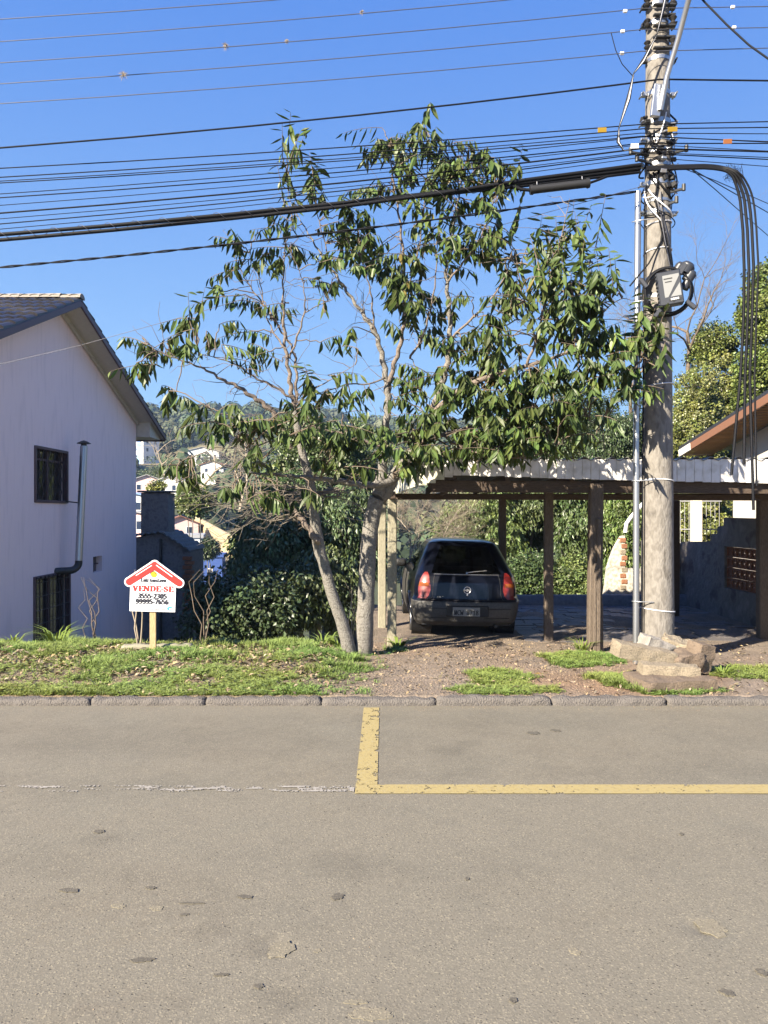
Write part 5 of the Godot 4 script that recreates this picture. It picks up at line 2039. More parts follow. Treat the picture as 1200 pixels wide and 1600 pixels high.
	for q in drops:
		mb = MB.new()
		var cv := Curve3D.new()
		for j in q[1].size():
			var tg: Vector3 = (q[1][mini(j + 1, q[1].size() - 1)] - q[1][maxi(j - 1, 0)]) / 6.0
			cv.add_point(q[1][j], -tg, tg)
		mb.tube(Array(cv.tessellate(3, 3)), q[2], 6)
		tag(obj("service_drop", mb, M.cable if q[2] > .003 else M.wire), q[0], "cable")
	for q in [["yellow", "yellow marker tag on the phone cables just left of the pole", Vector3(2.401, 5.904, -8.38), .1], ["yellow", "yellow marker tag on the front of the pole among the cable clamps", Vector3(3.127, 5.846, -8.25), .11], ["orange", "orange marker tag on the phone cables right of the pole", Vector3(3.773, 5.768, -8.36), .1], ["white", "pale tag on a cable at the left side of the pole", Vector3(2.741, 5.699, -8.32), .09]]:
		mb = MB.new()
		mb.box(Vector3.ZERO, Vector3(q[3], .05, .006), Basis(), .002)
		var o := obj("cable_tag", mb, M[q[0]])
		o.position = q[2]
		o.rotation = Vector3(.2, .1, .08)
		tag(o, q[1], "tag")
	# air plants growing on the bare wires
	for q in [["ball of air plant on the fourth bare wire, largest of the tufts", Vector3(-2.859, 6.495, -8.36), .05], ["tuft of air plant on the third bare wire, left one", Vector3(-1.751, 6.846, -8.4), .04], ["small tuft of air plant on the third bare wire, right one", Vector3(-1.073, 6.899, -8.4), .022], ["tuft of air plant on the second bare wire", Vector3(-0.239, 7.203, -8.38), .025]]:
		mb = MB.new()
		for k in 46:
			var dir := Vector3(r.randfn(), r.randfn(), r.randfn()).normalized()
			mb.tube([Vector3.ZERO, dir * q[2] * .6 + Vector3.UP * .005, dir * q[2] * r.randf_range(.9, 1.4) - Vector3(0, .01, 0)], [.003, .002, .0005], 4, false)
		var o := obj("air_plant", mb, M.dead_twig)
		o.position = q[1]
		tag(o, q[0], "plant", "air plants growing on the wires")
	# white joints on the bare wires near the pole
	for q in [["white connector sleeve on the third bare wire left of the pole", Vector3(2.661, 7.224, -8.4)], ["white connector sleeve on the fourth bare wire left of the pole", Vector3(2.633, 7.001, -8.4)], ["white connector sleeve on the fifth bare wire left of the pole", Vector3(2.626, 6.758, -8.4)], ["white connector sleeve on the third bare wire right of the pole", Vector3(3.847, 7.269, -8.4)], ["white connector sleeve on the fourth bare wire right of the pole", Vector3(3.861, 7.044, -8.4)]]:
		mb = MB.new()
		mb.box(Vector3.ZERO, Vector3(.045, .032, .03), Basis(), .006)
		var o := obj("wire_connector", mb, M.white)
		o.position = q[1]
		tag(o, q[0], "connector")

# a drooping leaf, folded along its rib: base at the origin, hanging along -y, face to +z
func leaf_mesh(len: float, wid: float, curl: float, fold: float) -> ArrayMesh:
	var mb := MB.new()
	var ws := [0.06, .8, 1.0, .62, .0]
	var mid := []
	var lf := []
	var rt := []
	for k in 5:
		var f := k / 4.0
		var p := Vector3(0, -len * f, curl * len * f * f)
		mid.append(p)
		var w: float = wid * .5 * ws[k]
		lf.append(p + Vector3(-w, 0, fold * w)); rt.append(p + Vector3(w, 0, fold * w))
	for s in 2:
		var e: Array = lf if s == 0 else rt
		for k in 4:
			var nn: Vector3 = (e[k + (1 if k == 0 else 0)] - mid[k]).cross(mid[k + 1] - mid[k]).normalized()
			if nn.z < 0: nn = -nn
			if k < 3: mb.quad(mid[k], e[k], e[k + 1], mid[k + 1], nn)
			else: mb.tri(mid[3], e[3], mid[4], nn, nn, nn)
	return mb.mesh()

func smooth_path(b: Array, per := 3) -> Array:   # Vector4 list -> [points, radii]
	var p := []
	var r := []
	for i in b.size() - 1:
		var p0: Vector4 = b[maxi(i - 1, 0)]
		var p3: Vector4 = b[mini(i + 2, b.size() - 1)]
		for k in per:
			var q: Vector4 = _cr(p0, b[i], b[i + 1], p3, k / float(per))
			p.append(Vector3(q.x, q.y, q.z)); r.append(maxf(q.w, .002))
	var e: Vector4 = b[-1]
	p.append(Vector3(e.x, e.y, e.z)); r.append(maxf(e.w, .002))
	return [p, r]

func _cr(a: Vector4, b: Vector4, c: Vector4, d: Vector4, t: float) -> Vector4:
	return 0.5 * (2.0 * b + (c - a) * t + (2.0 * a - 5.0 * b + 4.0 * c - d) * t * t + (3.0 * b - 3.0 * c + d - a) * t * t * t)

func big_tree():
	var base: Vector3 = Vector3(-0.297, 0.012, -9.3)
	var t := thing("verge_tree", "tall open two-trunked tree with drooping dark leaves on the verge beside the carport", "tree", base)
	var r := RandomNumberGenerator.new()
	r.seed = 101
	var trunks := [
		[Vector4(-0.399, -0.113, -9.3, 0.1), Vector4(-0.444, 0.105, -9.26, 0.084), Vector4(-0.527, 0.422, -9.22, 0.074), Vector4(-0.633, 0.736, -9.18, 0.069), Vector4(-0.714, 1.047, -9.14, 0.066), Vector4(-0.788, 1.333, -9.1, 0.072), Vector4(-0.83, 1.7, -9.06, 0.058), Vector4(-0.857, 1.965, -9.02, 0.055), Vector4(-0.921, 2.228, -8.98, 0.05), Vector4(-0.992, 2.564, -8.94, 0.045), Vector4(-1.04, 2.897, -8.9, 0.042)],
		[Vector4(-0.261, -0.133, -9.4, 0.135), Vector4(-0.252, 0.086, -9.367, 0.116), Vector4(-0.227, 0.524, -9.333, 0.104), Vector4(-0.203, 0.997, -9.3, 0.099), Vector4(-0.179, 1.389, -9.267, 0.097), Vector4(-0.14, 1.638, -9.233, 0.096), Vector4(-0.093, 1.87, -9.2, 0.092)]]
	var limbs := [
		[Vector4(-1.051, 2.91, -9, 0.04), Vector4(-1.097, 3.122, -9, 0.034), Vector4(-1.119, 3.326, -9, 0.03), Vector4(-1.165, 3.629, -9, 0.025), Vector4(-1.187, 3.969, -9, 0.02), Vector4(-1.195, 4.309, -9, 0.015), Vector4(-1.187, 4.574, -9, 0.011), Vector4(-1.165, 4.876, -9, 0.006)],
		[Vector4(-1.051, 2.91, -9, 0.03), Vector4(-1.04, 3.219, -9.037, 0.024), Vector4(-1.06, 3.53, -9.075, 0.02), Vector4(-1.133, 3.729, -9.113, 0.018), Vector4(-1.246, 3.891, -9.15, 0.016), Vector4(-1.39, 4.132, -9.188, 0.014), Vector4(-1.566, 4.351, -9.225, 0.012), Vector4(-1.712, 4.58, -9.263, 0.008), Vector4(-1.837, 4.826, -9.3, 0.005)],
		[Vector4(-1.119, 3.515, -9, 0.018), Vector4(-1.014, 3.766, -8.94, 0.016), Vector4(-0.933, 4.013, -8.88, 0.013), Vector4(-0.919, 4.205, -8.82, 0.01), Vector4(-0.957, 4.424, -8.76, 0.007), Vector4(-1.06, 4.661, -8.7, 0.005)],
		[Vector4(-0.945, 4.045, -9, 0.01), Vector4(-0.785, 4.108, -8.9, 0.008), Vector4(-0.592, 4.155, -8.8, 0.006)],
		[Vector4(-1.084, 2.448, -8.9, 0.035), Vector4(-1.248, 2.799, -8.84, 0.036), Vector4(-1.402, 2.954, -8.78, 0.032), Vector4(-1.531, 3.034, -8.72, 0.03), Vector4(-1.674, 3.134, -8.66, 0.026), Vector4(-1.807, 3.182, -8.6, 0.022), Vector4(-1.952, 3.272, -8.54, 0.018), Vector4(-2.116, 3.339, -8.48, 0.014), Vector4(-2.3, 3.398, -8.42, 0.01), Vector4(-2.494, 3.47, -8.36, 0.007), Vector4(-2.636, 3.597, -8.3, 0.005)],
		[Vector4(-1.107, 3.046, -8.9, 0.02), Vector4(-1.3, 3.171, -8.84, 0.018), Vector4(-1.49, 3.249, -8.78, 0.015), Vector4(-1.685, 3.385, -8.72, 0.012), Vector4(-1.892, 3.447, -8.66, 0.008), Vector4(-2.096, 3.492, -8.6, 0.005)],
		[Vector4(-1.152, 3.607, -8.9, 0.015), Vector4(-1.295, 3.808, -8.96, 0.013), Vector4(-1.402, 4.05, -9.02, 0.011), Vector4(-1.465, 4.371, -9.08, 0.009), Vector4(-1.536, 4.619, -9.14, 0.006), Vector4(-1.639, 4.831, -9.2, 0.004)],
		[Vector4(-0.077, 1.893, -9.2, 0.08), Vector4(-0.023, 2.164, -9.2, 0.06), Vector4(0.008, 2.473, -9.2, 0.052), Vector4(0.031, 2.821, -9.2, 0.048), Vector4(0.046, 3.092, -9.2, 0.045), Vector4(0.023, 3.324, -9.2, 0.042), Vector4(-0.023, 3.571, -9.2, 0.038), Vector4(-0.093, 3.826, -9.2, 0.034), Vector4(-0.216, 4.035, -9.2, 0.03), Vector4(-0.371, 4.251, -9.2, 0.026), Vector4(-0.503, 4.445, -9.2, 0.022), Vector4(-0.634, 4.638, -9.2, 0.019), Vector4(-0.773, 4.831, -9.2, 0.016), Vector4(-0.889, 5.024, -9.2, 0.012), Vector4(-1.005, 5.218, -9.2, 0.009), Vector4(-1.121, 5.411, -9.2, 0.006), Vector4(-1.175, 5.682, -9.2, 0.004)],
		[Vector4(-0.634, 4.638, -9.2, 0.012), Vector4(-0.729, 5, -9.133, 0.01), Vector4(-0.8, 5.281, -9.067, 0.008), Vector4(-0.817, 5.557, -9, 0.005)],
		[Vector4(0.046, 3.153, -9.2, 0.036), Vector4(0.108, 3.438, -9.19, 0.034), Vector4(0.185, 3.667, -9.18, 0.032), Vector4(0.231, 3.935, -9.17, 0.03), Vector4(0.254, 4.202, -9.16, 0.027), Vector4(0.238, 4.545, -9.15, 0.024), Vector4(0.223, 4.849, -9.14, 0.02), Vector4(0.184, 5.229, -9.13, 0.017), Vector4(0.13, 5.532, -9.12, 0.014), Vector4(0.092, 5.796, -9.11, 0.01), Vector4(0.076, 6.059, -9.1, 0.006)],
		[Vector4(-0.093, 3.826, -9.2, 0.018), Vector4(-0.13, 4.039, -9.125, 0.016), Vector4(-0.152, 4.286, -9.05, 0.013), Vector4(-0.211, 4.491, -8.975, 0.01), Vector4(-0.277, 4.692, -8.9, 0.007)],
		[Vector4(0.245, 4.3, -9.1, 0.016), Vector4(0.343, 4.555, -9.06, 0.014), Vector4(0.417, 4.846, -9.02, 0.012), Vector4(0.468, 5.247, -8.98, 0.01), Vector4(0.511, 5.682, -8.94, 0.007), Vector4(0.509, 6.075, -8.9, 0.004)],
		[Vector4(-0.094, 1.872, -9.3, 0.085), Vector4(0.023, 1.934, -9.275, 0.08), Vector4(0.093, 2.073, -9.25, 0.072), Vector4(0.171, 2.204, -9.225, 0.066), Vector4(0.286, 2.334, -9.2, 0.06), Vector4(0.424, 2.533, -9.175, 0.055), Vector4(0.554, 2.815, -9.15, 0.05), Vector4(0.652, 3.119, -9.125, 0.046), Vector4(0.734, 3.382, -9.1, 0.042), Vector4(0.778, 3.645, -9.075, 0.038), Vector4(0.783, 3.982, -9.05, 0.034), Vector4(0.751, 4.316, -9.025, 0.03), Vector4(0.734, 4.574, -9, 0.026), Vector4(0.762, 4.807, -8.975, 0.022), Vector4(0.827, 5.084, -8.95, 0.018), Vector4(0.87, 5.375, -8.925, 0.013), Vector4(0.912, 5.664, -8.9, 0.008)],
		[Vector4(0.74, 4.392, -8.9, 0.018), Vector4(0.89, 4.555, -8.825, 0.016), Vector4(1.044, 4.751, -8.75, 0.013), Vector4(1.181, 5.017, -8.675, 0.01), Vector4(1.265, 5.313, -8.6, 0.006)],
		[Vector4(0.306, 3.535, -9.1, 0.02), Vector4(0.456, 3.789, -9.04, 0.018), Vector4(0.543, 4.077, -8.98, 0.015), Vector4(0.6, 4.398, -8.92, 0.012), Vector4(0.618, 4.753, -8.86, 0.008), Vector4(0.666, 5.176, -8.8, 0.005)],
		[Vector4(0.538, 2.784, -8.9, 0.045), Vector4(0.705, 2.976, -8.827, 0.042), Vector4(0.883, 3.105, -8.755, 0.04), Vector4(1.094, 3.203, -8.682, 0.036), Vector4(1.338, 3.27, -8.609, 0.032), Vector4(1.592, 3.336, -8.536, 0.028), Vector4(1.792, 3.386, -8.464, 0.025), Vector4(1.974, 3.442, -8.391, 0.022), Vector4(2.153, 3.545, -8.318, 0.018), Vector4(2.3, 3.744, -8.245, 0.014), Vector4(2.404, 3.898, -8.173, 0.01), Vector4(2.532, 3.973, -8.1, 0.006)],
		[Vector4(1.976, 3.444, -8.4, 0.016), Vector4(2.21, 3.44, -8.35, 0.014), Vector4(2.441, 3.479, -8.3, 0.011), Vector4(2.669, 3.447, -8.25, 0.008), Vector4(2.825, 3.354, -8.2, 0.005)],
		[Vector4(1.586, 3.329, -8.5, 0.022), Vector4(1.687, 3.613, -8.433, 0.02), Vector4(1.758, 3.95, -8.367, 0.017), Vector4(1.827, 4.281, -8.3, 0.014), Vector4(1.903, 4.606, -8.233, 0.01), Vector4(1.963, 4.925, -8.167, 0.006), Vector4(1.974, 5.035, -8.1, 0.004)],
		[Vector4(1.7, 3.629, -8.5, 0.014), Vector4(1.567, 3.959, -8.4, 0.012), Vector4(1.479, 4.211, -8.3, 0.009), Vector4(1.419, 4.456, -8.2, 0.006)],
		[Vector4(1.765, 3.959, -8.4, 0.013), Vector4(1.98, 4.131, -8.267, 0.011), Vector4(2.153, 4.297, -8.133, 0.008), Vector4(2.286, 4.355, -8, 0.005)],
		[Vector4(0.411, 2.508, -8.9, 0.035), Vector4(0.668, 2.59, -8.829, 0.03), Vector4(0.993, 2.671, -8.757, 0.026), Vector4(1.314, 2.722, -8.686, 0.022), Vector4(1.629, 2.75, -8.614, 0.017), Vector4(1.938, 2.777, -8.543, 0.012), Vector4(2.242, 2.732, -8.471, 0.008), Vector4(2.4, 2.632, -8.4, 0.005)],
		[Vector4(0.666, 2.587, -8.8, 0.02), Vector4(0.911, 2.429, -8.675, 0.017), Vector4(1.221, 2.332, -8.55, 0.014), Vector4(1.558, 2.302, -8.425, 0.01), Vector4(1.813, 2.363, -8.3, 0.006)],
		[Vector4(0.762, 3.697, -8.8, 0.02), Vector4(0.99, 3.9, -8.725, 0.018), Vector4(1.199, 4.099, -8.65, 0.015), Vector4(1.369, 4.366, -8.575, 0.011), Vector4(1.429, 4.629, -8.5, 0.007)],
		[Vector4(0.093, 2.071, -9.2, 0.05), Vector4(-0.076, 2.028, -9.091, 0.045), Vector4(-0.264, 2.017, -8.982, 0.042), Vector4(-0.485, 2.058, -8.873, 0.038), Vector4(-0.736, 2.083, -8.764, 0.032), Vector4(-1.018, 2.107, -8.655, 0.026), Vector4(-1.221, 2.117, -8.545, 0.02), Vector4(-1.382, 2.125, -8.436, 0.016), Vector4(-1.609, 2.155, -8.327, 0.011), Vector4(-1.83, 2.239, -8.218, 0.008), Vector4(-2.044, 2.279, -8.109, 0.006), Vector4(-2.218, 2.238, -8, 0.004)],
		[Vector4(-1.214, 2.114, -8.5, 0.012), Vector4(-1.412, 2.3, -8.4, 0.01), Vector4(-1.569, 2.467, -8.3, 0.008), Vector4(-1.723, 2.63, -8.2, 0.006), Vector4(-1.838, 2.789, -8.1, 0.004)],
		[Vector4(-0.779, 1.337, -9, 0.045), Vector4(-0.881, 1.487, -9.033, 0.042), Vector4(-1.006, 1.639, -9.067, 0.04), Vector4(-1.109, 1.738, -9.1, 0.038), Vector4(-1.243, 1.83, -9.133, 0.03), Vector4(-1.402, 1.869, -9.167, 0.025), Vector4(-1.546, 1.839, -9.2, 0.018)],
		[Vector4(0.008, 2.465, -9.1, 0.022), Vector4(-0.228, 2.534, -9.025, 0.018), Vector4(-0.451, 2.603, -8.95, 0.014), Vector4(-0.671, 2.655, -8.875, 0.01), Vector4(-0.85, 2.698, -8.8, 0.006)],
		[Vector4(0.023, 3.306, -9.1, 0.015), Vector4(-0.19, 3.221, -9.05, 0.013), Vector4(-0.416, 3.213, -9, 0.011), Vector4(-0.602, 3.144, -8.95, 0.009), Vector4(-0.785, 3.084, -8.9, 0.006)],
		[Vector4(-1.051, 2.91, -9, 0.015), Vector4(-0.9, 3.11, -8.925, 0.012), Vector4(-0.707, 3.187, -8.85, 0.01), Vector4(-0.516, 3.285, -8.775, 0.007), Vector4(-0.329, 3.382, -8.7, 0.004)]]
	var skel := []
	for q in trunks:
		var s := smooth_path(q, 5)
		var pts := []
		for k in s[0].size():
			skel.append(s[0][k])
			pts.append(s[0][k] - base + Vector3(r.randf_range(-.006, .006), 0, 0))
		var mb := MB.new()
		mb.tube(pts, s[1], 16)
		obj("trunk", mb, M.bark, t)
	var last: Array = []
	for q in limbs:
		var s := smooth_path(q, 5)
		var pts := []
		for k in s[0].size():
			var w: float = .012 * sin(k * 1.7 + q[0].x * 9) * minf(1.0, s[1][k] / .02)
			var p: Vector3 = s[0][k] + Vector3(w, w * .5, -w)
			if s[1][k] < .055: skel.append(p)
			pts.append(p - base)
		var mb := MB.new()
		var rr := []
		for z in s[1]: rr.append(z * (1.0 if z > .06 else lerpf(.62, 1.0, z / .06)))
		mb.tube(pts, rr, 9)
		obj("branch", mb, M.bark if q[0].w > .05 else M.bark_thin, t)
	var clusters := [
		[Vector3(-1.157, 5.822, -9), Vector3(0.091, 0.34, 0.408), 4], [Vector3(-1.044, 6.071, -9), Vector3(0.061, 0.121, 0.145), 1], [Vector3(-0.817, 5.769, -9), Vector3(0.068, 0.416, 0.499), 4], [Vector3(-1.112, 5.292, -9), Vector3(0.098, 0.265, 0.318), 3], [Vector3(-1.331, 5.141, -9), Vector3(0.136, 0.227, 0.272), 3], [Vector3(-0.529, 5.141, -9), Vector3(0.227, 0.34, 0.408), 9], [Vector3(-0.303, 5.255, -9), Vector3(0.189, 0.34, 0.408), 6],
		[Vector3(-1.817, 4.908, -9.2), Vector3(0.139, 0.216, 0.26), 3], [Vector3(-1.987, 4.715, -9.2), Vector3(0.062, 0.108, 0.13), 1], [Vector3(-1.606, 4.797, -9.1), Vector3(0.184, 0.191, 0.229), 3], [Vector3(-1.286, 4.801, -9), Vector3(0.242, 0.212, 0.29), 5], [Vector3(-1.084, 4.617, -8.9), Vector3(0.105, 0.187, 0.224), 2], [Vector3(-0.902, 4.362, -8.8), Vector3(0.111, 0.104, 0.133), 1], [Vector3(-0.739, 4.177, -8.8), Vector3(0.074, 0.148, 0.177), 1],
		[Vector3(0.038, 6.097, -9.1), Vector3(0.344, 0.306, 0.413), 10], [Vector3(0.449, 6.128, -8.9), Vector3(0.224, 0.262, 0.314), 9], [Vector3(0.673, 5.813, -8.9), Vector3(0.239, 0.337, 0.404), 8], [Vector3(1.192, 5.711, -8.6), Vector3(0.108, 0.159, 0.191), 3], [Vector3(0.947, 5.656, -8.8), Vector3(0.207, 0.237, 0.284), 6],
		[Vector3(0.038, 5.715, -9.1), Vector3(0.306, 0.306, 0.367), 7], [Vector3(0.598, 5.439, -8.9), Vector3(0.411, 0.314, 0.494), 12], [Vector3(1.097, 5.414, -8.7), Vector3(0.263, 0.292, 0.351), 8], [Vector3(1.373, 5.169, -8.6), Vector3(0.13, 0.325, 0.39), 5],
		[Vector3(-0.34, 4.839, -9), Vector3(0.34, 0.416, 0.499), 12], [Vector3(0, 4.759, -9.1), Vector3(0.291, 0.421, 0.505), 9], [Vector3(0.303, 4.536, -9), Vector3(0.34, 0.416, 0.499), 11], [Vector3(0.673, 4.953, -8.9), Vector3(0.411, 0.374, 0.494), 10], [Vector3(1.009, 4.844, -8.7), Vector3(0.329, 0.366, 0.439), 9], [Vector3(1.229, 4.844, -8.6), Vector3(0.217, 0.289, 0.347), 5],
		[Vector3(1.988, 4.389, -8.1), Vector3(0.204, 0.422, 0.506), 13], [Vector3(1.799, 4.49, -8.3), Vector3(0.126, 0.349, 0.418), 6], [Vector3(1.518, 4.382, -8.4), Vector3(0.169, 0.424, 0.508), 9], [Vector3(2.076, 3.946, -8.1), Vector3(0.259, 0.374, 0.449), 15], [Vector3(1.744, 4.002, -8.3), Vector3(0.279, 0.418, 0.502), 15], [Vector3(1.357, 3.843, -8.5), Vector3(0.286, 0.5, 0.6), 12], [Vector3(2.144, 3.436, -8.1), Vector3(0.306, 0.306, 0.368), 10], [Vector3(2.484, 3.334, -8.1), Vector3(0.204, 0.272, 0.327), 7], [Vector3(2.774, 3.515, -8.15), Vector3(0.137, 0.308, 0.37), 6], [Vector3(2.553, 3.061, -8.1), Vector3(0.15, 0.163, 0.196), 3], [Vector3(2.286, 4.019, -8), Vector3(0.134, 0.269, 0.323), 5], [Vector3(2.859, 3.606, -8.1), Vector3(0.054, 0.109, 0.131), 2],
		[Vector3(1.06, 3.455, -8.7), Vector3(0.366, 0.402, 0.483), 14], [Vector3(0.673, 3.794, -8.9), Vector3(0.374, 0.486, 0.583), 11], [Vector3(0.227, 4.12, -9), Vector3(0.303, 0.416, 0.499), 7], [Vector3(1.464, 3.2, -8.5), Vector3(0.357, 0.357, 0.429), 14], [Vector3(1.848, 3.06, -8.3), Vector3(0.349, 0.314, 0.418), 12], [Vector3(0.877, 2.87, -8.7), Vector3(0.439, 0.307, 0.526), 14], [Vector3(1.429, 2.664, -8.5), Vector3(0.443, 0.257, 0.531), 15], [Vector3(0.449, 2.784, -8.9), Vector3(0.344, 0.269, 0.413), 9], [Vector3(0.303, 3.288, -9), Vector3(0.197, 0.272, 0.327), 6], [Vector3(0.731, 2.468, -8.7), Vector3(0.512, 0.175, 0.614), 12], [Vector3(1.286, 2.414, -8.5), Vector3(0.414, 0.143, 0.497), 9], [Vector3(1.849, 2.688, -8.4), Vector3(0.325, 0.254, 0.39), 9], [Vector3(2.102, 2.906, -8.2), Vector3(0.276, 0.241, 0.331), 7], [Vector3(2.118, 2.476, -8.4), Vector3(0.247, 0.106, 0.296), 3], [Vector3(0.299, 2.336, -8.9), Vector3(0.299, 0.165, 0.359), 6],
		[Vector3(-0.89, 2.693, -8.15), Vector3(0.342, 0.233, 0.411), 10], [Vector3(-1.336, 2.453, -8.15), Vector3(0.308, 0.308, 0.37), 10], [Vector3(-2.123, 2.179, -8.15), Vector3(0.178, 0.178, 0.214), 6], [Vector3(-1.849, 2.727, -8.15), Vector3(0.233, 0.247, 0.296), 6], [Vector3(-1.63, 2.625, -8.15), Vector3(0.178, 0.178, 0.214), 5], [Vector3(-0.616, 2.453, -8.15), Vector3(0.288, 0.219, 0.345), 7], [Vector3(-1.027, 1.919, -8.15), Vector3(0.342, 0.096, 0.411), 7], [Vector3(-0.303, 3.024, -9), Vector3(0.257, 0.227, 0.309), 4], [Vector3(-0.524, 3.196, -8.9), Vector3(0.254, 0.194, 0.305), 4], [Vector3(-0.411, 2.385, -8.15), Vector3(0.274, 0.274, 0.329), 7], [Vector3(-1.575, 2.008, -8.15), Vector3(0.205, 0.096, 0.247), 3], [Vector3(0, 2.453, -8.15), Vector3(0.205, 0.205, 0.247), 4],
		[Vector3(-2.696, 3.641, -8.4), Vector3(0.113, 0.155, 0.186), 3], [Vector3(-2.767, 3.288, -8.4), Vector3(0.127, 0.141, 0.169), 3], [Vector3(-2.276, 3.832, -8.6), Vector3(0.116, 0.188, 0.225), 3], [Vector3(-2.12, 3.966, -8.7), Vector3(0.088, 0.161, 0.193), 2], [Vector3(-2.143, 3.414, -8.5), Vector3(0.093, 0.157, 0.189), 2], [Vector3(-1.79, 3.734, -8.8), Vector3(0.118, 0.207, 0.248), 3], [Vector3(-1.496, 3.682, -8.9), Vector3(0.15, 0.254, 0.305), 4], [Vector3(-2.343, 3.521, -8.5), Vector3(0.071, 0.086, 0.103), 2], [Vector3(-1.9, 4.243, -8.9), Vector3(0.075, 0.135, 0.162), 2], [Vector3(-2.435, 3.076, -8.4), Vector3(0.085, 0.085, 0.102), 2], [Vector3(-1.606, 4.147, -9.1), Vector3(0.107, 0.153, 0.184), 2], [Vector3(-1.338, 4.224, -9.1), Vector3(0.122, 0.153, 0.184), 2], [Vector3(-0.897, 3.271, -8.9), Vector3(0.075, 0.209, 0.251), 3], [Vector3(-1.608, 3.382, -8.7), Vector3(0.102, 0.102, 0.123), 2], [Vector3(-0.748, 3.682, -8.9), Vector3(0.15, 0.105, 0.179), 1], [Vector3(-1.974, 3.747, -8.7), Vector3(0.102, 0.117, 0.14), 1], [Vector3(-0.416, 3.742, -9), Vector3(0.151, 0.197, 0.236), 2]]
	var twigs := MB.new()
	var tf := []          # leaf transforms
	var tints := []
	for cl in clusters:
		var c: Vector3 = cl[0]
		var rad: Vector3 = cl[1]
		for k in int(cl[2] * ((1.75 if c.y < 3.7 and c.x > .3 else 1.25) if c.x > -.2 else 1.15)):
			var p := c + Vector3(r.randf_range(-1, 1) * rad.x * .85, r.randf_range(-1, 1) * rad.y * .85, r.randf_range(-1, 1) * rad.z)
			# nearest point of the skeleton, best from below
			var best: Vector3 = skel[0]
			var bd := 1e9
			for s in skel:
				var dd: float = (s - p).length() + maxf(0.0, s.y - p.y) * .9
				if dd < bd: bd = dd; best = s
			var out := (p - best)
			var reach := out.length()
			var hor := Vector3(out.x, 0, out.z)
			hor = (hor.normalized() + Vector3(r.randfn() * .5, 0, r.randfn() * .5)).normalized()
			var up := rad.y > rad.x * 1.8
			var tlen := r.randf_range(.28, .5)
			var dir := (hor * (.35 if up else .85) + Vector3.UP * (.9 if up else r.randf_range(-.1, .65))).normalized()
			var path := []
			var start := best
			var spray0 := p - dir * tlen * .4
			for j in 5:
				var f := j / 5.0
				path.append(start.lerp(spray0, f) + Vector3.UP * sin(PI * f) * reach * .06 + Vector3(r.randfn(), r.randfn(), r.randfn()) * .01 * (1 if j else 0))
			var nn := r.randi_range(8, 13)
			var side := dir.cross(Vector3.UP).normalized()
			var shade := r.randf_range(.7, 1.35) * (1.5 if r.randf() < .22 else 1.0)
			for j in nn + 1:
				var f := j / float(nn)
				var q := spray0 + dir * tlen * f - Vector3.UP * (.0 if up else .22) * tlen * f * f
				path.append(q)
				if j == 0: continue
				var sd := side * (1.0 if j % 2 else -1.0)
				var hang := (Vector3.DOWN * r.randf_range(.8, 1.7) + sd * r.randf_range(.2, .75) + dir * r.randf_range(.0, .4)).normalized()
				if up and f > .7: hang = (sd * 1.1 + Vector3.DOWN * .35 + dir * .2).normalized()
				var face := (dir * r.randf_range(.2, 1.0) + Vector3.UP * .5 + Vector3(r.randfn(), r.randfn(), r.randfn()) * .5)
				var zax := (face - hang * face.dot(hang)).normalized()
				var yax := -hang
				var sc := r.randf_range(.55, 1.15) * (1.0 if f < .85 else .75)
				tf.append(Transform3D(Basis(yax.cross(zax), yax, zax).scaled_local(Vector3(sc * r.randf_range(.8, 1.15), sc, sc)), q))
				var kk := shade * r.randf_range(.8, 1.2)
				var yel := 1.0 + (.9 if r.randf() < .004 else r.randf_range(-.1, .22))
				tints.append(Color(kk * yel, kk, kk * .9))
			var rr := []
			for j in path.size():
				rr.append(lerpf(.0075, .002, j / float(path.size() - 1)))
				path[j] -= base
			twigs.tube(path, rr, 4, false)
	# bare twigs: the winter-thin side of the crown and the dead limb on the left
	var bare := MB.new()
	for k in 330:
		var s: Vector3 = skel[r.randi_range(0, skel.size() - 1)]
		if s.y < 2.0 and s.x > -1.5: continue
		if s.y < 1.7 and k % 3: continue
		var dir := Vector3(r.randfn() * .9 - .15, r.randfn() * .6 + .35, r.randfn() * .7).normalized()
		var ln := r.randf_range(.2, .6)
		var pts := []
		for j in 5:
			pts.append(s - base + dir * ln * j / 4.0 + Vector3(r.randfn(), r.randfn(), r.randfn()) * .02 * j / 2.0)
		bare.tube(pts, [.005, .004, .003, .0025, .0015], 4, false)
	tag(obj("bare_twigs", bare, M.bark_thin, t), "", "", "", "stuff")
	bare = MB.new()
	var dead: Array = [Vector3(-1.252, 1.831, -9.2), Vector3(-1.415, 1.871, -9.25), Vector3(-1.115, 1.738, -9.15), Vector3(-1.009, 1.639, -9.1), Vector3(-0.765, 1.891, -9.1), Vector3(-0.541, 1.932, -9.2)]
	for k in 64:
		var s: Vector3 = dead[r.randi_range(0, 5)]
		var lft := k % 4 != 0
		var e := s + Vector3((-r.randf_range(.3, 1.25)) if lft else r.randf_range(.2, .8), r.randf_range(-.5, .22), r.randf_range(-.5, .5))
		var pts := []
		for j in 6:
			pts.append(s.lerp(e, j / 5.0) + Vector3(0, .1 * sin(PI * j / 5.0) - .03 * sin(k + j * 1.7), 0) + Vector3(r.randfn(), r.randfn(), r.randfn()) * .035 - base)
		bare.tube(pts, [.009, .007, .006, .005, .003, .0015], 4, false)
		for q in 4:
			var m: Vector3 = pts[r.randi_range(2, 4)]
			bare.tube([m, m + Vector3(-r.randf_range(.1, .3), r.randf_range(-.12, .15), r.randf_range(-.1, .1))], [.003, .0012], 4, false)
	tag(obj("twigs", twigs, M.twig, t), "", "", "", "stuff")
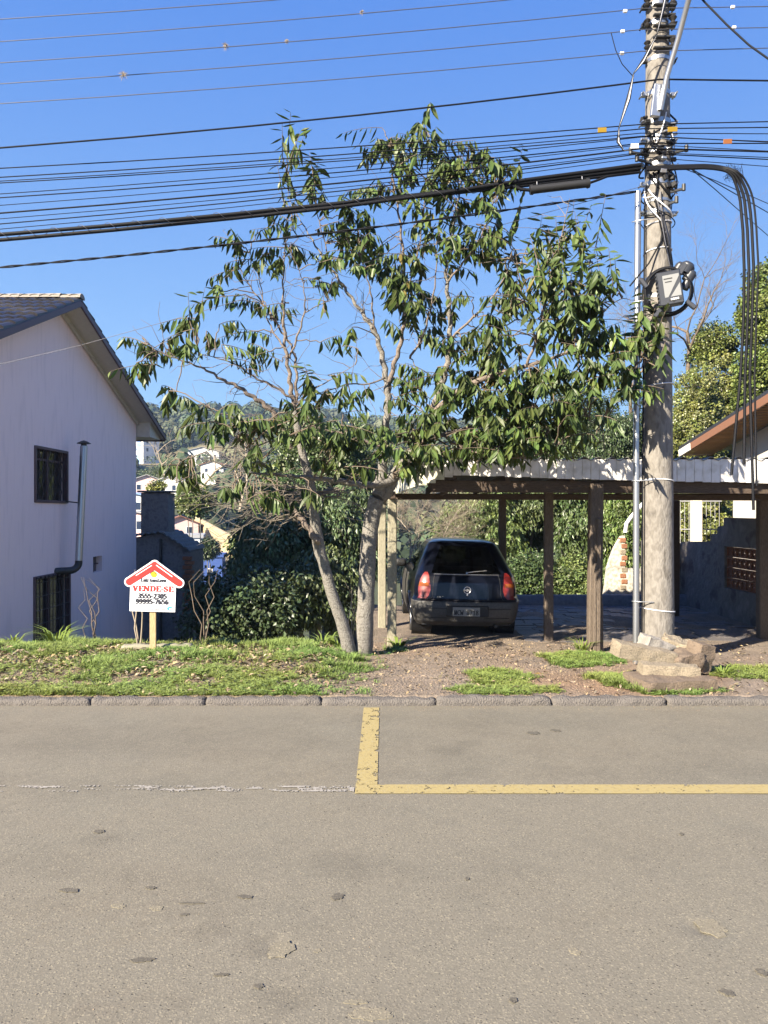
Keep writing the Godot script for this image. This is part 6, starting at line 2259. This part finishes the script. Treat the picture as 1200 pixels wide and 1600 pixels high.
	tag(obj("dead_twigs", bare, M.grey_twig, t), "", "", "", "stuff")
	# leaves: the 300 nearest the street on their own, the rest together
	var shapes := [leaf_mesh(.188, .06, .18, .5), leaf_mesh(.172, .064, -.15, .35), leaf_mesh(.2, .055, .4, .7)]
	var order := range(tf.size())
	order.sort_custom(func(a, b): return tf[a].origin.z > tf[b].origin.z)
	var lm := []
	for q in [.75, 1.0, 1.3]:
		lm.append(leaf_mat("glossy_leaf", L(.05 * q, .076 * q, .024 * q), .42, .2))
		lm[-1].metallic_specular = .32
	for k in 300:
		var x: Transform3D = tf[order[k]]
		x.origin -= base
		var o := obj("leaf", shapes[k % 3], lm[k % 3], t)
		o.transform = x
	var rest := [[], [], []]
	var rc := [[], [], []]
	for k in range(300, order.size()):
		var x: Transform3D = tf[order[k]]
		x.origin -= base
		rest[k % 3].append(x); rc[k % 3].append(tints[order[k]])
	for k in 3: many("leaves", shapes[k], M.leaf, rest[k], rc[k], t)

# ---------------------------------------------------------------- bushes and trees behind
var sprig := {}

func sprig_mesh(kind: String, sd: int) -> ArrayMesh:
	if sprig.has(kind + str(sd)): return sprig[kind + str(sd)]
	var r := RandomNumberGenerator.new()
	r.seed = 500 + sd
	var mb := MB.new()
	var n := 22
	for k in n:
		var u := Vector3(r.randfn(), r.randfn() * .8, r.randfn()).normalized()
		var p := u * r.randf_range(.25, 1.0)
		var ln := r.randf_range(.34, .52)
		var wd := .19
		var dir := (u * .8 + Vector3.DOWN * r.randf_range(.2, .9)).normalized()
		if kind == "droop": dir = (Vector3.DOWN * .9 + u * .6).normalized(); ln *= 1.35; wd = .13
		if kind == "vine": dir = (Vector3.DOWN + u * .35).normalized(); ln *= .8; wd = .24
		if kind == "fine": ln *= .6; wd = .1
		var side := dir.cross(Vector3(r.randfn(), r.randfn() + 1.5, r.randfn())).normalized()
		var nn := side.cross(dir).normalized()
		if nn.y < 0: nn = -nn
		var m := p + dir * ln * .45
		var fold := nn * -.05
		var e := p + dir * ln + nn * -.06
		var l := m - side * wd
		var q := m + side * wd
		var n1 := (nn - side * .25).normalized()
		var n2 := (nn + side * .25).normalized()
		mb.tri(p, l + fold, e, n1, n1, n1)
		mb.tri(p, q + fold, e, n2, n2, n2)
	sprig[kind + str(sd)] = mb.mesh()
	return sprig[kind + str(sd)]

# centre and radii of the crown, how many sprigs and how big each is
func shrub(called: String, label: String, cat: String, c: Vector3, rad: Vector3, n: int, size: float, tint: Color, kind: String, sd: int, lobes := 9, stems := 3):
	var r := RandomNumberGenerator.new()
	r.seed = 900 + sd
	var d := -c.z
	var foot := Vector3(c.x, minf(H(c.x, d), c.y - rad.y * .8), c.z)
	var t := thing(called, label, cat, foot)
	var lb := []
	for k in lobes:
		var u := Vector3(r.randfn(), r.randfn(), r.randfn()).normalized() * pow(r.randf(), .5) * .68
		lb.append([c + u * rad, r.randf_range(.34, .58)])
	var mb := MB.new()
	for k in stems:
		var e: Vector3 = lb[k % lobes][0]
		var s := Vector3(r.randfn() * .12, -.2, r.randfn() * .12)
		var m := s.lerp(e - foot, .5) + Vector3(r.randfn() * .15, .1, r.randfn() * .15)
		mb.tube([s, m, e - foot], [.07 * rad.y * .5 + .02, .045, .02], 8)
	obj("trunk" if cat == "tree" else "stems", mb, M.bark, t)
	var tw := MB.new()
	for k in 14 + stems * 4:
		var q: Array = lb[r.randi_range(0, lobes - 1)]
		var u := Vector3(r.randfn(), r.randfn(), r.randfn()).normalized()
		tw.tube([q[0] - foot - u * .1, q[0] - foot + u * rad * q[1] * .6, q[0] - foot + u * rad * q[1] * 1.1], [.014, .008, .003], 4, false)
	tag(obj("twigs", tw, M.twig, t), "", "", "", "stuff")
	for part in 2:
		var xs := []
		var cs := []
		for k in n / 2:
			var q: Array = lb[r.randi_range(0, lobes - 1)]
			var u := Vector3(r.randfn(), r.randfn(), r.randfn()).normalized()
			var p: Vector3 = q[0] + u * rad * q[1] * r.randf_range(.72, 1.06)
			if kind == "vine": p.y -= r.randf() * r.randf() * rad.y * .5
			var g := H(p.x, -p.z)
			if p.y < g: p.y = g + r.randf() * .2
			var s := size * r.randf_range(.7, 1.3)
			var bs := Basis.from_euler(Vector3(r.randf_range(-.5, .5), r.randf() * TAU, r.randf_range(-.5, .5)))
			xs.append(Transform3D(bs.scaled(Vector3(s, s, s)), p - foot))
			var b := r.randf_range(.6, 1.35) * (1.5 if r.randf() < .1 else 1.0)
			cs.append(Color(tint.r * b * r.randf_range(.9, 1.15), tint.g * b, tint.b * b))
		many("crown", sprig_mesh(kind, part + (sd % 3) * 2), M.bush, xs, cs, t)

# a leafless tree or bush: forking twigs
func bare_tree(called: String, label: String, cat: String, foot: Vector3, h: float, spread: float, r0: float, mt: Material, sd: int, levels := 4, fork := 4):
	var r := RandomNumberGenerator.new()
	r.seed = 1300 + sd
	var t := thing(called, label, cat, foot)
	var tr := MB.new()
	var tw := MB.new()
	var todo := [[Vector3.ZERO, Vector3(r.randfn() * .1, 1, r.randfn() * .1).normalized(), h * .42, r0, 0]]
	while todo.size():
		var q: Array = todo.pop_back()
		var pts := [q[0]]
		var dir: Vector3 = q[1]
		for j in 4:
			dir = (dir + Vector3(r.randfn(), r.randfn() * .6 + .12, r.randfn()) * .16).normalized()
			pts.append(pts[-1] + dir * q[2] / 4.0)
		var re: float = q[3] * .55
		var dst := tr if q[4] < 2 else tw
		dst.tube(pts, [q[3], lerpf(q[3], re, .25), lerpf(q[3], re, .5), lerpf(q[3], re, .75), re], 6 if q[4] < 2 else 4, false)
		if q[4] >= levels: continue
		for k in fork:
			var a: Vector3 = pts[r.randi_range(2, 4)] if k else pts[4]
			var d2 := (dir + Vector3(r.randfn() * spread, r.randfn() * .35 + .1, r.randfn() * spread)).normalized()
			todo.append([a, d2, q[2] * r.randf_range(.55, .8), re * r.randf_range(.6, .95), q[4] + 1])
	obj("trunk", tr, mt, t)
	tag(obj("twigs", tw, mt, t), "", "", "", "stuff")

func bushes():
	var n := Color(1, 1, 1)
	var olive := Color(1.5, 1.25, .8)
	var pale := Color(1.5, 1.5, 1.25)
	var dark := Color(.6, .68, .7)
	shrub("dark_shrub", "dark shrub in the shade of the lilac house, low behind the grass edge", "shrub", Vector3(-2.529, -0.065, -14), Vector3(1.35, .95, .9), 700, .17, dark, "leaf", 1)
	shrub("leafy_shrub", "leafy green shrub behind the leaning left trunk, low one", "shrub", Vector3(-1.34, 0.116, -14.5), Vector3(.9, 1.0, .8), 910, .16, n, "droop", 2)
	shrub("leafy_shrub", "tall grey-green shrub above the dark shrub in the gap beside the tree", "shrub", Vector3(-2.357, 0.84, -16.5), Vector3(1.15, 1.15, 1.0), 1170, .17, Color(1.05, 1.15, 1.15), "droop", 3)
	shrub("leafy_shrub", "dark green shrub between the two leaning trunks", "shrub", Vector3(-0.832, 1.007, -16.5), Vector3(.95, 1.6, 1.0), 1170, .17, Color(.75, .85, .8), "droop", 4)
	shrub("leafy_shrub", "pale green bush behind the dead limb of the tree", "shrub", Vector3(-2.938, 2.125, -23), Vector3(1.5, 1.2, 1.3), 750, .2, pale, "leaf", 5)
	shrub("leafy_shrub", "tall dark tangled tree filling the gap right behind the fork of the left trunk", "tree", Vector3(-1.739, 1.851, -18), Vector3(1.0, 1.0, .9), 900, .15, Color(.8, .95, .8), "droop", 41)
	shrub("leafy_shrub", "dark tangled growth behind the right trunk and the long horizontal branch", "tree", Vector3(-0.706, 2.671, -21), Vector3(1.0, 1.1, .9), 700, .16, Color(.75, .85, .8), "fine", 42)
	shrub("twiggy_tree", "rounded dense twiggy tree head behind the upper left trunk", "tree", Vector3(-1.765, 3.129, -20), Vector3(1.5, 1.5, 1.2), 1000, .16, Color(.8, .9, .75), "vine", 6)
	shrub("leafy_shrub", "green bush left of the retaining wall, low in the gap", "shrub", Vector3(-6.2, 0.271, -34), Vector3(.9, 1.1, 1.0), 400, .26, pale, "leaf", 7)
	shrub("valley_tree", "olive tree just right of the barbecue chimney", "tree", Vector3(-11.98, 2.426, -48), Vector3(1.5, 1.0, 1.3), 450, .34, Color(1.2, 1.15, .8), "leaf", 8)
	shrub("valley_tree", "dark round valley tree right of the white building", "tree", Vector3(-13.714, -1.124, -60), Vector3(.75, .9, .8), 300, .32, dark, "leaf", 9)
	shrub("valley_tree", "green tree low behind the right corner of the barbecue", "tree", Vector3(-8.657, -1.386, -34), Vector3(.45, .6, .5), 250, .2, Color(.9, 1, .8), "leaf", 10)
	shrub("valley_tree", "tree on the slope under the apartment tower", "tree", Vector3(-57.176, 8.053, -180), Vector3(6, 4, 4), 350, .8, dark, "leaf", 11)
	shrub("valley_tree", "grey-green tree behind the barbecue chimney top", "tree", Vector3(-43.109, 9.893, -150), Vector3(5, 3.5, 4), 350, .7, Color(1.1, 1.1, 1.0), "fine", 12)
	shrub("chimney_fern", "yellowish bush sprouting just behind the barbecue chimney cap", "shrub", Vector3(-6.212, 2.406, -21), Vector3(.35, .2, .2), 90, .1, Color(2.0, 1.7, .9), "leaf", 13, 5, 2)
	bare_tree("bare_valley_tree", "leafless grey tree spreading behind the eave of the lilac house", "tree", Vector3(-14.622, 2.204, -60), 7.5, .75, .14, M.dead_twig, 1, 5, 4)
	bare_tree("bare_valley_tree", "leafless grey tree right of the chimney, smaller one", "tree", Vector3(-21.555, 5.166, -75), 6.0, .8, .12, M.dead_twig, 2, 4, 4)
	bare_tree("bare_valley_tree", "leafless grey tree behind the drooping leaf sprays near the retaining wall", "tree", Vector3(-7.563, 1.7, -40), 5.5, .8, .1, M.dead_twig, 3, 5, 4)
	# behind the carport
	bare_tree("dry_bush", "dry leafless tan bush seen under the left end of the carport, left one", "shrub", Vector3(0.605, 0.112, -18), 2.6, .55, .03, M.dead_twig, 4, 5, 5)
	bare_tree("dry_bush", "dry leafless tan bush seen over the parked car, right one", "shrub", Vector3(1.277, 0.103, -19), 2.7, .55, .03, M.dead_twig, 5, 5, 5)
	shrub("hedge_tree", "bright green tree seen over the roof of the parked car", "tree", Vector3(2.376, 1.208, -19.5), Vector3(1.35, 1.5, 1.2), 1620, .16, Color(1.25, 1.3, .95), "droop", 20)
	shrub("hedge_tree", "tall green tree filling the middle bay of the carport", "tree", Vector3(3.971, 1.876, -21), Vector3(1.7, 1.9, 1.4), 1890, .17, n, "droop", 21)
	shrub("hedge_tree", "dark green tree behind the split-rail carport post", "tree", Vector3(5.126, 1.784, -20), Vector3(1.4, 1.7, 1.2), 1755, .17, Color(.85, .95, .8), "droop", 22)
	shrub("hedge_tree", "green tree left of the ruined white wall", "tree", Vector3(5.668, 1.061, -19), Vector3(1.0, 1.7, 1.0), 1350, .16, Color(1.1, 1.2, .8), "droop", 23)
	shrub("low_hedge_bush", "low pale green bush under the middle bay of the carport", "shrub", Vector3(4.118, 0.156, -17.5), Vector3(1.1, .8, .8), 1080, .13, pale, "leaf", 24)
	shrub("low_hedge_bush", "low dark bush right of the parked car", "shrub", Vector3(3.18, 0.147, -17.6), Vector3(.8, .9, .8), 1080, .14, Color(.7, .8, .7), "leaf", 25)
	shrub("low_hedge_bush", "low green bush hidden mostly by the parked car", "shrub", Vector3(2.042, 0.036, -18), Vector3(1.1, .9, .8), 500, .15, n, "leaf", 26)
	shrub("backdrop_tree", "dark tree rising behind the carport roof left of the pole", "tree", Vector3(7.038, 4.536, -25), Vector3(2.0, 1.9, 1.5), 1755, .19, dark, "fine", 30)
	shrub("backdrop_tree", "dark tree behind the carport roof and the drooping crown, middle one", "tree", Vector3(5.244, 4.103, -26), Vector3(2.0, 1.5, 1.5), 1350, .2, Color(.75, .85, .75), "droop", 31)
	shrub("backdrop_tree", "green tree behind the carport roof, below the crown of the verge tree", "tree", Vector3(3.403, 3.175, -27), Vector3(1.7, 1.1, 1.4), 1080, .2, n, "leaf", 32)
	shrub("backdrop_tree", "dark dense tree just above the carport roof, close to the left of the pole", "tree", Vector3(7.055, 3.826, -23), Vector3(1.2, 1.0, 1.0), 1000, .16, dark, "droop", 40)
	shrub("vine_tree", "tree draped in hanging olive vines, right beside the pole", "tree", Vector3(8.966, 4.381, -22), Vector3(1.0, 1.5, 1.0), 1300, .14, olive, "vine", 33)
	shrub("vine_tree", "olive tree hung with vines above the orange bargeboard", "tree", Vector3(11.239, 5.587, -25), Vector3(1.3, 1.9, 1.2), 1200, .16, olive, "vine", 34)
	shrub("sunlit_tree", "yellow-green tree at the right edge above the neighbour house, upper crown", "tree", Vector3(12, 8.154, -24), Vector3(1.0, 1.6, 1.2), 700, .19, Color(1.45, 1.4, .8), "leaf", 35)
	shrub("sunlit_tree", "yellow-green tree right of the hanging cables, lower crown", "tree", Vector3(11.307, 5.759, -23), Vector3(1.1, 1.2, 1.0), 900, .18, Color(1.5, 1.5, .85), "leaf", 36)
	shrub("sunlit_tree", "thin yellow-green tree between the pole and the hanging cables", "tree", Vector3(10.924, 7.057, -25), Vector3(.9, .9, .8), 380, .17, Color(1.4, 1.3, .75), "leaf", 37)
	shrub("backdrop_tree", "dark low tree between the pole and the neighbour house roof", "tree", Vector3(9.277, 3.246, -23), Vector3(1.4, .9, 1.0), 900, .17, dark, "leaf", 38)
	shrub("vine_tree", "vine-hung green bush behind the white railing", "shrub", Vector3(8.571, 1.448, -20), Vector3(1.2, 1.1, .9), 900, .14, olive, "vine", 39)
	bare_tree("pink_twig_tree", "leafless tree with purple-brown twigs against the sky right of the pole", "tree", Vector3(10.189, 5.902, -25) - Vector3(0, .6, 0), 5.6, .6, .1, M.twig, 6, 5, 4)
	bare_tree("pink_twig_tree", "leafless twigs against the sky just left of the pole", "tree", Vector3(8.088, 5.061, -25) - Vector3(0, .6, 0), 5.0, .5, .07, M.twig, 7, 5, 3)
	# thin stems at the tree foot and dead stalks by the sign
	for q in [["thin upright sapling stems beside the tree trunks", Vector3(-0.369, 0.034, -9.35), 5, .9, .006], ["pale dead stalks standing behind the for-sale sign, left one", Vector3(-2.953, 0.076, -9.2), 3, 1.0, .009], ["dark dry stalks standing against the lilac house wall", Vector3(-3.857, -0.014, -10.2), 4, .95, .006], ["single thin dry stalk left of the dark stalks", Vector3(-3.829, 0.053, -9.8), 1, .75, .005], ["bent bare sapling between the barbecue and the dark shrub", Vector3(-2.353, -0.048, -10), 4, 1.1, .007]]:
		var mb := MB.new()
		var r := RandomNumberGenerator.new()
		r.seed = int(q[1].x * 100) + 4000
		for k in q[2]:
			var lean := Vector3(r.randfn() * .09, 1, r.randfn() * .06)
			var pts := []
			for j in 7:
				pts.append(Vector3(r.randf_range(-.04, .04) if j == 0 else 0.0, 0, 0) + lean * q[3] * r.randf_range(.98, 1.02) * j / 6.0 + Vector3(r.randfn(), 0, r.randfn()) * .012 * j)
			mb.tube(pts, [q[4] * 1.3, q[4] * 1.2, q[4] * 1.1, q[4], q[4] * .8, q[4] * .6, q[4] * .3], 5)
		var o := obj("dry_stalks", mb, M.twig if "dark" in q[0] else M.dead_twig)
		o.position = q[1] - Vector3(0, .1, 0)
		tag(o, q[0], "plant", "dry stalks and saplings on the verge")

# ---------------------------------------------------------------- verge plants
func tuft_mesh(sd: int, blades: int, h: float, w: float, lean: float) -> ArrayMesh:
	var r := RandomNumberGenerator.new()
	r.seed = 700 + sd
	var mb := MB.new()
	for k in blades:
		var a := r.randf() * TAU
		var out := Vector3(cos(a), 0, sin(a))
		var side := Vector3(-sin(a), 0, cos(a)) * w * r.randf_range(.7, 1.2)
		var p := out * r.randf() * .03
		var hh := h * r.randf_range(.5, 1.1)
		var m := p + Vector3.UP * hh * .6 + out * hh * lean * .4
		var e := p + Vector3.UP * hh * (1.0 - lean * .35) + out * hh * lean
		var nn := (out * -.5 + Vector3.UP).normalized()
		mb.quad(p - side, p + side, m + side * .8, m - side * .8, nn)
		mb.tri(m - side * .8, m + side * .8, e, nn, nn, nn)
	return mb.mesh()

func clover_mesh(sd: int) -> ArrayMesh:
	var r := RandomNumberGenerator.new()
	r.seed = 720 + sd
	var mb := MB.new()
	for k in 8:
		var c := Vector3(r.randf_range(-.05, .05), r.randf_range(.012, .05), r.randf_range(-.05, .05))
		var a0 := r.randf() * TAU
		var s := r.randf_range(.012, .02)
		for j in 3:
			var a := a0 + j * TAU / 3
			var o := Vector3(cos(a), r.randf_range(-.3, .3), sin(a)) * s
			var sd2 := Vector3(-sin(a), 0, cos(a)) * s * .6
			mb.quad(c, c + o * .6 + sd2, c + o * 1.2, c + o * .6 - sd2, (Vector3.UP + o * -8).normalized())
	return mb.mesh()

func litter_mesh(sd: int) -> ArrayMesh:
	var r := RandomNumberGenerator.new()
	r.seed = 740 + sd
	var mb := MB.new()
	var l := .05
	var w := .018
	var c := r.randf_range(.008, .02)
	mb.tri(Vector3(-l, 0, 0), Vector3(0, c, -w), Vector3(0, 0, 0), Vector3(-.2, 1, -.3).normalized(), Vector3(0, 1, -.3).normalized(), Vector3.UP)
	mb.tri(Vector3(l, .004, 0), Vector3(0, c, -w), Vector3(0, 0, 0), Vector3(.2, 1, -.3).normalized(), Vector3(0, 1, -.3).normalized(), Vector3.UP)
	mb.tri(Vector3(-l, 0, 0), Vector3(0, c * .7, w), Vector3(0, 0, 0), Vector3(-.2, 1, .3).normalized(), Vector3(0, 1, .3).normalized(), Vector3.UP)
	mb.tri(Vector3(l, .004, 0), Vector3(0, c * .7, w), Vector3(0, 0, 0), Vector3(.2, 1, .3).normalized(), Vector3(0, 1, .3).normalized(), Vector3.UP)
	return mb.mesh()

# how grassy the verge is at x, d: 0 to 1
func grassy(x: float, d: float) -> float:
	var q := tn.get_noise_2d(x * 40.0, d * 40.0) + .7 * tn.get_noise_2d(x * 170.0 + 50, d * 170.0)
	var a := 0.0
	if x < .2: a = smoothstep(-.1, -.7, x + q * .5) * (.85 - .5 * smoothstep(-1.3, -.5, x) * smoothstep(8.2, 7.2, d))
	a = maxf(a, 1.0 - smoothstep(.6, 1.1, Vector2((x - 1.22) / .5, (d - 7.75) / .5).length() + q * .6))
	a = maxf(a, .8 * (1.0 - smoothstep(.5, 1.1, Vector2((x - 1.15) / .45, (d - 7.1) / .2).length() + q * .8)))
	a = maxf(a, 1.0 - smoothstep(.5, 1.1, Vector2((x - 2.35) / .5, (d - 8.9) / .7).length() + q * .5))
	a = maxf(a, .9 - smoothstep(.5, 1.1, Vector2((x - 2.4) / .4, (d - 7.6) / .5).length() + q * .5))
	a = maxf(a, .9 - smoothstep(.5, 1.1, Vector2((x - 2.75) / .55, (d - 7.02) / .18).length() + q * .5))
	a = maxf(a, .9 - smoothstep(.5, 1.1, Vector2((x - 3.9) / .8, (d - 7.9) / .5).length() + q * .5))
	a = maxf(a, .6 - smoothstep(.4, 1.1, Vector2((x - .12) / .3, (d - 9.9) / .4).length() + q * .5))
	return clampf(a, 0, 1)

func verge_plants():
	var r := RandomNumberGenerator.new()
	r.seed = 55
	var gt := [[], [], []]
	var gc := [[], [], []]
	var ct := []
	var cc := []
	var tries := 0
	while tries < 105000:
		tries += 1
		var x := r.randf_range(-7.5, 5.2)
		var d := r.randf_range(6.84, 10.3)
		var g := grassy(x, d)
		if r.randf() > g * (1.0 if x < -.6 else smoothstep(0.0, .8, g)): continue
		var patch := tn.get_noise_2d(x * 90.0 + 700, d * 90.0)
		# bare and littered spots in the rough upper part
		if x < .2 and d > 7.15 and patch < .05 and r.randf() < .9: continue
		var p := Vector3(x, H(x, d) - .005, -d)
		var k := r.randf_range(.75, 1.25)
		var yel := 1.0 + .35 * tn.get_noise_2d(x * 30.0, d * 30.0 + 90)
		var rank := maxf(0.0, tn.get_noise_2d(x * 55.0 + 300, d * 55.0))
		var tall := .5 + 1.3 * rank + (.45 if x < .2 else .1) * smoothstep(7.4, 9.6, d) + r.randf_range(-.12, .2)
		if r.randf() < .72:
			var m := r.randi_range(0, 2)
			var s := tall
			gt[m].append(Transform3D(Basis(Vector3.UP, r.randf() * TAU).scaled(Vector3(.9, s, .9)), p)); gc[m].append(Color(k * yel, k, k))
		else:
			var s := r.randf_range(.5, 1.0)
			ct.append(Transform3D(Basis(Vector3.UP, r.randf() * TAU).scaled(Vector3(s, s * r.randf_range(.7, 1.4), s)), p)); cc.append(Color(k * yel * 1.05, k * 1.1, k))
	for k in 3:
		var o := many("grass", tuft_mesh(k, 10, [.07, .1, .085][k], .0026, [.5, .7, .9][k]), M.grass, gt[k], gc[k])
		tag(o, "rough yellow-green grass of the verge", "grass", "verge grass", "stuff")
	tag(many("clover", clover_mesh(1), M.grass, ct, cc), "low clover-like leaves carpeting the verge", "ground cover", "", "stuff")
	# dead leaves
	var lt := []
	var lc := []
	for k in 20000:
		var x := r.randf_range(-7.0, 5.0)
		var d := r.randf_range(6.85, 10.2)
		var right := x > -.5
		if right and r.randf() > .16: continue
		if not right and d < 7.5 and r.randf() > .35: continue
		if not right and tn.get_noise_2d(x * 90.0 + 700, d * 90.0) > .12 and r.randf() > .35: continue
		var s := r.randf_range(.28, .85) * (.8 if right else 1.0)
		lt.append(Transform3D(Basis.from_euler(Vector3(r.randf_range(-.5, .5), r.randf() * TAU, r.randf_range(-.5, .5))).scaled(Vector3(s, s, s)), Vector3(x, H(x, d) + r.randf_range(.004, .035), -d)))
		var b := r.randf_range(.35, 1.5)
		lc.append(Color(b * r.randf_range(.9, 1.1), b, b * r.randf_range(.8, 1.15)))
	tag(many("leaf_litter", litter_mesh(1), M.litter, lt, lc), "dry brown dead leaves scattered over the verge and drive", "leaf litter", "", "stuff")
	# pebbles of the drive
	var pb := MB.new()
	pb.rough(Vector3(1, .7, .8), .4, .33, .12, 1.2, 5)
	var pt := []
	var pc := []
	for k in 5200:
		var x := r.randf_range(-.6, 3.2)
		var d := r.randf_range(6.84, 11.2)
		if grassy(x, d) > .5 and r.randf() > .2: continue
		var s := r.randf_range(.004, .013) * (1.0 if r.randf() < .93 else 2.2)
		pt.append(Transform3D(Basis.from_euler(Vector3(r.randf() * 6, r.randf() * 6, r.randf() * 6)).scaled(Vector3(s, s, s)), Vector3(x, H(x, d) + s * .15, -d)))
		var b := r.randf_range(.45, 1.25)
		pc.append(Color(b, b * .95, b * .88))
	for k in 900:
		var x := r.randf_range(-5.0, 5.0)
		var d := 6.66 - absf(r.randfn()) * .12 if k < 620 else r.randf_range(2.2, 6.5)
		var s := r.randf_range(.002, .006) * (1.0 if k < 620 else .8)
		pt.append(Transform3D(Basis.from_euler(Vector3(r.randf() * 6, r.randf() * 6, r.randf() * 6)).scaled(Vector3(s, s, s)), Vector3(x, s * .3, -d)))
		var b := r.randf_range(.6, 1.3)
		pc.append(Color(b, b * .95, b * .88))
	M.pebble = plain("pebble", L(.27, .21, .155), .9)
	M.pebble.vertex_color_use_as_albedo = true
	tag(many("gravel", pb.mesh(), M.pebble, pt, pc), "small stones and grit on the earth drive", "gravel", "", "stuff")
	# a few grown weeds one can point at
	var weeds := [["tall bright grass clump in front of the barred lower window of the lilac house", Vector3(-4.195, 0.078, -9.75), 60, .42, .008, .8], ["leafy weed at the foot of the carport corner post", Vector3(0.187, -0.099, -10.1), 30, .2, .012, .9], ["grass clump at the foot of the split-rail carport post", Vector3(2.501, -0.034, -9.6), 44, .22, .005, .8],
		["tall weed clump at the grass edge left of the leaning trunk", Vector3(-0.782, -0.013, -9.8), 34, .3, .008, .8], ["bright weed clump between the two trunks and the shrub", Vector3(-0.589, -0.01, -9.6), 26, .22, .012, .7], ["grass growing against the right of the stone heap", Vector3(3.474, 0.061, -7.8), 40, .13, .006, .9], ["weeds at the far left of the verge edge", Vector3(-4.728, 0.07, -9.7), 40, .25, .007, .8]]
	for k in weeds.size():
		var q: Array = weeds[k]
		var o := obj("weed_clump", tuft_mesh(30 + k, q[2], q[3], q[4], q[5]), M.grass_one)
		o.position = Vector3(q[1].x, H(q[1].x, -q[1].z) - .01, q[1].z)
		o.scale = Vector3(1.5, 1.05, 1.4)
		tag(o, q[0], "weed", "weeds grown tall on the verge")
	var ye := MB.new()
	ye.quad(Vector3(-.04, 0, 0), Vector3(0, .006, -.018), Vector3(.04, .002, 0), Vector3(0, .004, .018), Vector3.UP)
	var yo := obj("fallen_leaf", ye, M.yellow)
	yo.position = Vector3(1.57, 0.046, -7.75) + Vector3(0, .01, 0)
	tag(yo, "single bright yellow leaf fallen on the earth drive", "leaf")
